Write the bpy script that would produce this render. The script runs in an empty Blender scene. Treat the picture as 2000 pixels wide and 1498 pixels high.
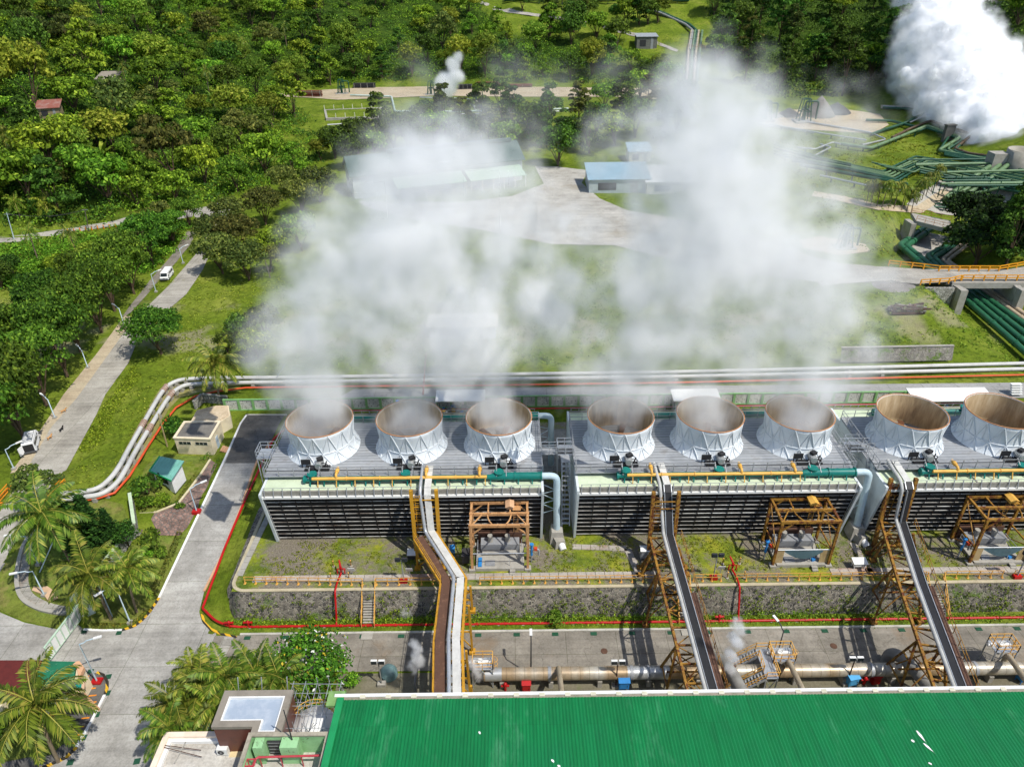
import bpy, bmesh, math, random
import numpy as np
from mathutils import Vector, Matrix, noise
from mathutils.geometry import tessellate_polygon
rnd = random.Random(11)
S = bpy.context.scene
# ---------------- camera, light, exposure ----------------
CAMH, F, PITCH, ROLL = 70.0, 1400.0, math.radians(31.1), math.radians(0.7)
cd = bpy.data.cameras.new("camera"); cam = bpy.data.objects.new("camera", cd); S.collection.objects.link(cam)
cd.sensor_width = 36.0; cd.lens = 36.0*F/2000.0; cd.clip_start = 0.5; cd.clip_end = 6000
cam.matrix_world = Matrix.Translation((0, 0, CAMH)) @ Matrix.Rotation(math.pi/2-PITCH, 4, 'X') @ Matrix.Rotation(-ROLL, 4, 'Z')
S.camera = cam
SUN_EL = math.radians(58); SUND = Vector((0.80*math.cos(SUN_EL), -0.60*math.cos(SUN_EL), math.sin(SUN_EL)))
W = bpy.data.worlds.new("World"); S.world = W; W.use_nodes = True
nt = W.node_tree; nt.nodes.clear()
sky = nt.nodes.new('ShaderNodeTexSky'); sky.sky_type = 'NISHITA'; sky.sun_disc = False
sky.sun_elevation = SUN_EL; sky.sun_rotation = math.atan2(0.80, -0.60)
bg = nt.nodes.new('ShaderNodeBackground'); bg.inputs[1].default_value = 0.15
out = nt.nodes.new('ShaderNodeOutputWorld'); nt.links.new(sky.outputs[0], bg.inputs[0]); nt.links.new(bg.outputs[0], out.inputs[0])
sl = bpy.data.lights.new("sun", 'SUN'); sl.energy = 4.6; sl.angle = math.radians(0.53); sl.color = (1.0, 0.96, 0.89)
so = bpy.data.objects.new("sun", sl); S.collection.objects.link(so); so.rotation_euler = SUND.to_track_quat('Z', 'Y').to_euler()
S.view_settings.view_transform = 'Standard'; S.view_settings.look = 'None'; S.view_settings.gamma = 1; S.view_settings.exposure = 0.0
S.view_settings.use_curve_mapping = False
S.render.engine = 'CYCLES'
cy = S.cycles
cy.use_denoising = True; cy.max_bounces = 24; cy.diffuse_bounces = 3; cy.glossy_bounces = 2; cy.transmission_bounces = 2; cy.transparent_max_bounces = 8
cy.volume_bounces = 22; cy.volume_step_rate = 3.0; cy.volume_max_steps = 200; cy.use_adaptive_sampling = True; cy.adaptive_threshold = 0.03
cy.caustics_reflective = False; cy.caustics_refractive = False
try: cy.denoiser = 'OPENIMAGEDENOISE'; cy.denoising_input_passes = 'RGB_ALBEDO_NORMAL'
except Exception: pass

# ---------------- helpers ----------------
def ss(a, b, x):
    if a == b: return float(x >= a)
    t = min(1, max(0, (x-a)/(b-a))); return t*t*(3-2*t)
def lerp(a, b, t): return a+(b-a)*t
def hx(s, k=1.0):
    s = s.lstrip('#'); v = [int(s[i:i+2], 16)/255 for i in (0, 2, 4)]
    return tuple(k*(c/12.92 if c <= .04045 else ((c+.055)/1.055)**2.4) for c in v)
_cr, _sr = math.cos(ROLL), math.sin(ROLL)
def ray(px, py):
    x, y = px-1000, py-749
    u, v = (_cr*x-_sr*y)/F, (_sr*x+_cr*y)/F
    return (u, math.cos(PITCH)-v*math.sin(PITCH), -math.sin(PITCH)-v*math.cos(PITCH))
def pz(px, py, z):
    d = ray(px, py); t = (z-CAMH)/d[2]; return Vector((d[0]*t, d[1]*t, z))
def pY(px, py, Y):
    d = ray(px, py); t = Y/d[1]; return Vector((d[0]*t, Y, CAMH+d[2]*t))
def nz(x, y, s, o=3, z=0.0): return noise.fractal(Vector((x/s, y/s, z)), 0.9, 2.0, o)
def seg_d(px, py, pts):
    best = 1e9
    for (ax, ay), (bx, by) in zip(pts, pts[1:]):
        dx, dy = bx-ax, by-ay; L = dx*dx+dy*dy
        t = 0 if L == 0 else min(1, max(0, ((px-ax)*dx+(py-ay)*dy)/L))
        best = min(best, math.hypot(px-ax-t*dx, py-ay-t*dy))
    return best
CHAN = [tuple(pz(*p)[:2]) for p in ((2130, 760, 3.2), (2000, 668, 3.2), (1925, 605, 3.2), (1800, 505, 3.2), (1900, 420, 3.2))]
XE = -35.2
def hbase(x, y):
    if x < XE-1.5: h = 4*ss(57, 84, y)
    else:
        a = 4*ss(57, 84, y); b = 0.0 if y < 61.6 else 3.8*ss(61.9, 63.2, y)
        h = lerp(a, b, ss(XE-1.5, XE+0.2, x)) if y > 60 else 1.05*ss(58.3, 60.4, y)*ss(XE-1.5, XE+0.5, x)
    return h
def hgarden(x, y):                                # raised garden beside the plant road
    k = ss(-47.6, -49.6, x)*ss(69.5, 71.2, y)*ss(-67, -65, x)*(1-ss(84, 88, y))
    return 1.5*k
def hhill(x, y):
    dw = -x-104+14*nz(x, y, 60, 2, 3.3); dn = (y-186)*1.1
    m = min(dw, dn)
    a = 0.46*max(0, m) if m > -12 else 0
    b = 0.31*max(0, y-392+10*nz(x, y, 80, 2, 7.7))
    b2 = 0.42*max(0, min(x-150, (y-215)))
    h = max(a, b, b2)
    return 95*(1-math.exp(-h/95)) if h > 0 else 0
def H(x, y):
    h = hbase(x, y)+hgarden(x, y)
    if y > 100:
        h += 0.018*min(150, max(0, y-112)) + 5.0*ss(255, 330, y)
        h += 4.2*ss(117.5, 138, y)*ss(44, 72, x)*(1-ss(200, 260, y)*0.4)
        h += 0.25*nz(x, y, 14, 2)*ss(112, 125, y)
        hl = hhill(x, y)
        if hl > 0: h += hl + min(1, hl/8)*(3.0*nz(x, y, 26, 3, 1.5))
        if x > 50 and y < 300:
            d = seg_d(x, y, CHAN)
            if d < 30: h = min(h, 3.0+max(0, d-7.5)*0.85)
    elif x < -40: h += 0.12*nz(x, y, 9, 2)*ss(-62, -70, x)
    return h
def P(px, py, off=0.0):
    d = ray(px, py); t = 45.0; step = 1.5; prev = t
    while t < 2200:
        x, y, z = d[0]*t, d[1]*t, CAMH+d[2]*t
        if z < H(x, y):
            a, b = prev, t
            for _ in range(14):
                m = (a+b)/2
                if CAMH+d[2]*m < H(d[0]*m, d[1]*m): b = m
                else: a = m
            return Vector((d[0]*b, d[1]*b, H(d[0]*b, d[1]*b)+off))
        prev = t; t += step; step = max(1.0, t*0.006)
    return Vector((d[0]*t, d[1]*t, 0))
COL = S.collection
def tag(o, label=None, cat=None, group=None, kind=None):
    if label: o['label'] = label
    if cat: o['category'] = cat
    if group: o['group'] = group
    if kind: o['kind'] = kind
    return o
def thing(name, label, cat, loc=(0, 0, 0), rz=0.0, group=None):
    o = bpy.data.objects.new(name, None); COL.objects.link(o); o.empty_display_size = 0.3
    o.location = loc; o.rotation_euler = (0, 0, rz)
    return tag(o, label, cat, group)
_kids = {}
def link(name, me, parent=None):
    o = bpy.data.objects.new(name, me); COL.objects.link(o)
    if parent is not None:
        o.parent = parent; _kids.setdefault(parent.name, []).append(o)
    return o
def dup(root, loc, rz=0.0, sc=None, label=None, group=None):
    r = root.copy(); COL.objects.link(r); r.location = loc; r.rotation_euler = (0, 0, rz)
    if sc is not None: r.scale = (sc, sc, sc) if not hasattr(sc, '__len__') else sc
    if label: r['label'] = label
    if group: r['group'] = group
    for c in _kids.get(root.name, []):
        k = c.copy(); COL.objects.link(k); k.parent = r; _kids.setdefault(r.name, []).append(k)
        for g in _kids.get(c.name, []):
            q = g.copy(); COL.objects.link(q); q.parent = k
    return r
class MB:
    def __init__(s): s.v = []; s.f = []; s.m = []; s.sm = []
    def add(s, vs, fs, m=0, smooth=False):
        b = len(s.v); s.v += [tuple(v) for v in vs]
        for f in fs: s.f.append([b+i for i in f]); s.m.append(m); s.sm.append(smooth)
    def quad(s, a, b, c, d, m=0): s.add([a, b, c, d], [(0, 1, 2, 3)], m)
    def box(s, c, sz, rz=0.0, m=0, taper=1.0):
        x, y, z = sz[0]/2, sz[1]/2, sz[2]/2; co, si = math.cos(rz), math.sin(rz); vs = []
        for k, t in ((-1, 1.0), (1, taper)):
            for i, j in ((-1, -1), (1, -1), (1, 1), (-1, 1)):
                px, py = i*x*t, j*y*t; vs.append((c[0]+px*co-py*si, c[1]+px*si+py*co, c[2]+k*z))
        s.add(vs, [(3, 2, 1, 0), (4, 5, 6, 7), (0, 1, 5, 4), (1, 2, 6, 5), (2, 3, 7, 6), (3, 0, 4, 7)], m)
    def beam(s, p, q, w, h=None, m=0, up=(0, 0, 1)):
        p, q = Vector(p), Vector(q); d = q-p
        if d.length < 1e-6: return
        d.normalize(); u = Vector(up)
        if abs(d.dot(u)) > .98: u = Vector((0, 1, 0))
        r = d.cross(u).normalized(); n = r.cross(d); h = h or w; vs = []
        for c in (p, q):
            for i, j in ((-1, -1), (1, -1), (1, 1), (-1, 1)): vs.append(c+r*(i*w/2)+n*(j*h/2))
        s.add(vs, [(3, 2, 1, 0), (4, 5, 6, 7), (0, 1, 5, 4), (1, 2, 6, 5), (2, 3, 7, 6), (3, 0, 4, 7)], m)
    def tube(s, pts, r, seg=8, m=0, cap=True, smooth=True):
        pts = [Vector(p) for p in pts]; n = len(pts); rs = r if hasattr(r, '__len__') else [r]*n
        vs = []; side = None
        for i, p in enumerate(pts):
            if i == 0: d = (pts[1]-p).normalized(); k = 1
            elif i == n-1: d = (p-pts[i-1]).normalized(); k = 1
            else:
                a = (p-pts[i-1]).normalized(); b = (pts[i+1]-p).normalized(); d = a+b
                d = d.normalized() if d.length > 1e-6 else a
            if side is None:
                u = Vector((0, 0, 1)) if abs(d.z) < .9 else Vector((0, 1, 0)); side = d.cross(u).normalized()
            else:
                side = side-d*side.dot(d); side = side.normalized() if side.length > 1e-6 else d.orthogonal().normalized()
            n2 = d.cross(side)
            for j in range(seg):
                a = 2*math.pi*j/seg; vs.append(p+(side*math.cos(a)+n2*math.sin(a))*rs[i])
        fs = [(i*seg+j, i*seg+(j+1) % seg, (i+1)*seg+(j+1) % seg, (i+1)*seg+j) for i in range(n-1) for j in range(seg)]
        s.add(vs, fs, m, smooth)
        if cap:
            s.add(vs[:seg], [tuple(range(seg))[::-1]], m); s.add(vs[-seg:], [tuple(range(seg))], m)
    def cyl(s, c, r, h, seg=16, m=0, r2=None): s.tube([c, (c[0], c[1], c[2]+h)], [r, r if r2 is None else r2], seg, m)
    def lathe(s, prof, c=(0, 0, 0), seg=32, m=0, smooth=True, cap=False):
        vs = [(c[0]+r*math.cos(2*math.pi*j/seg), c[1]+r*math.sin(2*math.pi*j/seg), c[2]+z) for r, z in prof for j in range(seg)]
        fs = [(i*seg+j, i*seg+(j+1) % seg, (i+1)*seg+(j+1) % seg, (i+1)*seg+j) for i in range(len(prof)-1) for j in range(seg)]
        s.add(vs, fs, m, smooth)
        if cap: s.add(vs[-seg:], [tuple(range(seg))], m)
    def prism(s, poly, z0, z1, m=0, mtop=None):
        n = len(poly)
        A = sum(poly[i][0]*poly[(i+1) % n][1]-poly[(i+1) % n][0]*poly[i][1] for i in range(n))
        if A < 0: poly = poly[::-1]
        f0 = z0 if callable(z0) else (lambda x, y: z0); f1 = z1 if callable(z1) else (lambda x, y: z1)
        vs = [(x, y, f0(x, y)) for x, y in poly]+[(x, y, f1(x, y)) for x, y in poly]
        s.add(vs, [tuple(range(n))[::-1]]+[(i, (i+1) % n, n+(i+1) % n, n+i) for i in range(n)], m)
        s.add(vs[n:], [tuple(range(n))], m if mtop is None else mtop)
    def build(s, name, mats, parent=None):
        me = bpy.data.meshes.new(name); me.from_pydata(s.v, [], s.f)
        for mt in (mats if isinstance(mats, (list, tuple)) else [mats]): me.materials.append(mt)
        me.polygons.foreach_set('material_index', s.m); me.polygons.foreach_set('use_smooth', s.sm); me.update()
        return link(name, me, parent)
def arcpath(pts, r, n=5):                         # rounds the corners of a polyline
    pts = [Vector(p) for p in pts]; o = [pts[0]]
    for a, b, c in zip(pts, pts[1:], pts[2:]):
        d1, d2 = (a-b), (c-b); k = min(r, d1.length*.48, d2.length*.48); p, q = b+d1.normalized()*k, b+d2.normalized()*k
        for i in range(n+1):
            t = i/n; o.append(p*(1-t)**2+b*2*t*(1-t)+q*t*t)
    return o+[pts[-1]]
# ---------------- materials ----------------
def nodes(name):
    m = bpy.data.materials.new(name); m.use_nodes = True; t = m.node_tree; b = t.nodes['Principled BSDF']; return m, t, b
def N(t, typ, **kw):
    n = t.nodes.new(typ)
    for k, v in kw.items():
        if k.startswith('_'): setattr(n, k[1:], v)
        else: n.inputs[k.replace('9', ' ')].default_value = v
    return n
def pos(t): return t.nodes.new('ShaderNodeNewGeometry').outputs['Position']
def objc(t): return t.nodes.new('ShaderNodeTexCoord').outputs['Object']
def tex(t, vec, scale, detail=4, rough=.6, sx=None):
    if sx:
        mp = t.nodes.new('ShaderNodeMapping'); mp.inputs['Scale'].default_value = sx; t.links.new(vec, mp.inputs[0]); vec = mp.outputs[0]
    n = N(t, 'ShaderNodeTexNoise', Scale=scale, Detail=detail, Roughness=rough); t.links.new(vec, n.inputs['Vector']); return n.outputs[0]
def ramp(t, fac, stops, interp='LINEAR'):
    r = t.nodes.new('ShaderNodeValToRGB'); e = r.color_ramp; e.interpolation = interp
    while len(e.elements) < len(stops): e.elements.new(0.5)
    for el, (p, c) in zip(e.elements, stops):
        el.position = p; el.color = tuple(c)+(1,) if hasattr(c, '__len__') else (c, c, c, 1)
    t.links.new(fac, r.inputs[0]); return r.outputs[0]
def mix(t, fac, a, b, mode='MIX'):
    m = t.nodes.new('ShaderNodeMix'); m.data_type = 'RGBA'; m.blend_type = mode
    for sock, v in ((m.inputs[0], fac), (m.inputs[6], a), (m.inputs[7], b)):
        if hasattr(v, 'links') or isinstance(v, bpy.types.NodeSocket): t.links.new(v, sock)
        else: sock.default_value = (tuple(v)+(1,) if hasattr(v, '__len__') else v)
    return m.outputs[2]
def bump(t, b, hgt, strength=.3, dist=.05):
    n = N(t, 'ShaderNodeBump', Strength=strength, Distance=dist); t.links.new(hgt, n.inputs['Height']); t.links.new(n.outputs[0], b.inputs['Normal'])
_mc = {}
def paint(name, c, c2=None, rough=.55, metal=0.0, scale=.8, amt=(.45, .72), fine=True, rust=None):
    if name in _mc: return _mc[name]
    m, t, b = nodes(name); v = pos(t)
    c2 = c2 or tuple(x*.72 for x in c)
    col = mix(t, ramp(t, tex(t, v, scale, 5, .65), [(amt[0], 0.0), (amt[1], 1.0)]), c, c2)
    if fine: col = mix(t, .35, col, mix(t, tex(t, v, 6, 3), tuple(x*.8 for x in c), tuple(min(1, x*1.15) for x in c)))
    if rust: col = mix(t, ramp(t, tex(t, v, 1.7, 6, .75), [(rust[0], 0.0), (rust[0]+.06, 1.0)]), col, rust[1])
    t.links.new(col, b.inputs['Base Color']); b.inputs['Roughness'].default_value = rough; b.inputs['Metallic'].default_value = metal
    b.inputs['Specular IOR Level'].default_value = .35
    _mc[name] = m; return m
RUST = hx('#5a2e17')
def mat_grass(name, cols, attr=True):
    m, t, b = nodes(name); v = pos(t)
    a = ramp(t, tex(t, v, .09, 5, .6), [(.3, cols[0]), (.5, cols[1]), (.7, cols[2])])
    f = ramp(t, tex(t, v, 1.3, 6, .8), [(.3, .45), (.5, .95), (.72, 1.35)])
    col = mix(t, 1.0, a, f, 'MULTIPLY')
    col = mix(t, ramp(t, tex(t, v, .5, 5, .7), [(.52, 0.0), (.66, .75)]), col, mix(t, 1.0, cols[3], f, 'MULTIPLY'))
    if attr:
        at = t.nodes.new('ShaderNodeAttribute'); at.attribute_name = 'zone'
        sp = t.nodes.new('ShaderNodeSeparateColor'); t.links.new(at.outputs['Color'], sp.inputs[0])
        ff = ramp(t, tex(t, v, .35, 6, .75), [(.3, hx('#1e2e0c')), (.5, hx('#344a14')), (.7, hx('#52661c'))])
        col = mix(t, sp.outputs[0], col, ff)
        dd = ramp(t, tex(t, v, .4, 7, .7), [(.3, hx('#84795f')), (.55, hx('#a89c84')), (.75, hx('#6d6a4a'))])
        col = mix(t, sp.outputs[1], col, dd)
    t.links.new(col, b.inputs['Base Color']); b.inputs['Roughness'].default_value = .95; b.inputs['Specular IOR Level'].default_value = .1
    bump(t, b, tex(t, v, 2.2, 6, .8), .9, .25); return m
G_MAIN = mat_grass('grass_ground', [hx('#4e6018'), hx('#667820'), hx('#828a36'), hx('#415216')])
G_LAWN = mat_grass('lawn', [hx('#5f6c28'), hx('#727c34'), hx('#687c34'), hx('#857c4a')], False)
def mat_conc(name, lo, mid, hi, joint=None, crack=.5, stain=None):
    m, t, b = nodes(name); v = pos(t)
    col = ramp(t, tex(t, v, .22, 6, .7), [(.3, lo), (.52, mid), (.72, hi)])
    col = mix(t, 1.0, col, ramp(t, tex(t, v, 4, 6, .75), [(.3, .72), (.5, 1.0), (.7, 1.15)]), 'MULTIPLY')
    col = mix(t, 1.0, col, ramp(t, tex(t, v, 1.0, 4, .6, sx=(.06, 1.2, 1)), [(.35, .86), (.6, 1.06)]), 'MULTIPLY')
    if stain: col = mix(t, ramp(t, tex(t, v, .12, 5, .7), [(.55, 0.0), (.7, .7)]), col, stain)
    if crack:
        wv = t.nodes.new('ShaderNodeTexVoronoi'); wv.feature = 'DISTANCE_TO_EDGE'; wv.inputs['Scale'].default_value = .16
        nv = N(t, 'ShaderNodeTexNoise', Scale=.7, Detail=5.0); t.links.new(v, nv.inputs['Vector'])
        vm = t.nodes.new('ShaderNodeVectorMath'); vm.operation = 'MULTIPLY_ADD'; vm.inputs[1].default_value = (3, 3, 0)
        t.links.new(nv.outputs[1], vm.inputs[0]); t.links.new(v, vm.inputs[2]); t.links.new(vm.outputs[0], wv.inputs['Vector'])
        col = mix(t, ramp(t, wv.outputs[0], [(.0, crack), (.012, 0.0)]), col, tuple(x*.35 for x in mid))
    if joint:
        br = t.nodes.new('ShaderNodeTexBrick'); br.inputs['Scale'].default_value = 1.0; br.offset = 0.0
        br.inputs['Brick Width'].default_value = joint[0]; br.inputs['Row Height'].default_value = joint[1]; br.inputs['Mortar Size'].default_value = .035; br.inputs['Mortar Smooth'].default_value = .3
        br.inputs['Color1'].default_value = (1, 1, 1, 1); br.inputs['Color2'].default_value = (.9, .9, .9, 1); br.inputs['Mortar'].default_value = (.5, .52, .45, 1)
        t.links.new(v, br.inputs['Vector']); col = mix(t, 1.0, col, br.outputs[0], 'MULTIPLY')
    t.links.new(col, b.inputs['Base Color']); b.inputs['Roughness'].default_value = .9; b.inputs['Specular IOR Level'].default_value = .2
    bump(t, b, tex(t, v, 8, 4), .25, .02); return m
C_MAIN = mat_conc('pale_concrete', hx('#8b867c'), hx('#a39e93'), hx('#b6b1a6'), (6, 4.5), .25)
C_FORE = mat_conc('apron_concrete', hx('#87847d'), hx('#a09d96'), hx('#b4b2ab'), (7.5, 6), .22)
C_ROAD = mat_conc('grey_concrete', hx('#6f6a61'), hx('#857f74'), hx('#989287'), (6, 5), .5, hx('#85725c'))
C_DARK = mat_conc('dark_asphalt', hx('#4e4c49'), hx('#5f5d59'), hx('#6f6c67'), None, .8)
C_DIRT = mat_conc('dirt_track', hx('#9b8b72'), hx('#b3a48a'), hx('#a39a82'), None, 0)
C_WALK = mat_conc('walk_concrete', hx('#7d7a72'), hx('#a19d93'), hx('#b5b1a8'), (1.2, 1.2), .4, hx('#8f5a40'))
def mat_stone(name, c1, c2, mortar, sc=1.7, moss=None):
    m, t, b = nodes(name); v = pos(t)
    vo = t.nodes.new('ShaderNodeTexVoronoi'); vo.inputs['Scale'].default_value = sc; vd = t.nodes.new('ShaderNodeTexVoronoi'); vd.feature = 'DISTANCE_TO_EDGE'; vd.inputs['Scale'].default_value = sc
    wv = t.nodes.new('ShaderNodeVectorMath'); wv.operation = 'MULTIPLY_ADD'; wv.inputs[1].default_value = (.25, .25, .25)
    nn = N(t, 'ShaderNodeTexNoise', Scale=2.0, Detail=2.0); t.links.new(v, nn.inputs['Vector']); t.links.new(nn.outputs[1], wv.inputs[0]); t.links.new(v, wv.inputs[2])
    for q in (vo, vd): t.links.new(wv.outputs[0], q.inputs['Vector'])
    sp = t.nodes.new('ShaderNodeSeparateColor'); t.links.new(vo.outputs['Color'], sp.inputs[0])
    st = mix(t, sp.outputs[0], c1, c2); e = ramp(t, vd.outputs[0], [(.03, 0.0), (.09, 1.0)])
    col = mix(t, e, mortar, st)
    col = mix(t, 1.0, col, ramp(t, tex(t, v, .5, 6, .75), [(.3, .6), (.5, 1.0), (.7, 1.3)]), 'MULTIPLY')
    if moss: col = mix(t, ramp(t, tex(t, v, .35, 7, .8), [(moss[1], 0.0), (moss[1]+.1, .9)]), col, moss[0])
    t.links.new(col, b.inputs['Base Color']); b.inputs['Roughness'].default_value = .95; b.inputs['Specular IOR Level'].default_value = .15
    bump(t, b, e, .8, .12); return m
ST_WALL = mat_stone('rubble_masonry', hx('#4f4c48'), hx('#8d867a'), hx('#a09a8c'), 2.6, (hx('#5e7a2c'), .55))
ST_BRICK = mat_stone('reddish_rubble', hx('#6e5a52'), hx('#94786c'), hx('#75706a'), 2.4, (hx('#5c6a34'), .62))
ST_WHITE = mat_stone('whitewashed_stone', hx('#8d8b84'), hx('#b0aea6'), hx('#6f6d66'), 2.0, (hx('#4c5a30'), .66))
WHITE = paint('white_paint', (.78, .78, .76), (.62, .61, .57)); OFFW = paint('offwhite_paint', hx('#d8d5c6'), hx('#aaa692'))
CREAM = paint('cream_paint', hx('#e2d3b4'), hx('#b9a787')); GREY = paint('grey_steel', hx('#9a9c9e'), hx('#7b7d80'), .5, .2)
GALV = paint('galvanised_steel', hx('#b9bdc1'), hx('#8f9397'), .4, .5); DARK = paint('dark_metal', (.03, .03, .035), (.05, .045, .04))
YEL = paint('yellow_paint', hx('#b08528'), hx('#80601e'), .55, rust=(.60, RUST)); YELP = paint('pale_yellow_paint', hx('#d8a850'), hx('#c08c3a'), .5)
ORNG = paint('orange_paint', hx('#e08a1e'), hx('#c87818')); PEACH = paint('peach_rail_paint', hx('#d6a450'), hx('#b98038'), rust=(.66, RUST))
RED = paint('red_paint', hx('#b01818'), hx('#8a1414'), .4); REDP = paint('faded_red_paint', hx('#b2414a'), hx('#9a2d33'), .5)
GRN = paint('green_paint', hx('#24503a'), hx('#1b3e2c'), .5, rust=(.7, hx('#5c7a52'))); GRNL = paint('light_green_pipe', hx('#66805a'), hx('#466848'), .5, rust=(.68, hx('#7a6a48')))
TEAL = paint('teal_paint', hx('#0e7066'), hx('#0b5a52'), .45); BROWN = paint('rusty_plate', hx('#5c4234'), hx('#463026'), .85, rust=(.55, hx('#6d5040')))
PBLUE = paint('pale_blue_pipe', hx('#b4c6cc'), hx('#93aab2'), .5, rust=(.70, hx('#b98a58'))); BLUE = paint('blue_paint', hx('#2f7fc0'), hx('#2468a0'), .5)
BEIGE = paint('insulated_pipe', hx('#b3a68e'), hx('#8d7b5e'), .5, .15, .35, rust=(.64, hx('#8a6236'))); SILV = paint('silver_cladding', hx('#c3c4c2'), hx('#a5a6a4'), .35, .6, .4)
BLACK = paint('black_rubber', (.018, .018, .02), (.03, .03, .03), .6); GLASS = paint('dark_glass', (.02, .028, .03), (.03, .035, .04), .15, fine=False)
DWHITE = paint('dirty_white', hx('#b9b6ab'), hx('#85827a'), .8, rust=(.68, hx('#6f6a60'))); ROOFW = paint('white_sheet_roof', (.74, .74, .71), (.62, .62, .58))
BARK = paint('bark', hx('#5c4c3a'), hx('#3e3226'), .9, scale=2); PBARK = paint('palm_bark', hx('#7a6c58'), hx('#564a3a'), .9, scale=2)
CONC = paint('plain_concrete', hx('#a09c92'), hx('#7c786e'), .9, scale=.9); TERRA = paint('terracotta_edge', hx('#c59a76'), hx('#a57a58'), .8)
# ---------------- terrain ----------------
def axis(lo, hi, a, b, fine, grow):
    v = [a]
    while v[-1] < b: v.append(v[-1]+fine)
    s = fine; u = v[-1]
    while u < hi: s = min(s*grow, 30); u += s; v.append(u)
    s = fine; u = v[0]; pre = []
    while u > lo: s = min(s*grow, 30); u -= s; pre.append(u)
    return pre[::-1]+v
gx = axis(-1500, 1500, -150, 150, 1.5, 1.06); gy = axis(-60, 2200, 36, 230, 1.3, 1.035)
FOREST = [(-60, 436), (60, 440), (230, 430), (330, 400), (420, 396), (560, 350), (640, 310), (600, 240), (575, 205), (545, 182), (640, 168), (760, 160), (1000, 160), (1290, 168), (1345, 190), (1300, 118), (1190, 125), (1120, 70), (1010, 75), (940, 20), (930, -900), (-900, -900), (-900, 436)]
FRIGHT = [(1385, 12), (1400, -900), (2900, -900), (2900, 215), (2060, 215), (1760, 205), (1640, 212), (1480, 190), (1400, 130)]
def inpoly(x, y, poly):
    c = False; j = len(poly)-1
    for i in range(len(poly)):
        xi, yi = poly[i]; xj, yj = poly[j]
        if (yi > y) != (yj > y) and x < (xj-xi)*(y-yi)/(yj-yi)+xi: c = not c
        j = i
    return c
def projpx(x, y, z):
    z -= CAMH; zc = y*math.cos(PITCH)-z*math.sin(PITCH); up = y*math.sin(PITCH)+z*math.cos(PITCH)
    if zc < 1: return (-1e5, 1e5)
    u, v = x/zc*F, -up/zc*F; return (1000+_cr*u+_sr*v, 749-_sr*u+_cr*v)
def in_px(x, y, z, poly): q = projpx(x, y, z); return y > 150 and inpoly(q[0], q[1], poly)
tv = []; zone = []
for y in gy:
    for x in gx:
        h = H(x, y); tv.append((x, y, h))
        hl = hhill(x, y) if y > 100 else 0
        f = min(1, hl/6) if (in_px(x, y, h, FOREST) or in_px(x, y, h, FRIGHT) or y > 760) else 0
        d = ss(.12, .3, nz(x, y, 12, 4, 9.1))*.5*ss(118, 125, y)*(1-ss(135, 150, y))
        zone.append((f, d, 0, 1))
nx = len(gx); tf = [(j*nx+i, j*nx+i+1, (j+1)*nx+i+1, (j+1)*nx+i) for j in range(len(gy)-1) for i in range(nx-1)]
me = bpy.data.meshes.new('ground'); me.from_pydata(tv, [], tf); me.materials.append(G_MAIN)
ca = me.color_attributes.new('zone', 'FLOAT_COLOR', 'POINT'); ca.data.foreach_set('color', [c for z in zone for c in z])
me.polygons.foreach_set('use_smooth', [True]*len(tf)); me.update()
tag(link('ground', me), kind='structure')
def drape(name, poly, off, mt, cell=2.0, kind='structure', zf=None):
    bm = bmesh.new(); vs = [bm.verts.new((x, y, 0)) for x, y in poly]
    for a, b, c in tessellate_polygon([[Vector((x, y, 0)) for x, y in poly]]):
        try: bm.faces.new((vs[a], vs[b], vs[c]))
        except ValueError: pass
    xs = [p[0] for p in poly]; ys = [p[1] for p in poly]
    for k, (lo, hi) in enumerate(((min(xs), max(xs)), (min(ys), max(ys)))):
        c = math.ceil(lo/cell)*cell
        while c < hi:
            co = (c, 0, 0) if k == 0 else (0, c, 0); no = (1, 0, 0) if k == 0 else (0, 1, 0)
            bmesh.ops.bisect_plane(bm, geom=bm.verts[:]+bm.edges[:]+bm.faces[:], plane_co=co, plane_no=no, dist=1e-4); c += cell
    for v in bm.verts: v.co.z = (zf or H)(v.co.x, v.co.y)+off
    bm.normal_update(); bmesh.ops.reverse_faces(bm, faces=[f for f in bm.faces if f.normal.z < 0])
    for f in bm.faces: f.smooth = True
    me = bpy.data.meshes.new(name); bm.to_mesh(me); bm.free(); me.materials.append(mt)
    return tag(link(name, me), kind=kind)
def dense(pts, closed=True, step=25):
    o = []; n = len(pts)
    for i in range(n if closed else n-1):
        a, b = pts[i], pts[(i+1) % n]; k = max(1, int(math.hypot(b[0]-a[0], b[1]-a[1])/step))
        o += [(a[0]+(b[0]-a[0])*j/k, a[1]+(b[1]-a[1])*j/k) for j in range(k)]
    return o if closed else o+[pts[-1]]
def dpx(name, px, off, mt, cell=2.0, step=30): return drape(name, [tuple(P(*p)[:2]) for p in dense(px, True, step)], off, mt, cell)
dpx('main_road', [(-90, 1110), (0, 1000), (52, 918), (101, 834), (150, 778), (196, 715), (241, 652), (290, 597), (331, 557), (385, 494), (403, 462), (412, 440), (380, 424), (376, 409), (440, 398), (470, 402), (438, 424), (428, 455), (412, 495), (395, 529), (364, 575), (305, 625), (268, 664), (252, 708), (206, 771), (189, 809), (130, 918), (108, 940), (60, 1005), (26, 1072), (0, 1118), (-90, 1240)], .07, C_MAIN, 1.5)
dpx('second_lane', [(366, 452), (384, 455), (372, 478), (345, 512), (300, 560), (275, 590), (255, 612), (238, 620), (262, 588), (300, 540), (335, 500)], .08, C_ROAD, 1.5)
dpx('hill_road', [(-60, 462), (20, 463), (120, 449), (225, 432), (300, 425), (378, 409), (376, 424), (300, 437), (228, 441), (125, 458), (30, 474), (-60, 476)], .1, C_MAIN, 1.5)
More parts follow.
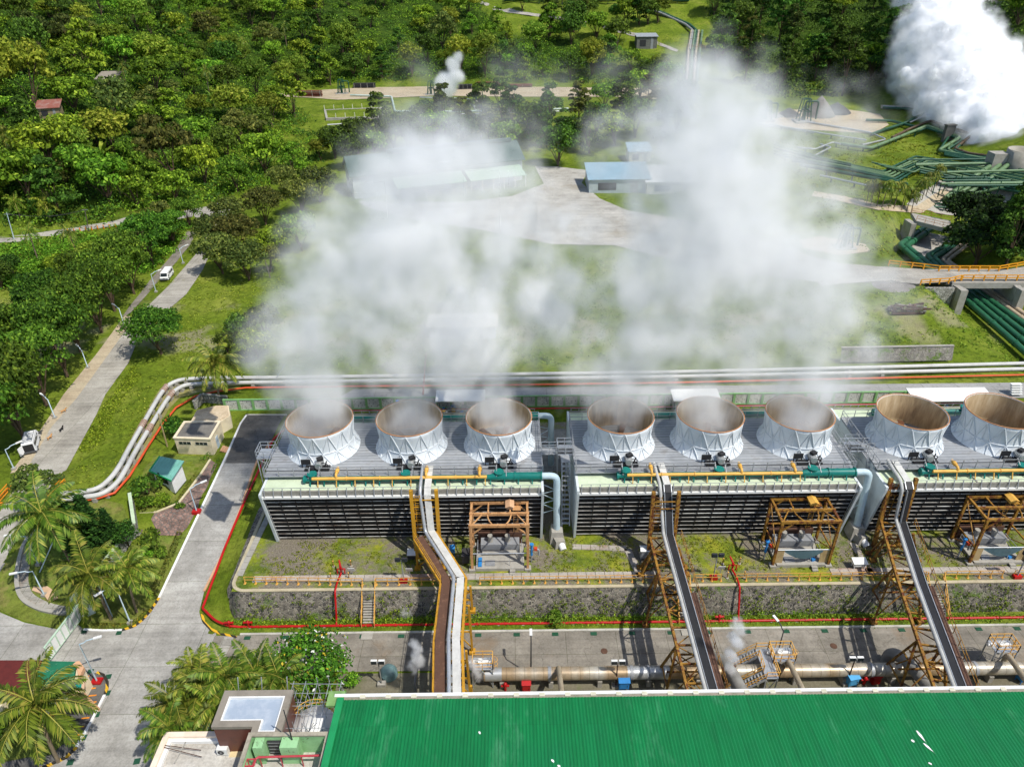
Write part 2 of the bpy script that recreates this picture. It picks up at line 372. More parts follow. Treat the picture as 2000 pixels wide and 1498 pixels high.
dpx('dirt_verge', [(150, 778), (101, 834), (52, 918), (20, 925), (60, 870), (125, 770), (190, 690), (245, 615), (262, 622), (241, 652), (196, 715)], .06, C_DIRT, 1.5)
dpx('forecourt', [(-160, 1190), (0, 1196), (48, 1216), (112, 1229), (146, 1214), (164, 1230), (239, 1232), (275, 1216), (295, 1196), (311, 1171), (439, 900), (470, 830), (483, 812), (552, 812), (530, 850), (503, 900), (495, 920), (471, 992), (431, 1091), (399, 1155), (389, 1195), (395, 1215), (423, 1235), (463, 1244), (463, 1275), (445, 1330), (420, 1520), (-160, 1520)], .05, C_FORE, 1.3)
FRONT = [(-36.0, 58.3), (120, 58.3), (120, 53.0), (-36.0, 53.0)]
drape('front_road', FRONT, .06, C_ROAD, 3)
drape('equipment_strip', [(-20, 52.75), (120, 52.75), (120, 40), (-20, 40)], .03, mat_conc('oily_gravel', hx('#5f5a4c'), hx('#6f6a58'), hx('#7d7866'), None, 0, hx('#5c6a30')), 4)
# concrete cross strip and slab of the plant road
dpx('side_slab', [(440, 905), (478, 812), (556, 812), (545, 830), (530, 862), (505, 905)], .11, C_DARK, 1.3)
def mat_yard():
    m, t, b = nodes('yard_gravel'); v = pos(t)
    g = ramp(t, tex(t, v, 5, 6, .8), [(.3, hx('#4d473b')), (.5, hx('#7a7264')), (.7, hx('#978f80'))])
    gr = mix(t, 1.0, ramp(t, tex(t, v, .3, 4), [(.35, hx('#4e6416')), (.55, hx('#7f8a1e')), (.7, hx('#99962c'))]), ramp(t, tex(t, v, 3, 5, .8), [(.3, .5), (.6, 1.2)]), 'MULTIPLY')
    at = tex(t, v, .16, 7, .78)
    col = mix(t, ramp(t, at, [(.45, 0.0), (.56, .92)]), g, gr)
    t.links.new(col, b.inputs['Base Color']); b.inputs['Roughness'].default_value = .95; b.inputs['Specular IOR Level'].default_value = .1
    bump(t, b, tex(t, v, 5, 6, .8), .8, .15); return m
drape('terrace_yard', [(XE+.9, 61.5), (130, 61.5), (130, 97), (-30, 97), (-32, 90), (XE+1.2, 82), (XE+.9, 70)], 0, mat_yard(), 4, zf=lambda x, y: 4.0)
drape('tower_apron', [(-32, 84), (120, 84), (120, 95), (-32, 95)], 0, C_ROAD, 8, zf=lambda x, y: 4.05)
# ---------------- cooling towers ----------------
def mat_deck():
    m, t, b = nodes('deck_boards'); v = pos(t)
    w = N(t, 'ShaderNodeTexWave', Scale=.55, Distortion=.0); w.bands_direction = 'Y'; t.links.new(v, w.inputs['Vector'])
    col = ramp(t, tex(t, v, .35, 5, .7), [(.3, hx('#7f8387')), (.55, hx('#979a9d')), (.75, hx('#7a7672'))])
    col = mix(t, 1.0, col, ramp(t, tex(t, v, 1, 4, .7, sx=(.12, 3.5, 1)), [(.35, .72), (.5, 1.0), (.65, 1.1)]), 'MULTIPLY')
    col = mix(t, ramp(t, w.outputs['Fac'], [(.0, .65), (.12, 0.0)]), col, hx('#4b4d50'))
    t.links.new(col, b.inputs['Base Color']); b.inputs['Roughness'].default_value = .75; return m
M_DECK = mat_deck()
M_BASIN = paint('pale_green_basin', hx('#c3cfb2'), hx('#9dac8c'), .85, scale=.5, rust=(.66, hx('#8d9a70')))
M_PANEL = paint('pale_wall_sheet', hx('#cfd6d6'), hx('#aab0ae'), .6, scale=.5, rust=(.68, hx('#8d8676')))
M_STACK = paint('white_grp', hx('#d6dbde'), hx('#bcc5ca'), .5, scale=.45, rust=(.68, hx('#a5a8a4')))
def mat_liner():
    m, t, b = nodes('stained_liner'); v = pos(t)
    col = ramp(t, tex(t, v, .45, 5, .7, sx=(1.6, 1.6, .25)), [(.3, hx('#80694c')), (.5, hx('#b39b76')), (.7, hx('#cfbd9c'))])
    t.links.new(col, b.inputs['Base Color']); b.inputs['Roughness'].default_value = .8; return m
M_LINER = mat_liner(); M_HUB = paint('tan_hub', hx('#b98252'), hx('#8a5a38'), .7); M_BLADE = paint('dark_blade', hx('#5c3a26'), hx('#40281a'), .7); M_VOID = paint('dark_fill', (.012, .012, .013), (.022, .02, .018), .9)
def mat_slat():
    m, t, b = nodes('louvre_slat'); v = pos(t)
    col = ramp(t, tex(t, v, .5, 6, .8, sx=(.35, 1, 2.2)), [(.35, hx('#c9c9c6')), (.52, hx('#908c85')), (.66, hx('#4a382c'))])
    t.links.new(col, b.inputs['Base Color']); b.inputs['Roughness'].default_value = .6; return m
M_SLAT = mat_slat()
def stack_prof(z): 
    pr = [(0, 4.72), (.25, 4.5), (.6, 4.28), (1.0, 4.12), (1.5, 4.03), (2.2, 4.02), (3.2, 4.1), (4.25, 4.27)]
    for (a, ra), (b, rb) in zip(pr, pr[1:]):
        if z <= b: return lerp(ra, rb, (z-a)/(b-a))
    return 4.27
def deck_rail(mb, pts, h=1.1, sp=1.75, m=0, r=.035):
    for a, b in zip(pts, pts[1:]):
        a, b = Vector(a), Vector(b); n = max(1, round((b-a).length/sp))
        for i in range(n+1): p = a.lerp(b, i/n); mb.beam(p, p+Vector((0, 0, h)), r*2, m=m)
        for k in (.5, 1.0): mb.beam(a+Vector((0, 0, h*k)), b+Vector((0, 0, h*k)), r*1.8, m=m)
def fan_stack(parent, cx, cyy, cz):
    zs = [0, .12, .25, .42, .6, .8, 1.0, 1.25, 1.5, 1.85, 2.2, 2.7, 3.2, 3.7, 4.25]
    mb = MB(); mb.lathe([(stack_prof(z), z) for z in zs]+[(4.17, 4.3), (4.12, 4.2)], (cx, cyy, cz), 72)
    sh = mb.build('fan_stack', M_STACK, parent)
    rb = MB(); n = 14
    def sp(a, z, o=.05): r = stack_prof(z)+o; return (cx+r*math.cos(a), cyy+r*math.sin(a), cz+z)
    for i in range(n):
        a0, a1, am = 2*math.pi*i/n, 2*math.pi*(i+1)/n, 2*math.pi*(i+.5)/n
        for p, q in ((a0, am), (a1, am)):
            rb.tube([sp(lerp(p, q, k/5), lerp(1.55, 4.15, k/5)) for k in range(6)], .075, 5)
            rb.tube([sp(lerp(p, q, k/6), lerp(1.45, .06, k/6)) for k in range(7)], .085, 5)
        rb.tube([sp(a0, lerp(1.45, .06, k/6)) for k in range(7)], .07, 5)
        rb.tube([sp(am, z) for z in (1.55, 2.4, 3.3, 4.15)], .04, 4)
    rb.tube([sp(2*math.pi*k/72, 1.5) for k in range(73)], .07, 5, cap=False)
    rb.build('rib_lattice', M_STACK, sh)
    li = MB(); li.lathe([(4.14, 4.29), (4.0, 3.2), (3.93, 2.2), (3.93, 1.4), (4.0, .7), (4.05, -.4), (.0, -.4)], (cx, cyy, cz), 72); li.build('liner', [M_LINER], sh)
    rm = MB(); rm.tube([(cx+4.25*math.cos(2*math.pi*k/72), cyy+4.25*math.sin(2*math.pi*k/72), cz+4.3) for k in range(73)], .07, 5, cap=False); rm.build('rim_ring', M_HUB, sh)
    hb = MB(); hb.lathe([(1.0, .0), (1.0, .6), (.85, .85), (.45, 1.0), (0, 1.05)], (cx, cyy, cz), 24); hb.build('fan_hub', M_HUB, sh)
    for k in range(6):
        a = 2*math.pi*(k+.2)/6; fb = MB(); d = Vector((math.cos(a), math.sin(a), 0)); q = Vector((-d.y, d.x, 0)); c = Vector((cx, cyy, cz+.45))
        fb.add([c+d*.8-q*.25-Vector((0, 0, .1)), c+d*.8+q*.25+Vector((0, 0, .12)), c+d*3.75+q*.42+Vector((0, 0, .06)), c+d*3.75-q*.42-Vector((0, 0, .06)),
                c+d*.8-q*.25-Vector((0, 0, .16)), c+d*.8+q*.25+Vector((0, 0, .06)), c+d*3.75+q*.42, c+d*3.75-q*.42-Vector((0, 0, .12))], [(0, 1, 2, 3), (7, 6, 5, 4), (0, 4, 5, 1), (1, 5, 6, 2), (2, 6, 7, 3), (3, 7, 4, 0)])
        fb.build('fan_blade', M_BLADE, sh)
    mt = MB(); my = cyy-5.05; mx = cx+.55
    mt.box((mx-.3, my+.1, cz+.12), (3.1, .9, .24), m=1); mt.beam((mx, my-.35, cz+.75), (mx, my+.75, cz+.75), .72, m=0)
    mt.tube([(mx, my-.55, cz+.75), (mx, my+.8, cz+.75)], .42, 14, 0); mt.tube([(mx, my+.8, cz+.75), (mx, my+1.1, cz+.75)], .3, 10, 1)
    for k in range(5): mt.tube([(mx, my-.4+k*.25, cz+.75), (mx, my-.34+k*.25, cz+.75)], .47, 14, 0)
    mt.box((mx+.1, my+.35, cz+1.35), (.75, .6, .35), .5, 1); mt.beam((mx+.6, my, cz+.2), (mx+.95, my+.2, cz+1.1), .12, m=1); mt.tube(arcpath([(mx+.4, my-.2, cz+1.1), (mx+1.1, my-.2, cz+1.0), (mx+1.0, my, cz+.2)], .3), .06, 6, 1)
    mt.build('fan_motor', [SILV, BLACK], sh)
    pn = MB(); pn.box((cx-1.2, my+.3, cz+.9), (1.2, .12, .75), m=0); pn.beam((cx-1.7, my+.3, cz), (cx-1.7, my+.3, cz+.9), .1); pn.beam((cx-.7, my+.3, cz), (cx-.7, my+.3, cz+.9), .1); pn.build('control_panel', BLACK, sh)
def cooling_tower(label, x0, w=34.9):
    t = thing('cooling_tower', label, 'cooling tower', (x0, 70.45, 4.0), 0, 'cooling towers in one row behind the stone wall')
    D = 13.5
    prof = [(0, 0), (-1.9, 9.0), (-1.9, 9.45), (1.5, 9.45), (1.5, 10.15), (12.0, 10.15), (12.0, 9.45), (15.4, 9.45), (15.4, 9.0), (13.5, 0)]
    for xx in (0.0, w-.3):
        mb = MB(); vs = [(xx, y, z) for y, z in prof]+[(xx+.3, y, z) for y, z in prof]; n = len(prof)
        vs = [(x, y+(-.45 if y < 0 or (y == 0 and z == 0) else 0), z) for x, y, z in vs]
        mb.add(vs, [tuple(range(n)), tuple(range(n, 2*n))[::-1]]+[(i, n+i, n+(i+1) % n, (i+1) % n) for i in range(n)])
        for k in range(1, 8): zz = k*1.2; mb.box((xx+(-.02 if xx == 0 else .32), 6.7, zz), (.05, 13.0, .06))
        for yy in (1.5, 5, 8.5, 12): mb.box((xx+(-.02 if xx == 0 else .32), yy, 4.6), (.06, .06, 9.0))
        mb.build('end_wall', M_PANEL, t)
    for sgn in (0, 1):
        Y = (lambda y: y) if sgn == 0 else (lambda y: D-y)
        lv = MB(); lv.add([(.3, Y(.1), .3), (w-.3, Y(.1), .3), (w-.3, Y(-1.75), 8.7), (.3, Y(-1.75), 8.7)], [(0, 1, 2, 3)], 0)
        for k in range(11):
            z = .45+k*.81; y = -.02-1.9*z/9
            lv.add([(.3, Y(y-.02), z+.05), (w-.3, Y(y-.02), z+.05), (w-.3, Y(y-.09), z+.03), (.3, Y(y-.09), z+.03), (.3, Y(y-.09), z-.02), (w-.3, Y(y-.09), z-.02)], [(3, 2, 1, 0), (4, 5, 2, 3)], 1)
        for k in range(19):
            x = .3+(w-.6)*k/18; lv.beam((x, Y(-.12), .3), (x, Y(-1.97), 8.7), .07, m=2)
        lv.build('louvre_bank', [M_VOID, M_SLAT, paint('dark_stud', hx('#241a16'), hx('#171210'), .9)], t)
        fs = MB(); fs.box((w/2, Y(-2.02), 8.72), (w-.6, .25, .3)); fs.build('fascia', ROOFW, t)
        kb = MB(); kb.box((w/2, Y(-1.75), 9.2), (w-.64, .22, .66), m=0); 
        for k in range(31): x = .6+(w-1.2)*k/30; kb.beam((x, Y(-2.15), 8.85), (x, Y(-1.78), 10.0), .09, m=1)
        kb.beam((.5, Y(-1.78), 10.0), (w-.5, Y(-1.78), 10.0), .05, m=1); kb.build('basin_kerb', [paint('kerb_concrete', hx('#8f8c82'), hx('#625f56'), .9, scale=1.4), GREY], t)
        bs = MB(); bs.box((w/2, Y(-.07), 9.28), (w-.64, 3.1, .2)); bs.build('water_basin', M_BASIN, t)
        for cx in (11.6, 23.3): pb = MB(); pb.box((cx, Y(-.1), 9.42), (.14, 3.0, .12)); pb.build('basin_divider', CONC, t)
    dk = MB(); dk.box((w/2, 6.75, 10.05), (w+.05, 10.5, .3)); dk.build('fan_deck', M_DECK, t)
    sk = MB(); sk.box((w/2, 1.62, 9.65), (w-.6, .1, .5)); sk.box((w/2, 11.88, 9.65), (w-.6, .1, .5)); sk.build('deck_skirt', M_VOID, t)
    wk = MB(); wk.box((w/2, .98, 9.98), (w, 1.02, .12)); wk.build('deck_walkway', GREY, t)
    rl = MB(); z = 10.2
    xs = [0, 5.7, 7.1, 17.3, 18.7, 29, 30.4, w]
    for a, b in ((0, 1), (2, 3), (4, 5), (6, 7)): deck_rail(rl, [(xs[a], .5, z-.2), (xs[b], .5, z-.2)], 1.3)
    deck_rail(rl, [(.1, .5, z), (.1, 12, z)]); deck_rail(rl, [(w-.1, .5, z), (w-.1, 12, z)]); deck_rail(rl, [(.1, 12, z), (w-.1, 12, z)]); rl.build('deck_railing', GREY, t)
    for cx in (6.4, 18.0, 29.7):
        st = MB()
        for k in range(4): st.box((cx, .5-.22*k, 9.95-.2*k), (1.1, .24, .06))
        for s in (-.6, .6): st.beam((cx+s, .9, 11.2), (cx+s, -.5, 10.4), .07); st.beam((cx+s, .7, 10.0), (cx+s, -.4, 9.3), .1)
        st.build('basin_stair', GREY, t)
    for i, cx in enumerate((6.2, 17.8, 29.4)): fan_stack(t, cx, 6.75, 10.2)
    for sgn in (0, 1):
        y = -.05 if sgn == 0 else 13.4; z = 9.98; f = 1 if sgn == 0 else -1
        hp = MB(); hp.tube([(5.3, y, z), (28.2, y, z), (28.9, y, z+.1), (34.7, y, z+.1)], [.34, .34, .5, .5], 16, 0); hp.tube([(5.1, y, z), (5.35, y, z)], .5, 14, 0)
        for cx in (6.2, 17.8, 29.4): hp.cyl((cx, y+f*.1, z+.25), .55, .5, 14, 0); hp.cyl((cx, y+f*.1, z+.7), .62, .1, 14, 0)
        for xx in (31.3, 34.6): hp.tube([(xx, y, z+.1), (xx+.14, y, z+.1)], .62, 16, 0)
        for k in range(17): xx = 6.0+k*1.72; hp.beam((xx, y-f*.45, z-.05), (xx, y-f*.75, 9.4), .13, m=0)
        hp.build('header_pipe', [TEAL], t)
        rp = MB(); rp.tube(arcpath([(34.7, y, z+.1), (36.6, y, z+.1), (36.75, y-f*.5, 1.2)], 1.1, 7), .43, 16)
        for k in range(3): rp.beam((35.0, y+f*.3, 8.4-k*1.6), (36.5, y, 7.8-k*1.6), .06); rp.beam((35.0, y+f*.3, 7.0-k*1.6), (36.5, y, 7.8-k*1.6), .06)
        rp.build('riser_pipe', PBLUE, t)
        if sgn == 0:
            yp = MB(); yp.tube([(6.3, y-.5, z+.45), (27.9, y-.5, z+.45)], .21, 12)
            for k in range(10): xx = 7+k*2.3; yp.beam((xx, y-.5, z+.4), (xx, y-.95, 9.4), .1)
            for cx in (9.3, 20.4, 27.0): yp.tube(arcpath([(cx, y-.5, z+.45), (cx, y-.5, z+.95), (cx, y+1.0, z+1.0)], .3), .17, 8); yp.tube([(cx, y+.1, z+.95), (cx, y+.7, z+.98)], .26, 8)
            for xx in (10.5, 14.6, 24.0): yp.tube([(xx, y-.5, z+.45), (xx+.12, y-.5, z+.45)], .28, 12)
            yp.build('gas_pipe', YELP, t)
            bk = MB(); bk.box((36.75, y-.5, .9), (1.9, 2.2, 1.9), 0, 0, .75); bk.box((37.0, y-1.7, .55), (1.5, 1.2, 1.1), .3, 0, .8); bk.tube([(37.2, y-1.9, .5), (37.5, y-2.7, .1)], .45, 12, 1); bk.build('anchor_block', [CONC, WHITE], t)
    pl = MB(); pl.box((-1.0, 5.2, 10.1), (2.1, 2.2, .12)); deck_rail(pl, [(-2.0, 4.1, 10.15), (-2.0, 6.3, 10.15), (0, 6.3, 10.15)], 1.1, 1.0); deck_rail(pl, [(-2.0, 4.1, 10.15), (0, 4.1, 10.15)], 1.1, 1.0)
    for s in (-.25, .25): pl.beam((-1.9, 5.2+s, 0.1), (-1.9, 5.2+s, 11.2), .06)
    for k in range(32): pl.beam((-1.9, 4.95, .4+k*.3), (-1.9, 5.45, .4+k*.3), .04)
    for y in (4.2, 6.2): pl.beam((-.1, y, 8.6), (-1.9, y, 10.05), .09); pl.beam((-1.95, y, 0), (-1.95, y, 10.05), .1)
    pl.build('access_platform', GALV, t)
    return t
RUSTY = paint('rusty_stud', hx('#4a2a1a'), hx('#2a1810'), .8)
tw = cooling_tower('left cooling tower of the row, beside the side road, with three white fan stacks', -31.15)
dup(tw, (7.8, 70.45, 4.0), label='middle cooling tower of the row with three white fan stacks steaming heavily')
dup(tw, (45.55, 70.45, 4.0), label='right cooling tower of the row, cut off by the right picture edge')
# catwalk between the towers
for x0, lb in ((3.75, 'grey steel catwalk bridging the left and middle cooling towers'), (42.7, 'grey steel catwalk bridging the middle and right cooling towers')):
    c = thing('catwalk', lb, 'catwalk', (x0, 75.4, 14.1), 0, 'catwalks between the towers'); L = 4.0
    d = MB(); d.box((L/2, 0, 0), (L, 1.3, .12)); d.build('walkway_plate', GREY, c)
    d = MB(); deck_rail(d, [(0, -.6, 0), (L, -.6, 0)], 1.1, 1.0); deck_rail(d, [(0, .6, 0), (L, .6, 0)], 1.1, 1.0); d.build('handrail', GALV, c)
    d = MB()
    for k in range(13): d.box((L*.75, -2.6+.2*-k, -.4-.62*k), (.95, .3, .07))
    for s in (-.5, .5): d.beam((L*.75+s, -2.2, 0), (L*.75+s, -5.2, -8.1), .12); d.beam((L*.75+s, -2.2, 1), (L*.75+s, -5.2, -7.1), .05)
    d.build('stair_flight', GALV, c)
    d = MB(); d.tube([(L*.75, -2.6, -10), (L*.75, -2.6, .1)], .08, 6); d.box((L*.75, -1.4, -.02), (1.2, 1.8, .08)); d.build('landing', GREY, c)
# ---------------- terrace wall, stairs, railings ----------------
def wall_strip(mb, bot, top, m=0):
    for i in range(len(bot)-1): mb.quad(bot[i], bot[i+1], top[i+1], top[i], m)
SX = [pz(722, 1140, 4).x, pz(1334, 1136, 4).x, pz(1826, 1130, 4).x]; SWID = [1.35, 1.35, 1.8]
bp, tp = [], []
for k in range(14): y = 86-(86-63.2)*k/13; bp.append((XE-.45, y)); tp.append((XE+.75+.0*k, y+.2))
for k in range(1, 8): a = math.pi+math.pi/2*k/7; bp.append((XE+2.4+2.85*math.cos(a), 63.1+2.85*math.sin(a))); tp.append((XE+2.4+1.65*math.cos(a), 63.1+1.65*math.sin(a)))
for k in range(1, 60): x = lerp(XE+2.4, 125, k/59); bp.append((x, 60.25)); tp.append((x, 61.45))
mb = MB(); wall_strip(mb, [(x, y, min(3.8, H(x, y)-.1)) for x, y in bp], [(x, y, 4.0) for x, y in tp])
tw_ = thing('retaining_wall', 'grey rubble stone retaining wall below the cooling tower terrace', 'retaining wall'); mb.build('stone_face', ST_WALL, tw_)
mb = MB()
for a, b in zip(tp, tp[1:]): mb.beam((a[0], a[1]+.15, 4.03), (b[0], b[1]+.15, 4.03), .42, .12)
mb.build('coping', paint('pale_coping', hx('#b3a88c'), hx('#83795f'), .9), tw_)
def railing(label, pts, h, sp, mt, group=None, cat='railing', foot=True, bw=.065):
    pts = [Vector(p) for p in pts]; o = pts[0]; mb = MB()
    for k in (.52, 1.0):
        for a, b in zip(pts, pts[1:]): mb.beam(a-o+Vector((0, 0, h*k)), b-o+Vector((0, 0, h*k)), bw*.7, bw*1.2)
    r = mb.build('railing', mt); r.location = o; tag(r, label, cat, group)
    pm = MB(); pm.beam((0, 0, 0), (0, 0, h), .075 if bw < .1 else bw*1.3)
    if foot: pm.beam((0, -.2, .02), (0, 0, .4), .06); pm.box((0, -.08, .03), (.26, .36, .05))
    me = None
    for a, b in zip(pts, pts[1:]):
        n = max(1, round((b-a).length/sp))
        for i in range(n if b is not pts[-1] else n+1):
            p = a.lerp(b, i/n)-o
            if me is None: q = pm.build('post', mt, r); me = q.data
            else: q = link('post', me, r)
            q.location = p
    return r
GR = 'railings along the terrace edge'
yr = 62.35
railing('peach terrace railing from the rounded wall corner to the first stair', [(XE+2.2, yr+.5, 4), (SX[0]-.85, yr, 4)], 1.05, 1.3, PEACH, GR)
railing('peach terrace railing between the first stair and the elbowed pipe bridge', [(SX[0]+.85, yr, 4), (-7.2, yr, 4)], 1.05, 1.3, PEACH, GR)
railing('long peach terrace railing between the elbowed pipe bridge and the second pipe bridge', [(-4.2, yr, 4), (SX[1]-.9, yr, 4)], 1.05, 1.3, PEACH, GR)
xh = pz(1442, 1140, 4).x
railing('short peach terrace railing left of the second red fire monitor', [(SX[1]+1.3, yr, 4), (xh-2.0, yr, 4)], 1.05, 1.3, PEACH, GR)
railing('long peach terrace railing between the second red fire monitor and the wide stair', [(xh-.2, yr, 4), (SX[2]-1.2, yr, 4)], 1.05, 1.3, PEACH, GR)
railing('peach terrace railing right of the wide stair', [(SX[2]+1.2, yr, 4), (SX[2]+8.2, yr, 4)], 1.05, 1.3, PEACH, GR)
railing('last peach terrace railing at the right picture edge', [(SX[2]+9.6, yr, 4), (70, yr, 4)], 1.05, 1.3, PEACH, GR)
for x, w, lb in zip(SX, SWID, ('narrow concrete stair with peach handrails left of the elbowed pipe bridge', 'concrete stair half hidden under the second pipe bridge', 'wide pale concrete stair right of the third pipe bridge')):
    t = thing('terrace_stair', lb, 'stair', (x, 62.2, 4.0), 0, 'stairs down the stone wall'); n = 16; mb = MB(); mb2 = MB(); run, rise = 3.3/n, 3.75/n
    for k in range(n): mb.box((0, -run*(k+.5), -rise*(k+1)+.03), (w, run*1.35, .09)); mb2.box((0, -run*(k+.5), -rise*(k+1)-.4), (w, run, .78))
    mb.build('treads', CONC, t); mb2.build('stair_body', paint('stair_riser', hx('#4b4740'), hx('#35322d'), .9), t)
    for s in (-1, 1):
        hb = MB(); xx = s*(w/2+.1)
        for k in (.5, 1.0): hb.beam((xx, .2, k), (xx, -3.3, -3.75+k), .08)
        for k in range(5): hb.beam((xx, -3.3*k/4, -3.75*k/4-.1), (xx, -3.3*k/4, -3.75*k/4+1.0), .08)
        hb.build('handrail', PEACH, t)
    pd = MB(); pd.box((0, -4.1, -3.86), (w, 1.5, .1)); pd.build('foot_slab', CONC, t)
# kerbs
def kerb(name, label, px, mt, w=.28, h=.16, pts=None, cat='kerb', off=0):
    pts = pts or [P(*p) for p in dense(px, False, 22)]; mb = MB()
    for a, b in zip(pts, pts[1:]): mb.beam((a[0], a[1], a[2]+h/2+off), (b[0], b[1], b[2]+h/2+off), w, h)
    return tag(mb.build(name, mt), label, cat)
def mat_stripe(name, c1, c2, sc):
    m, t, b = nodes(name); w = N(t, 'ShaderNodeTexWave', Scale=sc); w.bands_direction = 'DIAGONAL'; t.links.new(pos(t), w.inputs['Vector'])
    col = ramp(t, w.outputs['Fac'], [(.0, c1), (.49, c1), (.51, c2), (1, c2)]); t.links.new(col, b.inputs['Base Color']); b.inputs['Roughness'].default_value = .7; return m
KSTR = mat_stripe('yellow_black_kerb', hx('#d0a21e'), hx('#2a261c'), .55)
kerb('kerb', 'white kerb along the grass strip below the stone wall', None, DWHITE, pts=[Vector((x, 58.35, .06)) for x in np.linspace(-33, 120, 40)])
kerb('kerb', 'white kerb along the garden side of the side road', [(311, 1168), (439, 898), (470, 828), (483, 810)], WHITE)
kerb('kerb', 'pink brown kerb along the red pipe side of the side road', [(399, 1155), (431, 1091), (471, 992), (495, 920), (503, 900), (530, 862)], TERRA)
kerb('kerb', 'white kerb across the far end of the side road slab', [(480, 811), (560, 811)], DWHITE)
kerb('kerb', 'yellow and black striped kerb curving round the lawn corner', [(239, 1231), (262, 1224), (279, 1211), (292, 1196), (302, 1182), (311, 1168)], KSTR)
kerb('kerb', 'yellow and black striped kerb round the red pipe corner', [(395, 1200), (399, 1216), (412, 1229), (430, 1238), (462, 1245)], KSTR)
kerb('kerb', 'short white kerb between the gate and the striped kerb', [(164, 1230), (200, 1232), (239, 1231)], WHITE)
# ---------------- red fire water pipes ----------------
rp = [P(585, 838, .8), P(553, 846, .5), P(535, 862, .45), P(510, 915, .42), P(478, 985, .42), P(440, 1075, .42), P(400, 1185, .45), P(397, 1192, .45), P(422, 1217, .45), P(446, 1226, .45)]
rp += [Vector((x, 59.15, .5+.0*x)) for x in np.linspace(rp[-1].x+1.2, 110, 16)]
t = thing('fire_pipe', 'long red fire water pipe following the road and the foot of the stone wall', 'pipe'); mb = MB(); mb.tube(arcpath(rp, .8, 3), .16, 10)
for k in range(40): x = -31+k*3.3; mb.tube([(x, 59.15, .5), (x+.12, 59.15, .5)], .22, 10)
mb.build('main_run', RED, t)
mb = MB()
for k in range(42): mb.box((-32+k*3.0, 59.15, .18), (.3, .4, .45))
mb.build('pipe_support', CONC, t)
for i, (x0, x1, y1, lb) in enumerate(((pz(657, 1222, .4).x, pz(666, 1118, 4.5).x, pz(666, 1122, 4).y, 'red fire monitor on the terrace with striped bollards in front of the left tower'), (pz(1444, 1215, .4).x, pz(1431, 1112, 4.5).x, pz(1431, 1115, 4).y, 'red fire monitor on the terrace in front of the middle tower'))):
    t = thing('fire_monitor', lb, 'fire monitor', (x1, y1, 4.0), 0, 'red fire monitors')
    mb = MB(); mb.tube(arcpath([(x0-x1, 59.15-y1, -3.4), (x0-x1, 59.6-y1, -3.3), (x0-x1, 61.0-y1, .35), (x0-x1, 62.4-y1, .4), (0, 0, .35), (0, 0, 1.1)], .35, 3), .12, 8); mb.build('feed_pipe', RED, t)
    mb = MB(); mb.tube(arcpath([(-.45, -.1, .3), (-.45, 0, 1.0), (.45, 0, 1.0), (.45, -.1, .3)], .2), .08, 6); mb.cyl((0, 0, .9), .17, .4, 10); mb.tube([(0, 0, 1.35), (-.25, .75, 1.75)], [.14, .1], 10); mb.tube([(0, -.15, 1.2), (.5, -.35, 1.25)], .035, 6); mb.tube([(.5+.2*math.cos(a), -.35, 1.25+.2*math.sin(a)) for a in np.linspace(0, 6.3, 13)], .03, 5, cap=False); mb.build('nozzle_head', RED, t)
for i, (px, py, lb) in enumerate(((487, 1222, 'red twin outlet hydrant near the rounded wall corner'), (450, 1224, 'red hydrant valve at the striped kerb corner'), (1404, 1219, 'red twin outlet hydrant right of the second pipe bridge'))):
    q = P(px, py); t = thing('hydrant', lb, 'hydrant', (q.x, 59.15, .3), 0, 'red hydrants on the fire pipe'); mb = MB(); mb.cyl((0, .0, .1), .13, .85, 10); mb.lathe([(.2, .9), (.2, 1.1), (.12, 1.22), (0, 1.25)], (0, 0, 0), 12); mb.build('barrel', RED, t)
    mb = MB(); mb.tube([(-.5, 0, .95), (.5, 0, .95)], .13, 10); mb.tube([(-.52, 0, .95), (-.45, 0, .95)], .18, 10); mb.tube([(.45, 0, .95), (.52, 0, .95)], .18, 10); mb.build('outlets', RED, t)
M_BOL = mat_stripe('bollard_stripe', hx('#d8c8a8'), hx('#6a3a28'), 1.0)
for j, (px, py, w) in enumerate(((652, 1107, 'behind left of'), (686, 1106, 'behind right of'), (647, 1131, 'in front left of'), (682, 1130, 'in front right of'), (1411, 1102, 'behind left of'), (1444, 1101, 'behind right of'), (1420, 1129, 'in front left of'), (1453, 1128, 'in front right of'))):
    q = pz(px, py, 4); mb = MB(); mb.cyl((0, 0, 0), .06, .95, 8, 1); mb.cyl((0, 0, 0), .2, .12, 10, 0)
    for k in range(3): mb.cyl((0, 0, .25+k*.26), .075, .12, 8, 2)
    mb.lathe([(.06, .95), (.1, 1.0), (.08, 1.08), (0, 1.1)], (0, 0, 0), 8, 1)
    o = mb.build('bollard', [CONC, PEACH, BROWN]); o.location = q; tag(o, 'small striped bollard %s the %s fire monitor' % (w, 'left' if j < 4 else 'right'), 'bollard', 'striped bollards round the fire monitors')
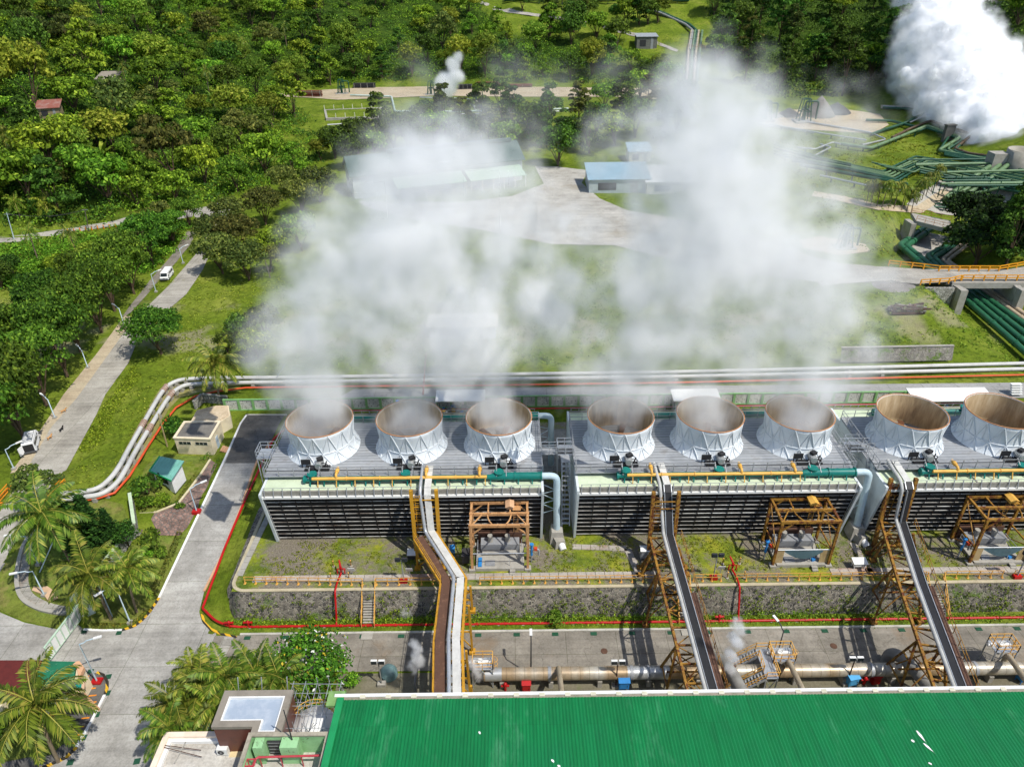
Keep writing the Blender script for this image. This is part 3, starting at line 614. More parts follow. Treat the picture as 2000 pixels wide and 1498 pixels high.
# ---------------- elevated pipe bridges ----------------
def offs(pts, d):                                 # offsets a level polyline sideways (positive = right of travel)
    o = []
    for i, p in enumerate(pts):
        a = pts[max(0, i-1)]; b = pts[min(len(pts)-1, i+1)]; t = (b-a); t.z = 0; t.normalize(); o.append(p+Vector((-t.y, t.x, 0))*d)
    return o
def pipe_bridge(label, path, zt, top, legs, wl, wr, traycol, pipem, steel):
    """path: level polyline from the tower to the building; top: points from the tower header to its first vertex"""
    path = [Vector((x, y, zt)) for x, y in path]; o = path[0].copy(); t = thing('pipe_bridge', label, 'pipe bridge', (o.x, o.y, 4.0), 0, 'pipe bridges crossing to the green roofed hall')
    L = lambda ps: [Vector((p.x-o.x, p.y-o.y, p.z-4.0)) for p in ps]
    top = [Vector(p) for p in top]; ld, rd = -1.7, 1.25
    # left and right chords
    mb = MB()
    for d in (ld, rd):
        q = L(offs(path, d))
        for a, b in zip(q, q[1:]):
            for dz in (-.25, ): mb.beam(a+Vector((0, 0, dz)), b+Vector((0, 0, dz)), .26, .42)
            n = max(1, round((b-a).length/2.2))
    q1, q2 = L(offs(path, ld)), L(offs(path, rd))
    for a1, b1, a2, b2 in zip(q1, q1[1:], q2, q2[1:]):
        n = max(1, round((b1-a1).length/2.2))
        for i in range(n+1): mb.beam(a1.lerp(b1, i/n)-Vector((0, 0, .3)), a2.lerp(b2, i/n)-Vector((0, 0, .3)), .16, .2)
        for i in range(n): p, r = (a1.lerp(b1, i/n), a2.lerp(b2, (i+1)/n)) if i % 2 else (a2.lerp(b2, i/n), a1.lerp(b1, (i+1)/n)); mb.beam(p-Vector((0, 0, .34)), r-Vector((0, 0, .34)), .09)
    mb.build('chord_frame', steel, t)
    mb = MB(); a_ = L(offs(path, wl[0])); b_ = L(offs(path, wl[1]))
    for i in range(wl[2], len(path)-1):
        p = [a_[i], a_[i+1], b_[i+1], b_[i]]; mb.add([v+Vector((0, 0, .02)) for v in p]+[v-Vector((0, 0, .06)) for v in p], [(3, 2, 1, 0), (4, 5, 6, 7), (0, 1, 5, 4), (2, 3, 7, 6)])
    mb.build('walkway', BROWN, t)
    hr = MB(); 
    for d in wr:
        q = L(offs(path, d)); deck_rail(hr, q, 1.05, 1.6, 0, .03)
    hr.build('handrail', PEACH if steel is YEL else steel, t)
    pp = MB(); q = L([p+Vector((0, 0, .45)) for p in offs(path, -.15)]); tp_ = L([v+Vector((-.55, 0, .2)) for v in top])
    pp.tube(arcpath(tp_+q, .7, 4), .21, 10); pp.build('pipe', pipem, t)
    tr = MB(); q = L([p+Vector((0, 0, .25)) for p in offs(path, .62)]); tp2 = L([v+Vector((.35, 0, .1)) for v in top]); allp = tp2+q
    for i, (a, b) in enumerate(zip(allp, allp[1:])):
        tr.beam(a, b, .82, .2, 0 if (i < 1 or not traycol) else 1)
        if traycol and i >= 1:
            r = (b-a).cross(Vector((0, 0, 1))).normalized()*.44
            for s in (-1, 1): tr.beam(a+r*s+Vector((0, 0, .04)), b+r*s+Vector((0, 0, .04)), .07, .28, 2)
            n = int((b-a).length/.9)
    tr.build('cable_tray', [paint('grey_tray', hx('#c4c3bd'), hx('#a5a49e'), .6), BLACK, GALV], t)
    for (lx, ly, zb, dx, dy, nx_) in legs:
        g = MB(); p0 = Vector((lx-o.x, ly-o.y, 0)); hz = zt-4.0-.4; zb -= 4.0
        for s in (-1, 1):
            tops = p0+Vector((s*nx_, 0, hz))
            for e in ((-1, 1) if dy else (0,)):
                g.beam(Vector((tops.x+s*dx, tops.y+e*dy, zb)), tops, .24)
                g.box((tops.x+s*dx, tops.y+e*dy, zb+.1), (.7, .7, .35))
            if dy:
                for k in (.35, .7): y = dy*(1-k); x = dx*(1-k); z = lerp(zb, hz, k); g.beam((tops.x+s*x, tops.y-y, z), (tops.x+s*x, tops.y+y, z), .14)
        for k in (.45, .8): z = lerp(zb, hz, k); x = nx_+dx*(1-k); g.beam(p0+Vector((-x, 0, z)), p0+Vector((x, 0, z)), .16)
        for e in ((-1, 1) if dy else (0,)):
            z0, z1 = lerp(zb, hz, .1), lerp(zb, hz, .8)
            g.beam(p0+Vector((-(nx_+dx*.9), e*dy*.9, z0)), p0+Vector((nx_+dx*.2, e*dy*.2, z1)), .11); g.beam(p0+Vector((nx_+dx*.9, e*dy*.9, z0)), p0+Vector((-(nx_+dx*.2), e*dy*.2, z1)), .11)
        g.build('trestle_leg', steel, t)
    # tower side ladder columns rising to the header
    tg = MB(); a, b = L([path[0]])[0], L([top[0]])[0]; ht = 14.4-4.0
    for x in (ld+.1, rd+.2):
        tg.beam((x, a.y+.3, 0), (x, a.y+1.2, ht), .42, .42)
    for k in range(16): z = hz+.2+k*.36; tg.beam((ld+.5, a.y+1.0, z), (ld+1.15, a.y+1.0, z), .05)
    for x in (ld+.5, ld+1.15): tg.beam((x, a.y+1.0, hz), (x, a.y+1.0, ht-.6), .07)
    for k in range(5): z = hz+.6+k*1.1; tg.beam((ld+.1, a.y+1.0, z), (rd+.2, a.y+1.0, z), .12); 
    tg.beam((ld, a.y+.5, .5), (rd, a.y+.9, hz), .12); tg.beam((rd, a.y+.5, .5), (ld, a.y+.9, hz), .12)
    tg.build('tower_column', steel, t)
    return t
YELW = paint('bridge_yellow', hx('#bb8a26'), hx('#8e6a20'), .5, rust=(.66, RUST)); YELR = paint('rusty_yellow', hx('#98702a'), hx('#664414'), .65, rust=(.5, RUST))
Z1 = 8.4
A = pz(838, 1043, Z1); B_ = pz(838, 1052, Z1); Cc = pz(905, 1132, Z1); Dd = pz(896, 1250, Z1); Ee = pz(903, 1345, Z1)
tx = A.x
pipe_bridge('elbowed yellow pipe bridge with a brown walkway, leftmost of the three', [(A.x-.3, A.y), (Cc.x-.9, Cc.y), (Dd.x-.9, Dd.y), (Ee.x-1.0, 42.8)], Z1,
            [(tx-.3, 71.8, 14.6), (tx-.3, 68.3, 14.0), (tx-.3, 67.6, 13.4)], [(A.x, A.y-1.5, 4.0, .1, 0, 1.5), (Cc.x-.8, Cc.y-.6, 3.9, .1, 0, 1.6), (Dd.x-.9, Dd.y+5.0, .2, .1, 0, 1.7), (Dd.x-.9, Dd.y-1.0, 0, .15, 0, 1.7), (Ee.x-.9, 45.2, 0, .15, 0, 1.7)], (-1.6, -.45, 0), (-1.65,), False, GALV, YELW)
for lb, pt, pb in (('straight yellow pipe bridge with a black cable trough, middle of the three', (1297, 1047), (1372, 1325)), ('straight rusty pipe bridge with a black cable trough, rightmost of the three', (1750, 1020), (1846, 1325))):
    a = pz(pt[0], pt[1], Z1); b = pz(pb[0], pb[1], Z1)
    pipe_bridge(lb, [(a.x, a.y), (lerp(a.x, b.x, .45), lerp(a.y, b.y, .45)), (b.x, 42.8)], Z1, [(a.x-.2, 71.8, 14.6), (a.x, 68.3, 14.0), (a.x, 67.6, 13.4)],
                [(a.x, a.y-1.6, 4.0, 1.3, .6, 1.5), (lerp(a.x, b.x, .35), 60.2, .6, 1.3, 1.6, 1.5), (lerp(a.x, b.x, .8), 49.8, 0, 1.3, 2.2, 1.5)], (1.15, 1.9, 1), (2.0,), True, paint('dull_grey_pipe', hx('#b0b0ac'), hx('#8c8b86'), .6, rust=(.66, hx('#8d7a66'))), YELR)
# ---------------- gantry frames on the terrace ----------------
def gantry(label, x0, steel, tarp):
    t = thing('gantry_frame', label, 'gantry', (x0, 64.6, 4.0), 0, 'gantry frames over the pump pits'); w, d, h = 6.9, 4.2, 7.2
    for x in (0, w):
        for y in (0, d):
            m_ = MB(); m_.beam((x, y, -.1), (x, y, h), .3); m_.box((x, y, .12), (.8, .8, .3), m=1); m_.build('post', [steel, CONC], t)
    m_ = MB()
    for y in (0, d*.5, d): m_.beam((-.2, y, h), (w+.2, y, h), .28, .36)
    for x in (0, w): m_.beam((x, 0, h-.05), (x, d, h-.05), .26, .3); m_.beam((x, 0, 2.6), (x, d, 2.6), .16)
    m_.beam((0, d, 3.2), (w, d, 3.2), .16)
    m_.beam((2.1, d*.5, h), (2.1, d, h), .18); m_.beam((4.8, d*.5, h), (4.8, d, h), .18)
    for x, s in ((0, 1), (w, -1)): m_.beam((x, 0, h-1.5), (x+s*1.5, 0, h-.1), .16); m_.beam((x, d, h-1.5), (x+s*1.5, d, h-.1), .16); m_.beam((x, 0, h-.1), (x+s*1.4, d*.5, h), .14); m_.beam((x, d*.98, .5), (x, .3, 2.5), .1); m_.beam((x, d*.98, 6.6), (x, .3, 2.8), .1)
    m_.build('top_frame', steel, t)
    for s in (0, 1): xa = 2.0 if s == 0 else 4.9; k = 1 if s == 0 else -1; m_ = MB(); m_.tube(arcpath([(xa, d*.5, h-.05), (xa+k*.15, d*.25, h-.05), (xa+k*.75, .1, h-.05)], 1.0), .1, 6); m_.build('curved_brace', steel, t)
    m_ = MB(); m_.add([(4.2, d*.62, h+.5), (4.75, d*.62, h+.75), (5.3, d*.62, h+.5), (4.2, d*.98, h+.5), (4.75, d*.98, h+.75), (5.3, d*.98, h+.5)], [(0, 1, 4, 3), (1, 2, 5, 4)]); m_.box((4.75, d*.8, h+.2), (.8, .9, .5)); m_.build('hoist_cover', paint('hoist_tan', hx('#c8a07c'), hx('#a8805c')) if not tarp else YELP, t)
    m_ = MB()
    for s in (5.2, 5.75): m_.beam((s, d+.1, 0), (s, d+.1, h), .06)
    for k in range(24): m_.beam((5.2, d+.1, .2+k*.3), (5.75, d+.1, .2+k*.3), .04)
    m_.box((5.6, d-.3, h-.5), (1.0, 1.2, .08)); m_.build('ladder', steel, t)
    m_ = MB(); m_.box((w/2, 1.9, .2), (w-.9, 4.4, .5)); m_.box((5.0, -.65, .05), (.7, .8, .3)); m_.box((5.0, -.55, .2), (.7, .4, .4)); m_.build('pit_slab', CONC, t)
    m_ = MB(); m_.box((w/2, 3.3, 1.0), (w-2.0, 1.3, 1.3), m=0); m_.tube([(1.2, 2.2, .75), (w-1.4, 2.2, .75)], .3, 12, 1); m_.box((w/2, 4.5, 1.2), (w-1.2, .5, 2.0), m=2); m_.cyl((2.2, 3.3, 1.6), .35, 1.0, 12, 1); m_.cyl((4.4, 3.3, 1.6), .35, 1.0, 12, 1); m_.build('pump_unit', [GREY, CONC, BROWN], t)
    m_ = MB()
    for p, q in (((.6, .4, .5), (.6, .4, 1.6)), ((w-.7, .3, .5), (w-.7, .3, 1.6)), ((w-.7, 3.6, .5), (w-.7, 3.6, 1.6)), ((.6, 3.6, .5), (.6, 3.6, 1.6)), ((w/2+1.2, .2, .5), (w/2+1.2, .2, 1.6))): m_.beam(p, q, .06)
    for z in (1.05, 1.6): m_.beam((.6, .4, z), (.6, 3.6, z), .05); m_.beam((w-.7, .3, z), (w-.7, 3.6, z), .05)
    m_.tube([(-.1, .1, 2.6), (w+.2, .1, 2.6)], .07, 6); m_.build('pit_railing', GALV, t)
    m_ = MB(); m_.box((.95, .75, .52), (.45, 1.5, .2), m=0) if not tarp else m_.box((5.0, .9, .6), (.5, 1.3, .35), .3, 0)
    m_.box((2.2, .6, .5), (1.2, .9, .14), m=1); m_.build('blue_crates', [BLUE, GREY], t)
    vb = MB(); xx = w+.5 if not tarp else -.7; vb.tube(arcpath([(xx-.5, 1.2, 2.2), (xx+.9, 1.2, 2.2), (xx+.9, 1.2, 1.2)], .3), .13, 8, 1); vb.tube([(xx, 1.2, 1.2), (xx, 1.2, 2.9)], .16, 8, 0); vb.cyl((xx, 1.2, 2.9), .26, .16, 10, 0); vb.box((xx+.5, 1.1, 2.35), (.4, .4, .35), m=2); vb.tube([(xx, 1.2, 0), (xx, 1.2, 1.2)], .1, 8, 1); vb.build('blue_valve', [BLUE, GREY, paint('valve_orange', hx('#c8482a'), hx('#a03820'))], t)
    if tarp:
        m_ = MB(); n = 8
        for i in range(n):
            f = lambda k: (1.2+(w-2.2)*k/n, .15-.25*math.sin(math.pi*k/n), 2.6), 
            a, b = f[0](i), f[0](i+1); da = 1.0*math.sin(math.pi*(i+.2)/(n+.4))+.25; db = 1.0*math.sin(math.pi*(i+1.2)/(n+.4))+.25
            m_.quad(a, b, (b[0], b[1]-.1, b[2]-db), (a[0], a[1]-.1, a[2]-da))
        m_.build('sagging_tarp', paint('grey_tarp', hx('#4d656c'), hx('#3c5056'), .6), t)
        for x in (.35, w-1.0): m_ = MB(); m_.box((x+.3, .12, 1.5), (1.0, .06, 2.2)); m_.build('rust_stained_screen', paint('stained_screen', hx('#b09a70'), hx('#7a6038'), .8), t)
    return t
gx1 = pz(923, 1110, 4).x; gx2 = pz(1508, 1105, 4.0).x; gx3 = pz(1893, 1102, 4).x
gantry('tan painted gantry frame over a pump pit in front of the left tower', gx1, paint('tan_steel', hx('#c09262'), hx('#8a5a34'), .6, rust=(.58, RUST)), False)
gantry('rusty yellow gantry frame with a grey tarp in front of the middle tower', gx2, YELR, True)
gantry('rusty yellow gantry frame at the right picture edge', gx3, YELR, True)
# ---------------- terrace yard details ----------------
def slabs(name, label, pts, w, mt, h=.1, z=None):
    mb = MB(); pts = [Vector(p) for p in pts]
    for a, b in zip(pts, pts[1:]):
        n = max(1, round((b-a).length/1.15))
        for i in range(n): p, q = a.lerp(b, (i+.02)/n), a.lerp(b, (i+.97)/n); mb.beam(p+Vector((0, 0, h/2)), q+Vector((0, 0, h/2)), w, h)
    return tag(mb.build(name, mt), label, 'path')
M_RSLAB = mat_conc('rust_stained_slab', hx('#94877a'), hx('#a8a298'), hx('#9a6a50'), None, 0, hx('#96502e'))
slabs('slab_path', 'rust stained slab path behind the terrace railing', [(XE+3, 63.4, 4), (18, 63.4, 4)], 1.0, M_RSLAB)
slabs('slab_path', 'pale slab path behind the right hand terrace railing', [(39, 63.5, 4), (72, 63.5, 4)], 1.0, M_RSLAB)
slabs('slab_path', 'slab path running up to the left end wall of the left tower', [pz(468, 1125, 4), pz(540, 975, 4)], .75, CONC)
slabs('slab_path', 'rusty slab path from the anchor block towards the second pipe bridge', [pz(1118, 1068, 4), pz(1225, 1072, 4), pz(1252, 1130, 4)], .9, M_RSLAB)
slabs('slab_path', 'slab path between the second gantry frame and the third pipe bridge', [pz(1665, 1060, 4), pz(1700, 1120, 4)], .9, M_RSLAB)
slabs('slab_path', 'concrete strip crossing the front road end beside the red pipe corner', [Vector((-34.2, 58.1, .1)), Vector((-34.5, 53, .1))], 1.3, C_WALK, .04)
def flood(label, base, h, mt=GREY, red=False, rz=0):
    t = thing('floodlight_pole', label, 'floodlight', base, rz, 'floodlight poles'); mb = MB(); mb.tube([(0, 0, 0), (0, 0, h)], [.09, .06], 8); mb.build('pole', mt, t)
    mb = MB(); mb.beam((-.7, 0, h), (.7, 0, h), .09)
    mb.build('crossarm', GALV, t)
    for s in (-.42, .42):
        mb = MB(); mb.box((s, -.12, h+.25), (.66, .25, .5), 0, 0); mb.box((s, -.27, h+.25), (.6, .06, .44), 0, 1); mb.build('lamp_head', [DARK if mt is GREY else ROOFW, GLASS], t)
    mb = MB(); mb.box((0, 0, .2), (.9, .6, .5)); mb.build('footing', RED if red else CONC, t); return t
flood('floodlight pole with two dark lamps in front of the left tower', pz(789, 1136, 4), 3.6, red=True)
flood('floodlight pole with two dark lamps in front of the middle tower', pz(1393, 1130, 4), 3.8, red=True)
flood('floodlight pole with two dark lamps at the right end of the terrace', pz(1985, 1128, 4), 4.0, red=True)
def signboard(label, p, mt=ROOFW, h=1.3):
    t = thing('notice_board', label, 'notice board', p, 0, 'blank notice boards on the terrace'); mb = MB(); mb.beam((0, .03, 0), (0, .03, h), .08); mb.build('post', GREY, t)
    mb = MB(); mb.beam((0, 0, h-.35), (0, -.25, h+.35), .85, .04, up=(0, 1, 0)); mb.build('board', mt, t)
signboard('small white notice board beside the left floodlight pole', pz(801, 1126, 4)); signboard('small white notice board right of the left fire monitor', pz(688, 1121, 4), h=.9); signboard('small white notice board left of the second fire monitor', pz(1406, 1122, 4))
def cabinet(name, label, p, sz, mt, legs=True, roof=None, rz=0, cat='cabinet', group=None):
    t = thing(name, label, cat, p, rz, group); mb = MB(); z0 = .5 if legs else 0
    mb.box((0, 0, z0+sz[2]/2), sz); mb.build('body', mt, t)
    mb = MB(); mb.add([(-sz[0]*.58, -sz[1]*.65, z0+sz[2]), (sz[0]*.58, -sz[1]*.65, z0+sz[2]), (sz[0]*.58, sz[1]*.6, z0+sz[2]+.22), (-sz[0]*.58, sz[1]*.6, z0+sz[2]+.22), (-sz[0]*.58, -sz[1]*.65, z0+sz[2]+.06), (sz[0]*.58, -sz[1]*.65, z0+sz[2]+.06), (sz[0]*.58, sz[1]*.6, z0+sz[2]+.28), (-sz[0]*.58, sz[1]*.6, z0+sz[2]+.28)], [(3, 2, 1, 0), (4, 5, 6, 7), (0, 1, 5, 4), (1, 2, 6, 5), (2, 3, 7, 6), (3, 0, 4, 7)]); mb.build('lid', roof or mt, t)
    mb = MB(); mb.box((sz[0]*.02, -sz[1]/2-.02, z0+sz[2]*.5), (sz[0]*.86, .03, sz[2]*.84)); mb.box((sz[0]*.3, -sz[1]/2-.05, z0+sz[2]*.5), (.05, .05, .2), m=1); mb.build('door', [mt, DARK], t)
    if legs:
        for a in (-1, 1):
            for b in (-1, 1): mb = MB(); mb.beam((a*sz[0]*.42, b*sz[1]*.42, 0), (a*sz[0]*.42, b*sz[1]*.42, z0), .08); mb.build('leg', mt, t)
    return t
cabinet('equipment_box', 'grey box on a red base between the left and second gantry frames', pz(1257, 1092, 4), (1.0, .7, 1.2), GREY, roof=ROOFW)
cabinet('equipment_box', 'small blue box beside the left gantry frame', pz(884, 1082, 4), (.6, .5, .6), BLUE)
cabinet('equipment_box', 'white peaked box beside the foot of the elbowed pipe bridge', pz(806, 1093, 4), (1.0, .8, .7), DARK, roof=ROOFW)
cabinet('equipment_box', 'white tank box right of the second gantry frame', pz(1675, 1108, 4), (1.5, .8, .5), ROOFW)
cabinet('equipment_box', 'black compressor box against the left gantry frame', pz(911, 1100, 4), (.9, 1.0, 1.3), DARK)
# ---------------- front strip: steam main, cabinets, platforms ----------------
def mat_main():
    m, t, b = nodes('steam_main_cladding'); v = pos(t)
    col = ramp(t, tex(t, v, .13, 4, .6, sx=(1, .1, .1)), [(.35, hx('#8d7450')), (.48, hx('#a89274')), (.58, hx('#b9b2a2')), (.7, hx('#c6c4bc'))])
    col = mix(t, 1.0, col, ramp(t, tex(t, v, 1.6, 6, .75), [(.3, .7), (.55, 1.02), (.7, 1.1)]), 'MULTIPLY')
    w = N(t, 'ShaderNodeTexWave', Scale=.31); w.bands_direction = 'X'; t.links.new(v, w.inputs['Vector']); col = mix(t, ramp(t, w.outputs['Fac'], [(0, .55), (.02, 0)]), col, hx('#4e4030'))
    t.links.new(col, b.inputs['Base Color']); b.inputs['Roughness'].default_value = .42; b.inputs['Metallic'].default_value = .35; return m
YM = 51.2; x_m0 = pz(945, 1318, 1.7).x
t = thing('steam_main', 'long beige insulated steam main running along the front of the hall', 'steam pipe', (0, YM, 0)); mb = MB(); mb.tube([(x_m0, 0, 1.7), (125, 0, 1.7)], .72, 24); mb.build('insulated_pipe', mat_main(), t)
for k in range(12): x = x_m0+2+k*5.4; mb = MB(); mb.box((x, 0, .5), (.5, 1.3, 1.0)); mb.build('saddle_support', CONC, t)
for xa, xb in ((pz(1225, 1316, 1.7).x, pz(1307, 1316, 1.7).x), (pz(948, 1318, 1.7).x, pz(980, 1318, 1.7).x)):
    mb = MB(); mb.tube([(xa, 0, 1.7), (xb, 0, 1.7)], .735, 24); mb.build('bright_cladding', SILV, t)
for px in (1070, 1230, 1262, 1700, 1905): x = pz(px, 1314, 1.7).x; mb = MB(); mb.tube([(x, 0, 1.7), (x+.35, 0, 1.7)], .78, 24); mb.build('strap_band', GREY, t)
def slant(label, pa, za, pb, zb, r, mt):
    a = pz(*pa, za); b = pz(*pb, zb); mb = MB(); mb.tube(arcpath([a-Vector((0, 0, 1.2)), a, b], .6, 5), r, 12); return tag(mb.build('branch_pipe', mt), label, 'branch pipe', 'pipes leaning from the steam main into the hall')
slant('tapered beige branch pipe leaning over the steam main into the hall', (1091, 1302), 2.2, (1097, 1352), 6.0, .28, BEIGE)
slant('grey branch pipe leaning over the steam main beside the crossover stair', (1540, 1290), 3.2, (1570, 1352), 6.0, .3, BEIGE)
slant('beige branch pipe leaning from the valve platform at the right picture edge', (1968, 1278), 3.2, (2012, 1340), 6.0, .3, BEIGE)
mb = MB(); a = pz(885, 1355, 3.2); mb.tube(arcpath([a, Vector((a.x-.1, 50.0, 3.2)), Vector((a.x+.1, 53.4, 2.9)), Vector((a.x+.1, 54.4, 1.2))], 1.2, 6), [.8]*0 or .8, 18); tag(mb.build('exhaust_duct', SILV), 'shiny silver duct lying under the elbowed pipe bridge', 'duct')
def valve_platform(label, x, y, w=2.2, d=1.6, h=3.0):
    t = thing('valve_platform', label, 'platform', (x, y, 0), 0, 'valve platforms over the steam main'); mb = MB()
    for a in (-1, 1):
        for b in (-1, 1): mb.beam((a*w/2, b*d/2, 0), (a*w/2, b*d/2, h), .12)
    for a in (-1, 1): mb.beam((a*w/2, -d/2, .4), (0, -d/2, h-.2), .08)
    mb.build('support_frame', GALV, t); mb = MB(); mb.box((0, 0, h), (w, d, .08)); mb.build('grating', GALV, t)
    mb = MB(); deck_rail(mb, [(-w/2, -d/2, h), (-w/2, d/2, h), (w/2, d/2, h), (w/2, -d/2, h), (-w/2, -d/2, h)], 1.1, .9); mb.build('handrail', PEACH, t)
    mb = MB(); mb.tube([(-.3, 0, h-1), (-.3, 0, h+.5)], .28, 10); mb.tube([(-1.6, .2, h+.1), (.9, .2, h+.1)], .2, 10); mb.tube([(-.3+.3*math.cos(q), -.1, h+.75+.3*math.sin(q)) for q in np.linspace(0, 6.3, 13)], .04, 5, cap=False); mb.build('valve', [ROOFW], t)
    mb = MB()
    for s in (-.25, .25): mb.beam((w/2+.15, s, 0), (w/2+.15, s, h+1), .05)
    for k in range(12): mb.beam((w/2+.15, -.25, .2+k*.3), (w/2+.15, .25, .2+k*.3), .035)
    for k in range(4): mb.tube([(w/2+.15+.38*math.sin(q), .38*math.cos(q), 1.6+k*.7) for q in np.linspace(0, math.pi, 8)], .03, 4, cap=False)
    mb.build('caged_ladder', PEACH, t)
q = pz(943, 1290, 3.0); valve_platform('valve platform with peach rails at the left end of the steam main', q.x, q.y-.4)
q = pz(1525, 1275, 3.2); valve_platform('valve platform beside the silver crossover stair', q.x, q.y-.2, 2.4, 1.8, 3.2)
q = pz(1958, 1262, 3.2); valve_platform('valve platform with peach rails near the right picture edge', q.x, q.y, 2.4, 1.6, 3.2)
q = pz(1498, 1296, 3.0); t = thing('crossover_stair', 'silver stair with peach handrails climbing over the steam main', 'stair', (q.x, q.y, 0)); mb = MB(); mb.box((0, 0, 3.0), (1.4, 3.8, .1)); mb.build('landing', GALV, t)
for s, yy in ((-1, -1.45), (-1, 1.45)):
    mb = MB(); hb = MB(); n = 12
    for k in range(n): mb.box((-.7-.3*(k+.5), yy, 3.0-.25*(k+1)), (.28, .95, .05), m=0)
    for e in (-.5, .5):
        mb.beam((-.7, yy+e, 2.95), (-.7-.3*n, yy+e, 0), .06, .24, 1)
        for k in (.5, 1.0): hb.beam((-.7, yy+e, 3.0+k), (-.7-.3*n, yy+e, k), .06)
        for k in range(5): hb.beam((-.7-.3*n*k/4, yy+e, 3-3*k/4), (-.7-.3*n*k/4, yy+e, 4-3*k/4), .06)
    mb.build('stair_flight', [GREY, GALV], t); hb.build('handrail', PEACH, t)
hb = MB(); deck_rail(hb, [(-.7, -1.0, 3), (-.7, 1.0, 3)], 1.05, 1.0); deck_rail(hb, [(.7, -1.9, 3), (.7, 1.9, 3)], 1.05, 1.0); deck_rail(hb, [(-.7, 1.9, 3), (.7, 1.9, 3)], 1.05, 1.0); deck_rail(hb, [(-.7, -1.9, 3), (.7, -1.9, 3)], 1.05, 1.0); hb.build('landing_rail', PEACH, t)
mb = MB()
for x in (-.6, .6):
    for y in (-1.8, 1.8): mb.beam((x, y, 0), (x, y, 3), .12)
mb.beam((-.6, -1.8, .3), (.6, -1.8, 2.8), .07); mb.beam((.6, -1.8, .3), (-.6, -1.8, 2.8), .07); mb.build('support_frame', GALV, t)
YC = 47.6
def at(px, py, z=0): return pz(px, py, z)
q = at(1217, 1345); cabinet('switch_cabinet', 'blue cabinet on legs left of the second pipe bridge', (q.x, q.y, 0), (1.1, .8, 1.1), BLUE, group='blue cabinets along the hall')
q = at(1660, 1338); cabinet('switch_cabinet', 'light blue cabinet between the crossover stair and the third pipe bridge', (q.x, q.y, 0), (1.1, .8, 1.1), paint('light_blue_paint', hx('#4fa0d0'), hx('#3f86b4')), rz=.2, group='blue cabinets along the hall')
q = at(1994, 1330); cabinet('switch_cabinet', 'blue cabinet at the right picture edge', (q.x, q.y, 0), (1.1, .8, 1.1), BLUE, rz=.2, group='blue cabinets along the hall')
q = at(1028, 1348); cabinet('hose_box', 'red hose box left of the tapered branch pipe', (q.x, q.y, 0), (.9, .5, 1.2), RED, False, cat='hose box', group='red hose boxes')
q = at(1708, 1333); cabinet('hose_box', 'red hose box left of the third pipe bridge', (q.x, q.y, 0), (.9, .5, 1.2), RED, False, rz=.15, cat='hose box', group='red hose boxes')
for px, py, lb in ((987, 1348, 'red hydrant at the left end of the steam main'), (1686, 1336, 'red hydrant beside the red hose box left of the third pipe bridge')):
    q = at(px, py); t = thing('hydrant', lb, 'hydrant', (q.x, q.y, 0), 0, 'red hydrants beside the hall'); mb = MB(); mb.cyl((0, 0, 0), .15, 1.0, 10); mb.lathe([(.22, .95), (.22, 1.15), (.1, 1.3), (0, 1.32)], (0, 0, 0), 12); mb.build('barrel', RED, t); mb = MB(); mb.tube([(-.45, 0, .8), (.45, 0, .8)], .13, 10); mb.build('outlets', RED, t)
def street_lamp(label, base, h, d, arm=1.3, mt=None, red=False, group='street lamps of the plant'):
    """d: direction of the arm"""
    d = Vector((d[0], d[1], 0)).normalized(); t = thing('street_lamp', label, 'street lamp', base, 0, group); mt = mt or paint('lamp_pole', hx('#b9cbd4'), hx('#9fb2bc'), .5)
    mb = MB(); mb.tube([(0, 0, 0), (0, 0, h-.3)]+[d*(arm*math.sin(k*math.pi/8)*.45)+Vector((0, 0, h-.3+.3*(1-math.cos(k*math.pi/8)))) for k in (1, 2, 3, 4)]+[d*arm+Vector((0, 0, h+.1))], [.1]+[.07]*6, 8); mb.build('pole', mt, t)
    mb = MB(); mb.beam(d*(arm-.1)+Vector((0, 0, h+.1)), d*(arm+.75)+Vector((0, 0, h+.18)), .28, .14); mb.build('lamp_head', ROOFW, t)
    mb = MB(); mb.box((0, 0, .15), (.55, .55, .4) if not red else (1.1, .8, .55)); mb.build('footing', RED if red else CONC, t)
dk = paint('dark_pole', hx('#3c3c3a'), hx('#2c2c2a'))
q = at(1037, 1318); street_lamp('dark street lamp with a white head on the front road edge', (q.x, q.y, 0), 6.0, (0, 1), .5, dk)
q = at(1512, 1300); street_lamp('leaning dark street lamp beside the crossover stair', (q.x, q.y, 0), 6.2, (-.4, 1), 1.1, dk)
q = at(1202, 1342); flood('dark pole with four white flood lamps left of the second pipe bridge', (q.x, q.y, 0), 4.2, paint('rust_pole', hx('#4a3026'), hx('#30201a')))
q = at(1652, 1338); flood('leaning dark pole with white flood lamps above the light blue cabinet', (q.x, q.y, 0), 4.4, paint('rust_pole', hx('#4a3026'), hx('#30201a')))
q = at(746, 1338); flood('grey floodlight pole beside the white flowering tree', (q.x, q.y, 0), 3.9, paint('flood_pole_grey', hx('#8d8d88'), hx('#6d6d68')))
for px, py, lb in ((812, 1348, 'thin steam vent pipe left of the elbowed pipe bridge'), (1428, 1345, 'rusty tipped vent pipe beside the second pipe bridge')):
    q = at(px, py); mb = MB(); mb.tube(arcpath([(0, 0, 0), (0, 0, 1.2), (.1, .6, 2.0), (.1, .6, 2.6)], .3), .13, 8, 0); mb.tube([(.1, .6, 2.6), (.1, .6, 3.1)], .15, 8, 1); o = mb.build('vent_pipe', [GREY, BROWN]); o.location = q; tag(o, lb, 'vent pipe', 'small steam vents')
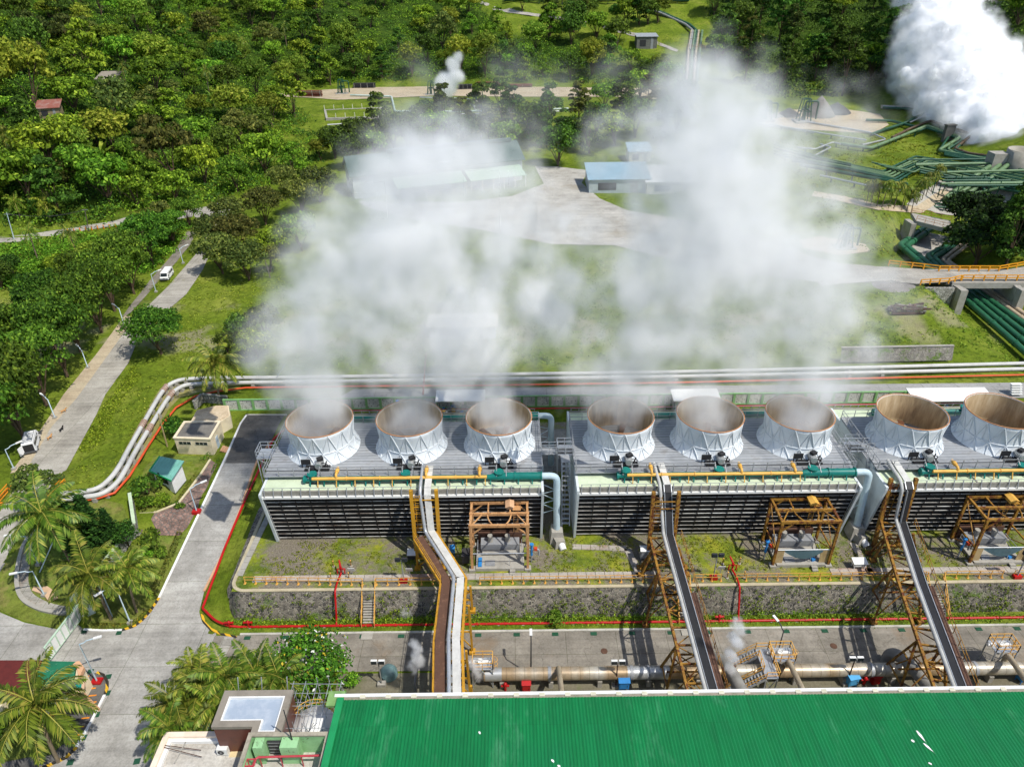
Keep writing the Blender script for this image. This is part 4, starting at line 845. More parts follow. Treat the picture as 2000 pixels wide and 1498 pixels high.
q = at(760, 1318); mb = MB(); mb.lathe([(1.0, 0), (.95, .7), (.7, 1.1), (.3, 1.25), (0, 1.28)], (0, 0, 0), 14); mb.beam((-.6, -.7, .5), (.7, .3, 1.0), .5, .3); o = mb.build('covered_machine', paint('teal_grey_cover', hx('#5f7a7c'), hx('#48605f'), .6)); o.location = q; tag(o, 'machine under a teal grey cover right of the white flowering tree', 'covered machine')
for px, py, lb in ((1395, 1295, 'round grey insulated drum behind the second pipe bridge'), (1735, 1285, 'grey lagged elbow of the duct under the third pipe bridge')):
    q = at(px, py, .8); mb = MB(); mb.tube(arcpath([(0, 0, -.8), (0, 0, .9), (.8, -1.2, 1.6), (1.6, -6.5, 2.2)], 1.4, 6), .7, 16); o = mb.build('lagged_duct', paint('lagged_grey', hx('#8b8983'), hx('#66645f'), .7)); o.location = q; tag(o, lb, 'duct')
# green paint marks on the kerbs
i = 0
for x in np.arange(-32, 80, 4.6):
    mb = MB(); mb.box((0, 0, 0), (.75, .5, .03)); o = mb.build('drain_grate', GRN); o.location = (x, 57.85, .10); tag(o, 'small green drain grate along the kerb of the front road', 'drain grate', 'green drain grates on the front road'); i += 1
for px, py, lb in ((865, 1295, 'round manhole on the front road left of the elbowed bridge'), (1180, 1272, 'round rusty manhole on the middle of the front road'), (1628, 1262, 'round rusty manhole on the right of the front road')):
    q = pz(px, py, 0); mb = MB(); mb.cyl((0, 0, 0), .4, .03, 16); o = mb.build('manhole_cover', BROWN); o.location = (q.x, q.y, .075); tag(o, lb, 'manhole cover', 'manholes on the front road')
# ---------------- main hall with the green roof ----------------
def mat_greenroof():
    m, t, b = nodes('green_sheet_roof'); v = pos(t)
    col = ramp(t, tex(t, v, .12, 5, .65), [(.3, hx('#086638')), (.5, hx('#06723c')), (.7, hx('#0c6c3e'))])
    col = mix(t, 1.0, col, ramp(t, tex(t, v, .9, 5, .7, sx=(2.2, .22, 1)), [(.3, .82), (.5, 1.0), (.7, 1.12)]), 'MULTIPLY')
    col = mix(t, ramp(t, tex(t, v, .35, 7, .75, sx=(1, .35, 1)), [(.56, 0.0), (.75, .3)]), col, hx('#7fb896'))
    br = t.nodes.new('ShaderNodeTexBrick'); br.offset = .5; br.inputs['Scale'].default_value = 1; br.inputs['Brick Width'].default_value = 1.05; br.inputs['Row Height'].default_value = 5.5; br.inputs['Mortar Size'].default_value = .02; br.inputs['Color1'].default_value = (1, 1, 1, 1); br.inputs['Color2'].default_value = (.84, .88, .86, 1); br.inputs['Mortar'].default_value = (.72, .74, .72, 1); t.links.new(v, br.inputs['Vector']); col = mix(t, 1.0, col, br.outputs[0], 'MULTIPLY')
    col = mix(t, ramp(t, tex(t, v, .8, 5, .8, sx=(1.5, .4, 1)), [(.70, 0.0), (.76, .5)]), col, hx('#5a5a40'))
    t.links.new(col, b.inputs['Base Color']); b.inputs['Roughness'].default_value = .5; b.inputs['Specular IOR Level'].default_value = .35; return m
M_GROOF = mat_greenroof(); EY, EZ, RS = 41.25, 11.6, .05
t = thing('power_hall', 'long power hall with a bright green ribbed roof and white parapet', 'building', (0, EY, 0))
x0 = pz(671, 1366, EZ).x; x1 = 75.0; mb = MB(); per = .3; nn = int((x1-x0)/per); prof = []
for k in range(nn):
    x = x0+k*per; prof += [(x, 0), (x+.11, 0), (x+.15, .04), (x+.26, .04)]
prof.append((x1, 0)); yr_ = [0, -6, -12, -19]
vs = [(x, y, EZ-y*RS+dz) for y in yr_ for x, dz in prof]; n = len(prof)
mb.add(vs, [(j*n+i, (j+1)*n+i, (j+1)*n+i+1, j*n+i+1) for j in range(len(yr_)-1) for i in range(n-1)])
mb.build('ribbed_roof', M_GROOF, t)
mb = MB(); mb.beam((x0-.25, .1, EZ+.05), (x0-.25, -19, EZ+19*RS+.05), .6, .35); mb.build('gable_trim', paint('green_trim', hx('#1d8a50'), hx('#177545'), .5), t)
mb = MB(); mb.box(((x0-.9+x1)/2, .46, EZ-.2), (x1-x0+.9, .3, .5)); mb.build('white_parapet', ROOFW, t)
mb = MB(); mb.box(((x0+x1)/2, .15, EZ-.1), (x1-x0, .32, .12)); mb.build('gutter', paint('stained_gutter', hx('#8f8678'), hx('#5a6a48'), .8, scale=1.5), t)
for k in range(26):
    xx = x0+1.7+k*2.35
    if xx < 62: mb = MB(); mb.box((xx, .3, EZ-.12), (.5, .36, .36)); mb.build('parapet_bracket', paint('bracket', hx('#c9c4ae'), hx('#a5a08a')), t)
mb = MB(); mb.box(((x0+x1)/2, -9.0, (EZ-.3)/2), (x1-x0-.2, 19.4, EZ-.5)); mb.build('hall_wall', OFFW, t)
mb = MB(); mb.box((x0-.75, .2, EZ-.15), (1.5, 1.5, .3)); mb.build('corner_cap', paint('mossy_green_cap', hx('#7da060'), hx('#4f6a3c'), .8), t)
for px, py, L, a in ((1800, 1440, 1.3, .2), (1815, 1462, 1.1, .45), (1783, 1448, .35, .2), (937, 1432, .35, .3), (1080, 1487, .4, .4), (1092, 1497, .3, .4), (1817, 1492, .3, .5)):
    y = 0; 
    for _ in range(12): q = pz(px, py, EZ+(EY-y)*RS if y else EZ+2); y = q.y
    mb = MB(); m0 = []
    for k in range(7): u = k/6; m0.append((lerp(-L/2, L/2, u)*math.sin(a), -lerp(-L/2, L/2, u)*math.cos(a), .09*math.sin(math.pi*min(1, u+.15))*(1+.5*rnd.random())))
    vv = [(p[0]-p[2], p[1], -p[1]*RS+.075) for p in m0]+[(p[0]+p[2], p[1], -p[1]*RS+.075) for p in m0]
    mb.add(vv, [(i, i+7, i+8, i+1) for i in range(6)]); o = mb.build('white_splash', WHITE, t); o.location = (q.x, q.y-EY, EZ+(EY-q.y)*RS)
# ---------------- annexes left of the hall ----------------
def px_poly(px, z): return [tuple(pz(x, y, z)[:2]) for x, y in px]
def inset(poly, d):
    n = len(poly); A = sum(poly[i][0]*poly[(i+1) % n][1]-poly[(i+1) % n][0]*poly[i][1] for i in range(n)); sg = 1 if A > 0 else -1; o = []
    for i in range(n):
        p0, p1, p2 = Vector(poly[i-1]), Vector(poly[i]), Vector(poly[(i+1) % n]); e1 = (p1-p0).normalized(); e2 = (p2-p1).normalized()
        n1 = Vector((-e1.y, e1.x))*sg; n2 = Vector((-e2.y, e2.x))*sg; k = n1+n2; k = k/max(.3, k.dot(n1)); o.append(tuple(p1+k*d))
    return o
def ring(mb, po, pi, z0, z1, m=0):
    n = len(po); vs = [(x, y, z0) for x, y in po]+[(x, y, z1) for x, y in po]+[(x, y, z1) for x, y in pi]+[(x, y, z0) for x, y in pi]; fs = []
    for i in range(n): j = (i+1) % n; fs += [(i, j, n+j, n+i), (n+i, n+j, 2*n+j, 2*n+i), (2*n+i, 2*n+j, 3*n+j, 3*n+i), (3*n+i, 3*n+j, j, i)]
    mb.add(vs, fs, m)
M_WET = paint('pale_blue_roof', hx('#98a4b2'), hx('#bcc2c8'), .55, scale=.7, rust=(.66, hx('#8a8a84'))); M_CLAD = paint('red_brown_cladding', hx('#5e2f22'), hx('#4a241a'), .3, scale=1.5)
Zt = 11.0
bp_ = px_poly([(438, 1349), (571.5, 1348), (547, 1431), (493, 1431), (497, 1417), (414, 1417)], Zt)
xr = bp_[1][0]; yf = bp_[4][1]; yb = bp_[0][1]; xl = bp_[5][0]
bp_ = [(xl, yb), (xr, yb), (xr, yf-1.1), (bp_[4][0]-.1, yf-1.1), (bp_[4][0]-.1, yf), (xl, yf)]
t = thing('clad_penthouse', 'red brown clad penthouse with an L shaped pale blue flat roof', 'building', (0, 0, 0))
mb = MB(); mb.prism(inset(bp_, .04), 3.0, Zt-.35); mb.build('clad_wall', M_CLAD, t)
mb = MB(); ring(mb, inset(bp_, -.06), inset(bp_, .55), Zt-.36, Zt); mb.build('roof_kerb', paint('taupe_kerb', hx('#8a8275'), hx('#6f685c'), .7), t)
mb = MB(); ring(mb, inset(bp_, .55), inset(bp_, .68), Zt-.36, Zt-.05); mb.build('white_lining', WHITE, t)
mb = MB(); mb.prism(inset(bp_, .55), Zt-.5, Zt-.32); mb.build('flat_roof', M_WET, t)
for fx in (.15, .5, .88): mb = MB(); a = Vector((lerp(xl, xr, fx), yb+.4, Zt-1.0)); mb.tube([a, a+Vector((.2, .3, 2.0))], .05, 6); mb.build('scaffold_pole', GALV, t)
Zw = 7.8
wp = px_poly([(322, 1428), (505, 1428), (480, 1560), (270, 1560)], Zw)
wp = [(wp[0][0], wp[0][1]), (wp[1][0], wp[0][1]), (wp[1][0], 26), (wp[0][0], 26)]
t = thing('flat_roof_annexe', 'white annexe with a stained flat roof below the red brown penthouse', 'building')
mb = MB(); mb.prism(wp, 0, Zw-.75); mb.build('annexe_wall', CREAM, t)
mb = MB(); ring(mb, wp, inset(wp, .5), Zw-.8, Zw-.05); mb.build('cream_parapet', paint('peach_parapet', hx('#e6d3bd'), hx('#cdb69c')), t)
mb = MB(); ring(mb, inset(wp, .45), inset(wp, .8), Zw-.8, Zw-.35); mb.build('white_step', WHITE, t)
M_STAINROOF = mat_conc('stained_screed', hx('#8d857a'), hx('#b5b0a6'), hx('#d0ccc4'), None, .3, hx('#6a6056'))
mb = MB(); mb.prism(inset(wp, .7), Zw-.95, Zw-.72); mb.build('roof_screed', M_STAINROOF, t)
GZ = 11.6; gp = px_poly([(489, 1431), (655, 1430), (655, 1560), (455, 1560)], GZ); gp = [(gp[0][0]-.1, gp[0][1]), (x0-.6, gp[0][1]), (x0-.6, 24), (gp[0][0]-.1, 24)]
t = thing('green_parapet_annexe', 'annexe with a mossy pale green parapet and a sunken cluttered roof', 'building')
M_MOSSG = paint('mossy_pale_green', hx('#93c08c'), hx('#6f9a66'), .8, scale=.7, rust=(.6, hx('#5c5a46')))
mb = MB(); ring(mb, gp, inset(gp, .22), 0, GZ-.15); mb.build('annexe_wall', M_MOSSG, t); mb = MB(); ring(mb, inset(gp, -.06), inset(gp, .3), GZ-.15, GZ); mb.build('stained_coping', paint('stained_coping', hx('#a29a88'), hx('#5f5a4c'), .9, scale=1.2), t)
mb = MB(); mb.prism(inset(gp, .2), GZ-3.0, GZ-2.6); mb.build('roof_screed', M_STAINROOF, t)
for fx, wd in ((.14, .8), (.52, 1.5)): mb = MB(); xx = lerp(gp[0][0], gp[1][0], fx); mb.box((xx, gp[0][1]-.75, GZ-1.5), (wd, 1.0, 2.5)); mb.build('buttress', M_MOSSG, t)
mb = MB(); mb.box((lerp(gp[0][0], gp[1][0], .33), gp[0][1]-.32, GZ-1.6), (1.6, .12, 1.8), m=0)
for k in range(4): mb.box((lerp(gp[0][0], gp[1][0], .33), gp[0][1]-.36, GZ-2.25+k*.45), (1.6, .08, .06), m=1)
mb.build('louvre_window', [DARK, GREY], t)
t = thing('pipe_run', 'faded red pipe run inside the green parapet of the annexe roof', 'pipe'); mb = MB(); z = GZ-1.0
a = Vector((gp[0][0]+.7, gp[0][1]-3.8, z)); mb.tube(arcpath([a, Vector((a.x+.2, gp[0][1]-1.6, z)), Vector((gp[1][0]-.2, gp[0][1]-1.5, z))], .3), .1, 8); mb.build('main_pipe', REDP, t)
for k in range(4): mb = MB(); xx = lerp(a.x+.4, gp[1][0]-.5, k/3); mb.beam((xx, gp[0][1]-1.5, GZ-2.6), (xx, gp[0][1]-1.5, z), .08); mb.build('stand', REDP, t)
for yy in (-1.9, -3.9): mb = MB(); c = Vector((a.x-.05, gp[0][1]+yy, z)); mb.beam(c+Vector((-.45, 0, .2)), c+Vector((.35, 0, .2)), .1); mb.beam(c+Vector((-.45, -.6, .2)), c+Vector((.35, -.6, .2)), .1); mb.beam(c+Vector((-.45, 0, .2)), c+Vector((-.45, -.6, .2)), .1); mb.beam(c+Vector((.35, 0, .2)), c+Vector((.35, -.6, .2)), .1); mb.beam(c+Vector((-.4, 0, -1.6)), c+Vector((-.4, 0, .2)), .08); mb.build('bracket', REDP, t)
q = pz(438, 1470, Zw-.7); t = thing('air_conditioner', 'boxy white outdoor air conditioner on the stained flat roof', 'air conditioner', q, -.05); mb = MB(); mb.box((0, 0, .5), (1.0, .55, .8)); mb.build('casing', ROOFW, t); mb = MB(); mb.tube([(-.1, -.29, .5), (-.1, -.3, .5)], .3, 18, 0); mb.tube([(-.1, -.3, .5), (-.1, -.31, .5)], .1, 10, 1); mb.build('fan_grille', [DARK, GREY], t)
for s in (-.4, .4): mb = MB(); mb.box((s, 0, .05), (.1, .5, .1)); mb.build('foot', GREY, t)
q = pz(465, 1466, Zw-.72); mb = MB(); mb.box((0, 0, .03), (1.3, 1.2, .06)); o = mb.build('hatch_board', paint('cream_board', hx('#d8c49a'), hx('#c4ae82'))); o.location = q; tag(o, 'flat cream hatch board beside the air conditioner', 'board')
q = pz(355, 1475, Zw-.6); t = thing('fallen_antenna', 'rusty aerial mast lying across the white flat roof', 'antenna', q); mb = MB(); mb.beam((-2.0, .6, .5), (2.0, -.3, .25), .05); mb.beam((-2.0, .75, .5), (1.7, .35, .25), .05); mb.build('boom', RUSTY, t); mb = MB(); mb.beam((.1, 1.0, .5), (-.3, -.8, .2), .08); mb.build('cross_piece', CONC, t)
q0 = pz(590, 1510, 11.0); q1 = pz(551, 1384, 14.6); mb = MB(); mb.tube([(0, 0, 0), (0, 0, 6.5)], [.08, .05], 6); o = mb.build('lightning_rod', DARK); o.location = (pz(552, 1384, 15).x+.3, gp[0][1]-.5, GZ-2.6); tag(o, 'dark lightning rod standing at the green parapet', 'lightning rod')
# scaffold and white tank behind the annexe
c = pz(614, 1402, 8.0); t = thing('storage_tank', 'white round tank with a curved peach guard rail beside the green roof', 'tank', (c.x, c.y-.6, 0)); mb = MB(); mb.lathe([(2.1, 0), (2.1, 7.7), (0, 8.1)], (0, 0, 0), 36); mb.build('tank_shell', WHITE, t)
mb = MB()
for k in range(15): a = math.radians(10+170*k/14); mb.beam((2.05*math.cos(a), 2.05*math.sin(a), 7.7), (2.05*math.cos(a), 2.05*math.sin(a), 8.8), .05)
for z in (8.25, 8.8): mb.tube([(2.05*math.cos(a), 2.05*math.sin(a), z) for a in np.radians(np.linspace(10, 180, 24))], .04, 5)
mb.build('guard_rail', YELP, t)
t = thing('scaffold', 'grey pipe scaffold standing between the penthouse and the green roof', 'scaffold', (c.x, c.y, 0)); mb = MB(); r2 = random.Random(4)
for i in range(5):
    for j in range(3):
        x, y = -2.3+i*1.15, -2.2+j*2.3; mb.tube([(x, y, 0), (x+r2.uniform(-.1, .1), y, 9+r2.uniform(0, 2.2))], .035, 5)
mb.build('standards', GALV, t); mb = MB()
for z in (7.0, 8.4, 9.8):
    for j in range(3): mb.tube([(-2.6, -2.2+j*2.3, z+r2.uniform(-.1, .1)), (2.6, -2.2+j*2.3, z+r2.uniform(-.1, .1))], .03, 5)
    for i in range(5): mb.tube([(-2.3+i*1.15, -2.5, z), (-2.3+i*1.15, 2.7, z+.05)], .03, 5)
for k in range(6): mb.tube([(r2.uniform(-2.3, 1), -2.2, 6.5), (r2.uniform(-1, 2.3), -2.0, 10.3)], .03, 5)
mb.build('ledgers', GALV, t)
# ---------------- guard house, gate, kiosk island ----------------
dpx('island_pavement', [(165, 1318), (196, 1314), (207, 1322), (210, 1340), (205, 1358), (150, 1460), (115, 1485), (60, 1500), (-60, 1520), (-60, 1300), (150, 1300)], .18, C_DARK, 1.3)
dpx('island_lawn', [(-40, 1500), (-40, 1400), (80, 1395), (118, 1418), (148, 1418), (128, 1452), (100, 1476), (60, 1480)], .24, G_LAWN, 1.3)
kerb('kerb', 'white kerb along the straight side of the guard house island', [(205, 1358), (178, 1412), (150, 1460)], WHITE, off=.04); kerb('kerb', 'yellow and black striped kerb round the tip of the guard house island', [(190, 1314), (203, 1319), (210, 1332), (210, 1345), (205, 1358)], KSTR, off=.04); kerb('kerb', 'yellow striped kerb along the lower bend of the guard house island', [(150, 1460), (130, 1480), (85, 1500), (40, 1512)], KSTR, off=.04)
for i, (px, py) in enumerate(((168, 1323), (179, 1333), (181, 1346), (182, 1360), (182, 1373), (176, 1388), (168, 1404), (158, 1421), (149, 1437), (138, 1454))):
    q = P(px, py); mb = MB(); mb.box((0, 0, 0), (.8, .16, .01), .12); o = mb.build('road_mark', ORNG); o.location = (q.x, q.y, q.z+.2); tag(o, 'short orange painted dash on the dark island pavement', 'road marking', 'orange dashes on the island pavement')
for px, py in ((212, 1322), (210, 1354), (189, 1396), (163, 1441), (138, 1489), (268, 1487), (177, 1312), (165, 1233), (233, 1236), (285, 1440)):
    q = P(px, py); mb = MB(); mb.box((0, 0, 0), (.62, .62, .04), .15); o = mb.build('drain_grate', GRN); o.location = (q.x, q.y, q.z+.09); tag(o, 'small green drain grate on the concrete forecourt', 'drain grate', 'green drain grates on the forecourt')
t = thing('guard_house', 'guard house with a red brown roof and a patched green roof', 'guard house'); zr = 4.2
def roofslab(pxs, zs, th, mt, name, parent):
    vs = [pz(x, y, z) for (x, y), z in zip(pxs, zs)]; n = len(vs); mb = MB(); mb.add(vs+[v-Vector((0, 0, th)) for v in vs], [tuple(range(n)), tuple(range(n, 2*n))[::-1]]+[(i, n+i, n+(i+1) % n, (i+1) % n) for i in range(n)])
    bm = mb.build(name, mt, parent); return vs
M_MAROON = paint('maroon_tiles', hx('#5a1f1a'), hx('#431512'), .7, scale=1.4); M_OLDG = paint('patched_green_roof', hx('#1c6a4a'), hx('#14503a'), .6, scale=.6, rust=(.62, hx('#8d9a88')))
roofslab([(82, 1289), (-70, 1289), (-70, 1372), (45, 1366)], [4.4, 4.4, 3.2, 3.2], .2, M_MAROON, 'maroon_roof', t)
g = roofslab([(149, 1292), (84, 1290), (52, 1330), (60, 1345), (145, 1326)], [4.0, 4.0, 3.5, 3.4, 3.5], .2, M_OLDG, 'green_roof', t)
roofslab([(155, 1290), (149, 1291), (141, 1298), (163, 1304), (150, 1326), (153, 1327), (164, 1302)], [4.15, 4.15, 4.1, 3.9, 3.6, 3.6, 3.9], .5, TERRA, 'roof_edge', t)
f0 = pz(20, 1340, 0); f1 = pz(140, 1330, 0)
mb = MB(); a = pz(60, 1300, 4); mb.box(((a.x-9.0), a.y-2.0, 1.6), (16, 4.5, 3.1)); mb.build('guard_wall', CREAM, t); mb = MB(); b = pz(115, 1312, 3.6); mb.box((b.x, b.y-.6, 1.65), (4.6, 2.6, 3.2)); mb.build('lobby_wall', CREAM, t)
t = thing('entry_portal', 'tan portal frame with a teal canopy on the guard house island', 'portal'); zt = 3.4
vs = px_poly([(126, 1324), (166, 1328), (163, 1352), (112, 1348)], zt); mb = MB(); ring(mb, vs, inset(vs, .28), zt-.25, zt); mb.build('portal_frame', paint('portal_tan', hx('#d6b79a'), hx('#bb9776'), .7), t)
mb = MB(); mb.prism(inset(vs, .2), zt-.4, zt-.3); mb.build('teal_canopy', paint('teal_canopy_sheet', hx('#1f8a7a'), hx('#186e62'), .5), t)
w0 = pz(126, 1350, zt-.3); w1 = pz(160, 1354, zt-.3); mb = MB(); mb.add([(w0.x, w0.y, 0), (w1.x+.9, w1.y, 0), (w1.x, w1.y, zt-.3), (w0.x, w0.y, zt-.3), (w0.x, w0.y+.3, 0), (w1.x+.9, w1.y+.3, 0), (w1.x, w1.y+.3, zt-.3), (w0.x, w0.y+.3, zt-.3)], [(0, 1, 2, 3), (7, 6, 5, 4), (0, 4, 5, 1), (1, 5, 6, 2), (2, 6, 7, 3), (3, 7, 4, 0)]); mb.build('end_panel', TERRA, t)
mb = MB(); mb.tube([(w0.x+.9, w0.y-.05, .6), (w0.x+.9, w0.y-.05, 1.8), (w0.x+2.0, w0.y-.05, .9), (w0.x+2.0, w0.y-.5, .1)], .06, 6); mb.build('white_rail', WHITE, t)
t = thing('bike_awning', 'small orange and white awning under the foreground palm', 'awning', P(106, 1408)); mb = MB(); mb.add([(-.8, -.5, 1.3), (.8, -.5, 1.3), (.8, .5, 1.9), (-.8, .5, 1.9), (-.8, -.5, 1.24), (.8, -.5, 1.24), (.8, .5, 1.84), (-.8, .5, 1.84)], [(0, 1, 2, 3), (7, 6, 5, 4), (0, 4, 5, 1), (1, 5, 6, 2), (2, 6, 7, 3), (3, 7, 4, 0)]); mb.build('cloth', paint('awning_orange', hx('#d0642a'), hx('#d8d0c0'), .7, scale=1.2, amt=(.5, .52)), t)
for a in (-.7, .7):
    for b in (-.45, .45): mb = MB(); mb.beam((a, b, 0), (a, b, 1.6+b*.6), .05); mb.build('pole', GREY, t)
g0 = P(163, 1203); g1 = P(100, 1292); t = thing('sliding_gate', 'long white sliding gate across the forecourt', 'gate', g0); d = g1-g0; d.z = 0; L = d.length; d.normalize(); nrm = Vector((-d.y, d.x, 0))
mb = MB(); mb.beam(Vector((0, 0, 1.1)), d*L+Vector((0, 0, 1.1)), .12, 2.0, 0); mb.beam(Vector((0, 0, 2.12)), d*L+Vector((0, 0, 2.12)), .22, .12, 1); mb.beam(Vector((0, 0, .12)), d*L+Vector((0, 0, .12)), .2, .12, 1)
for k in range(8): p = d*(L*k/7); mb.beam(p+nrm*.09+Vector((0, 0, .1)), p+nrm*.09+Vector((0, 0, 2.1)), .12, m=1)
mb.build('gate_leaf', [WHITE, paint('pale_green_trim', hx('#b5ccb4'), hx('#93ad92'))], t)
for s in (0, 1): mb = MB(); mb.box((-d.x*.6+nrm.x*(s-.5)*1.4, -d.y*.6+nrm.y*(s-.5)*1.4, 1.3), (.9, .9, 2.6), .6); mb.box((-d.x*.6+nrm.x*(s-.5)*1.4, -d.y*.6+nrm.y*(s-.5)*1.4, 2.65), (1.05, 1.05, .2), .6); mb.build('gate_post', paint('pale_gate_post', hx('#c8d6d2'), hx('#a9bab4')), t)
def wall_thing(name, label, pts, h, th, mt, cap, cat='wall', post=None):
    pts = [Vector(p) for p in pts]; o = pts[0]; t = thing(name, label, cat, o); mb = MB(); cb = MB()
    for a, b in zip(pts, pts[1:]): mb.beam(a-o+Vector((0, 0, h/2-.2)), b-o+Vector((0, 0, h/2-.2)), th, h+.4); cb.beam(a-o+Vector((0, 0, h+.06)), b-o+Vector((0, 0, h+.06)), th+.14, .12)
    mb.build('wall_face', mt, t); cb.build('coping', cap, t); return t
wall_thing('perimeter_wall', 'white perimeter wall running from the garden terrace down to the gate', [P(261, 985), P(270, 1045), P(240, 1082), P(205, 1128), P(166, 1200)], 2.0, .3, ST_WHITE, paint('pale_green_cap', hx('#b8c8a8'), hx('#93a582')))
# curved storm drain round the traffic island lawn
dpx('island_grass', [(130, 1235), (110, 1226), (48, 1213), (0, 1192), (-40, 1170), (-20, 1118), (20, 1080), (60, 1010), (140, 960), (240, 985), (262, 1042), (205, 1125), (160, 1200)], .04, G_LAWN, 1.5)
DP = [(72, 1036), (48, 1060), (37, 1098), (32, 1140), (42, 1172), (78, 1192), (125, 1200), (150, 1192)]
pts = arcpath([P(*p) for p in DP], 3, 4); kerb('storm_drain', 'curved concrete storm drain round the traffic island lawn', None, CONC, w=.5, h=.3, pts=pts, cat='drain')
pts2 = arcpath([P(x+(13 if i > 1 else 9), y-(8 if i > 3 else 0)) for i, (x, y) in enumerate(DP)], 3, 4); kerb('path_kerb', 'inner concrete path edge beside the curved storm drain', None, C_WALK, w=1.1, h=.1, pts=pts2, cat='path')
q = P(93, 1155); mb = MB(); mb.prism([(-2.2, .9), (-1.2, .5), (-.6, .9), (.2, .4), (1.2, -.3), (2.0, -1.2), (1.2, -1.8), (.2, -.9), (-.9, -.3), (-2.0, .1)], .05, .18); o = mb.build('stone_paving', paint('sandy_paving', hx('#c8a888'), hx('#a98866'), .9)); o.location = q; tag(o, 'irregular sandy paving patch on the traffic island lawn', 'paving')
LG = 'street lamps by the gate and side road'
def lamp_to(label, b, bend, head, red=False, lean=None):
    base = P(*b); z = pY(*bend, base.y); h = max(4.0, min(9.0, z.z-base.z)); hd = pY(*head, base.y); street_lamp(label, base, h, (head[0]-bend[0], -(head[1]-bend[1])*1.4), 1.6, red=red, group=LG)
lamp_to('pale blue street lamp on a red footing beside the guard house', (191, 1333), (160, 1254), (191, 1248), True)
lamp_to('white street lamp in the corner of the lawn by the striped kerb', (255, 1217), (227, 1141), (211, 1157))
lamp_to('white street lamp inside the curve of the storm drain', (87, 1163), (64, 1112), (34, 1121))
lamp_to('pale street lamp on a red footing at the side road below the brick slope', (385, 1001), (372, 951), (384, 946), True)
lamp_to('pale street lamp whose head hides in the big palm by the road', (76, 1103), (49, 1044), (30, 1046))
for b, tp, lb in (((78, 1117), (104, 1057), 'leaning pale pole crossing in front of the big palm by the road'), ((219, 1204), (191, 1139), 'thin pale pole on the lawn between the two coconut palms'), ((296, 722), (285, 812), 'x')):
    if lb == 'x': continue
    a = P(*b); z = pY(*tp, a.y); mb = MB(); mb.tube([(0, 0, 0), tuple(z-a)], [.09, .06], 8); o = mb.build('lamp_pole', paint('lamp_pole', hx('#b9cbd4'), hx('#9fb2bc'))); o.location = a; tag(o, lb, 'pole')
for b, bend, head, lb in (((28, 917), (14, 879), (32, 868), 'street lamp by the main road near the white truck'), ((108, 817), (100, 786), (96, 784), 'street lamp on the main road verge above the white truck'), ((172, 719), (165, 690), (162, 688), 'street lamp on the dirt verge left of the lone roadside tree'), ((243, 636), (234, 600), (230, 598), 'street lamp on the verge behind the lone roadside tree'), ((305, 571), (297, 533), (306, 528), 'street lamp on the median beside the white van'), ((358, 515), (352, 484), (356, 481), 'street lamp on the median beyond the white van')):
    lamp_to(lb, b, bend, head)
# ---------------- cream building, green shed, garden ----------------
z0 = P(411, 890).z; t = thing('pump_house', 'cream pump house with a grey flat roof beside the side road', 'building')
rc = px_poly([(339.5, 855), (410, 857.5), (430, 823), (360, 824)], z0+3.0); mb = MB(); mb.prism(rc, z0-1.5, z0+2.9); mb.build('cream_wall', CREAM, t)
mb = MB(); ring(mb, inset(rc, -.12), inset(rc, .25), z0+2.9, z0+3.1); mb.build('roof_kerb', CREAM, t); mb = MB(); mb.prism(inset(rc, .2), z0+2.9, z0+2.96); mb.build('grey_roof', mat_conc('grey_felt', hx('#5c5852'), hx('#6f6b64'), hx('#7b776f'), None, 0), t)
A0, B0, C0 = Vector(rc[0]), Vector(rc[1]), Vector(rc[2])
for f in (.27, .73): c = A0.lerp(B0, f); e = (B0-A0).normalized(); w = MB(); w.beam((c.x-e.x*.95, c.y-e.y*.95-.02, z0+2.1), (c.x+e.x*.95, c.y+e.y*.95-.02, z0+2.1), .08, .45, 0); [w.beam((c.x+e.x*k, c.y+e.y*k-.05, z0+1.88), (c.x+e.x*k, c.y+e.y*k-.05, z0+2.32), .05, m=1) for k in (-.95, -.3, .3, .95)]; w.build('window', [GLASS, OFFW], t)
c = B0.lerp(C0, .35); e = (C0-B0).normalized(); w = MB(); w.beam((c.x+.02, c.y, z0+1.0), (c.x+.02+e.x*.9, c.y+e.y*.9, z0+1.0), .1, 2.0); w.build('door', paint('pale_blue_door', hx('#b3c0c8'), hx('#98a6b0')), t)
w = MB(); [w.box((B0.x+.9+k*.3, B0.y+1.2, z0+.35-k*.13), (.32, 1.4, .12)) for k in range(4)]; w.build('entry_step', TERRA, t)
t = thing('rear_store', 'low store with a sandy stained roof behind the cream pump house', 'building'); rc2 = px_poly([(372, 823), (430, 822), (449, 811), (446, 791), (423, 791), (384, 800)], z0+2.4); mb = MB(); mb.prism(rc2, z0-1.5, z0+2.3); mb.build('store_wall', CREAM, t); mb = MB(); mb.prism(inset(rc2, .15), z0+2.3, z0+2.4); mb.build('sandy_roof', mat_conc('sandy_roof', hx('#a08c70'), hx('#c0ac8e'), hx('#cdbda2'), None, .3, hx('#6a5a44')), t)
M_TEALR = paint('teal_sheet_roof', hx('#74ab9c'), hx('#5a9080'), .5, scale=.7, rust=(.64, hx('#8a6a48')))
z0 = P(330, 955).z; t = thing('garden_shed', 'small white shed with a teal sheet roof and green trim', 'shed'); zz = [z0+2.9, z0+2.9, z0+2.3, z0+2.3]; pxs = [(312, 891), (359.5, 900), (334, 939), (291.5, 920)]
vs = [pz(x, y, z) for (x, y), z in zip(pxs, zz)]; mb = MB(); n = 4; mb.add(vs+[v-Vector((0, 0, .12)) for v in vs], [(0, 1, 2, 3), (7, 6, 5, 4)]+[(i, 4+i, 4+(i+1) % 4, (i+1) % 4) for i in range(4)])
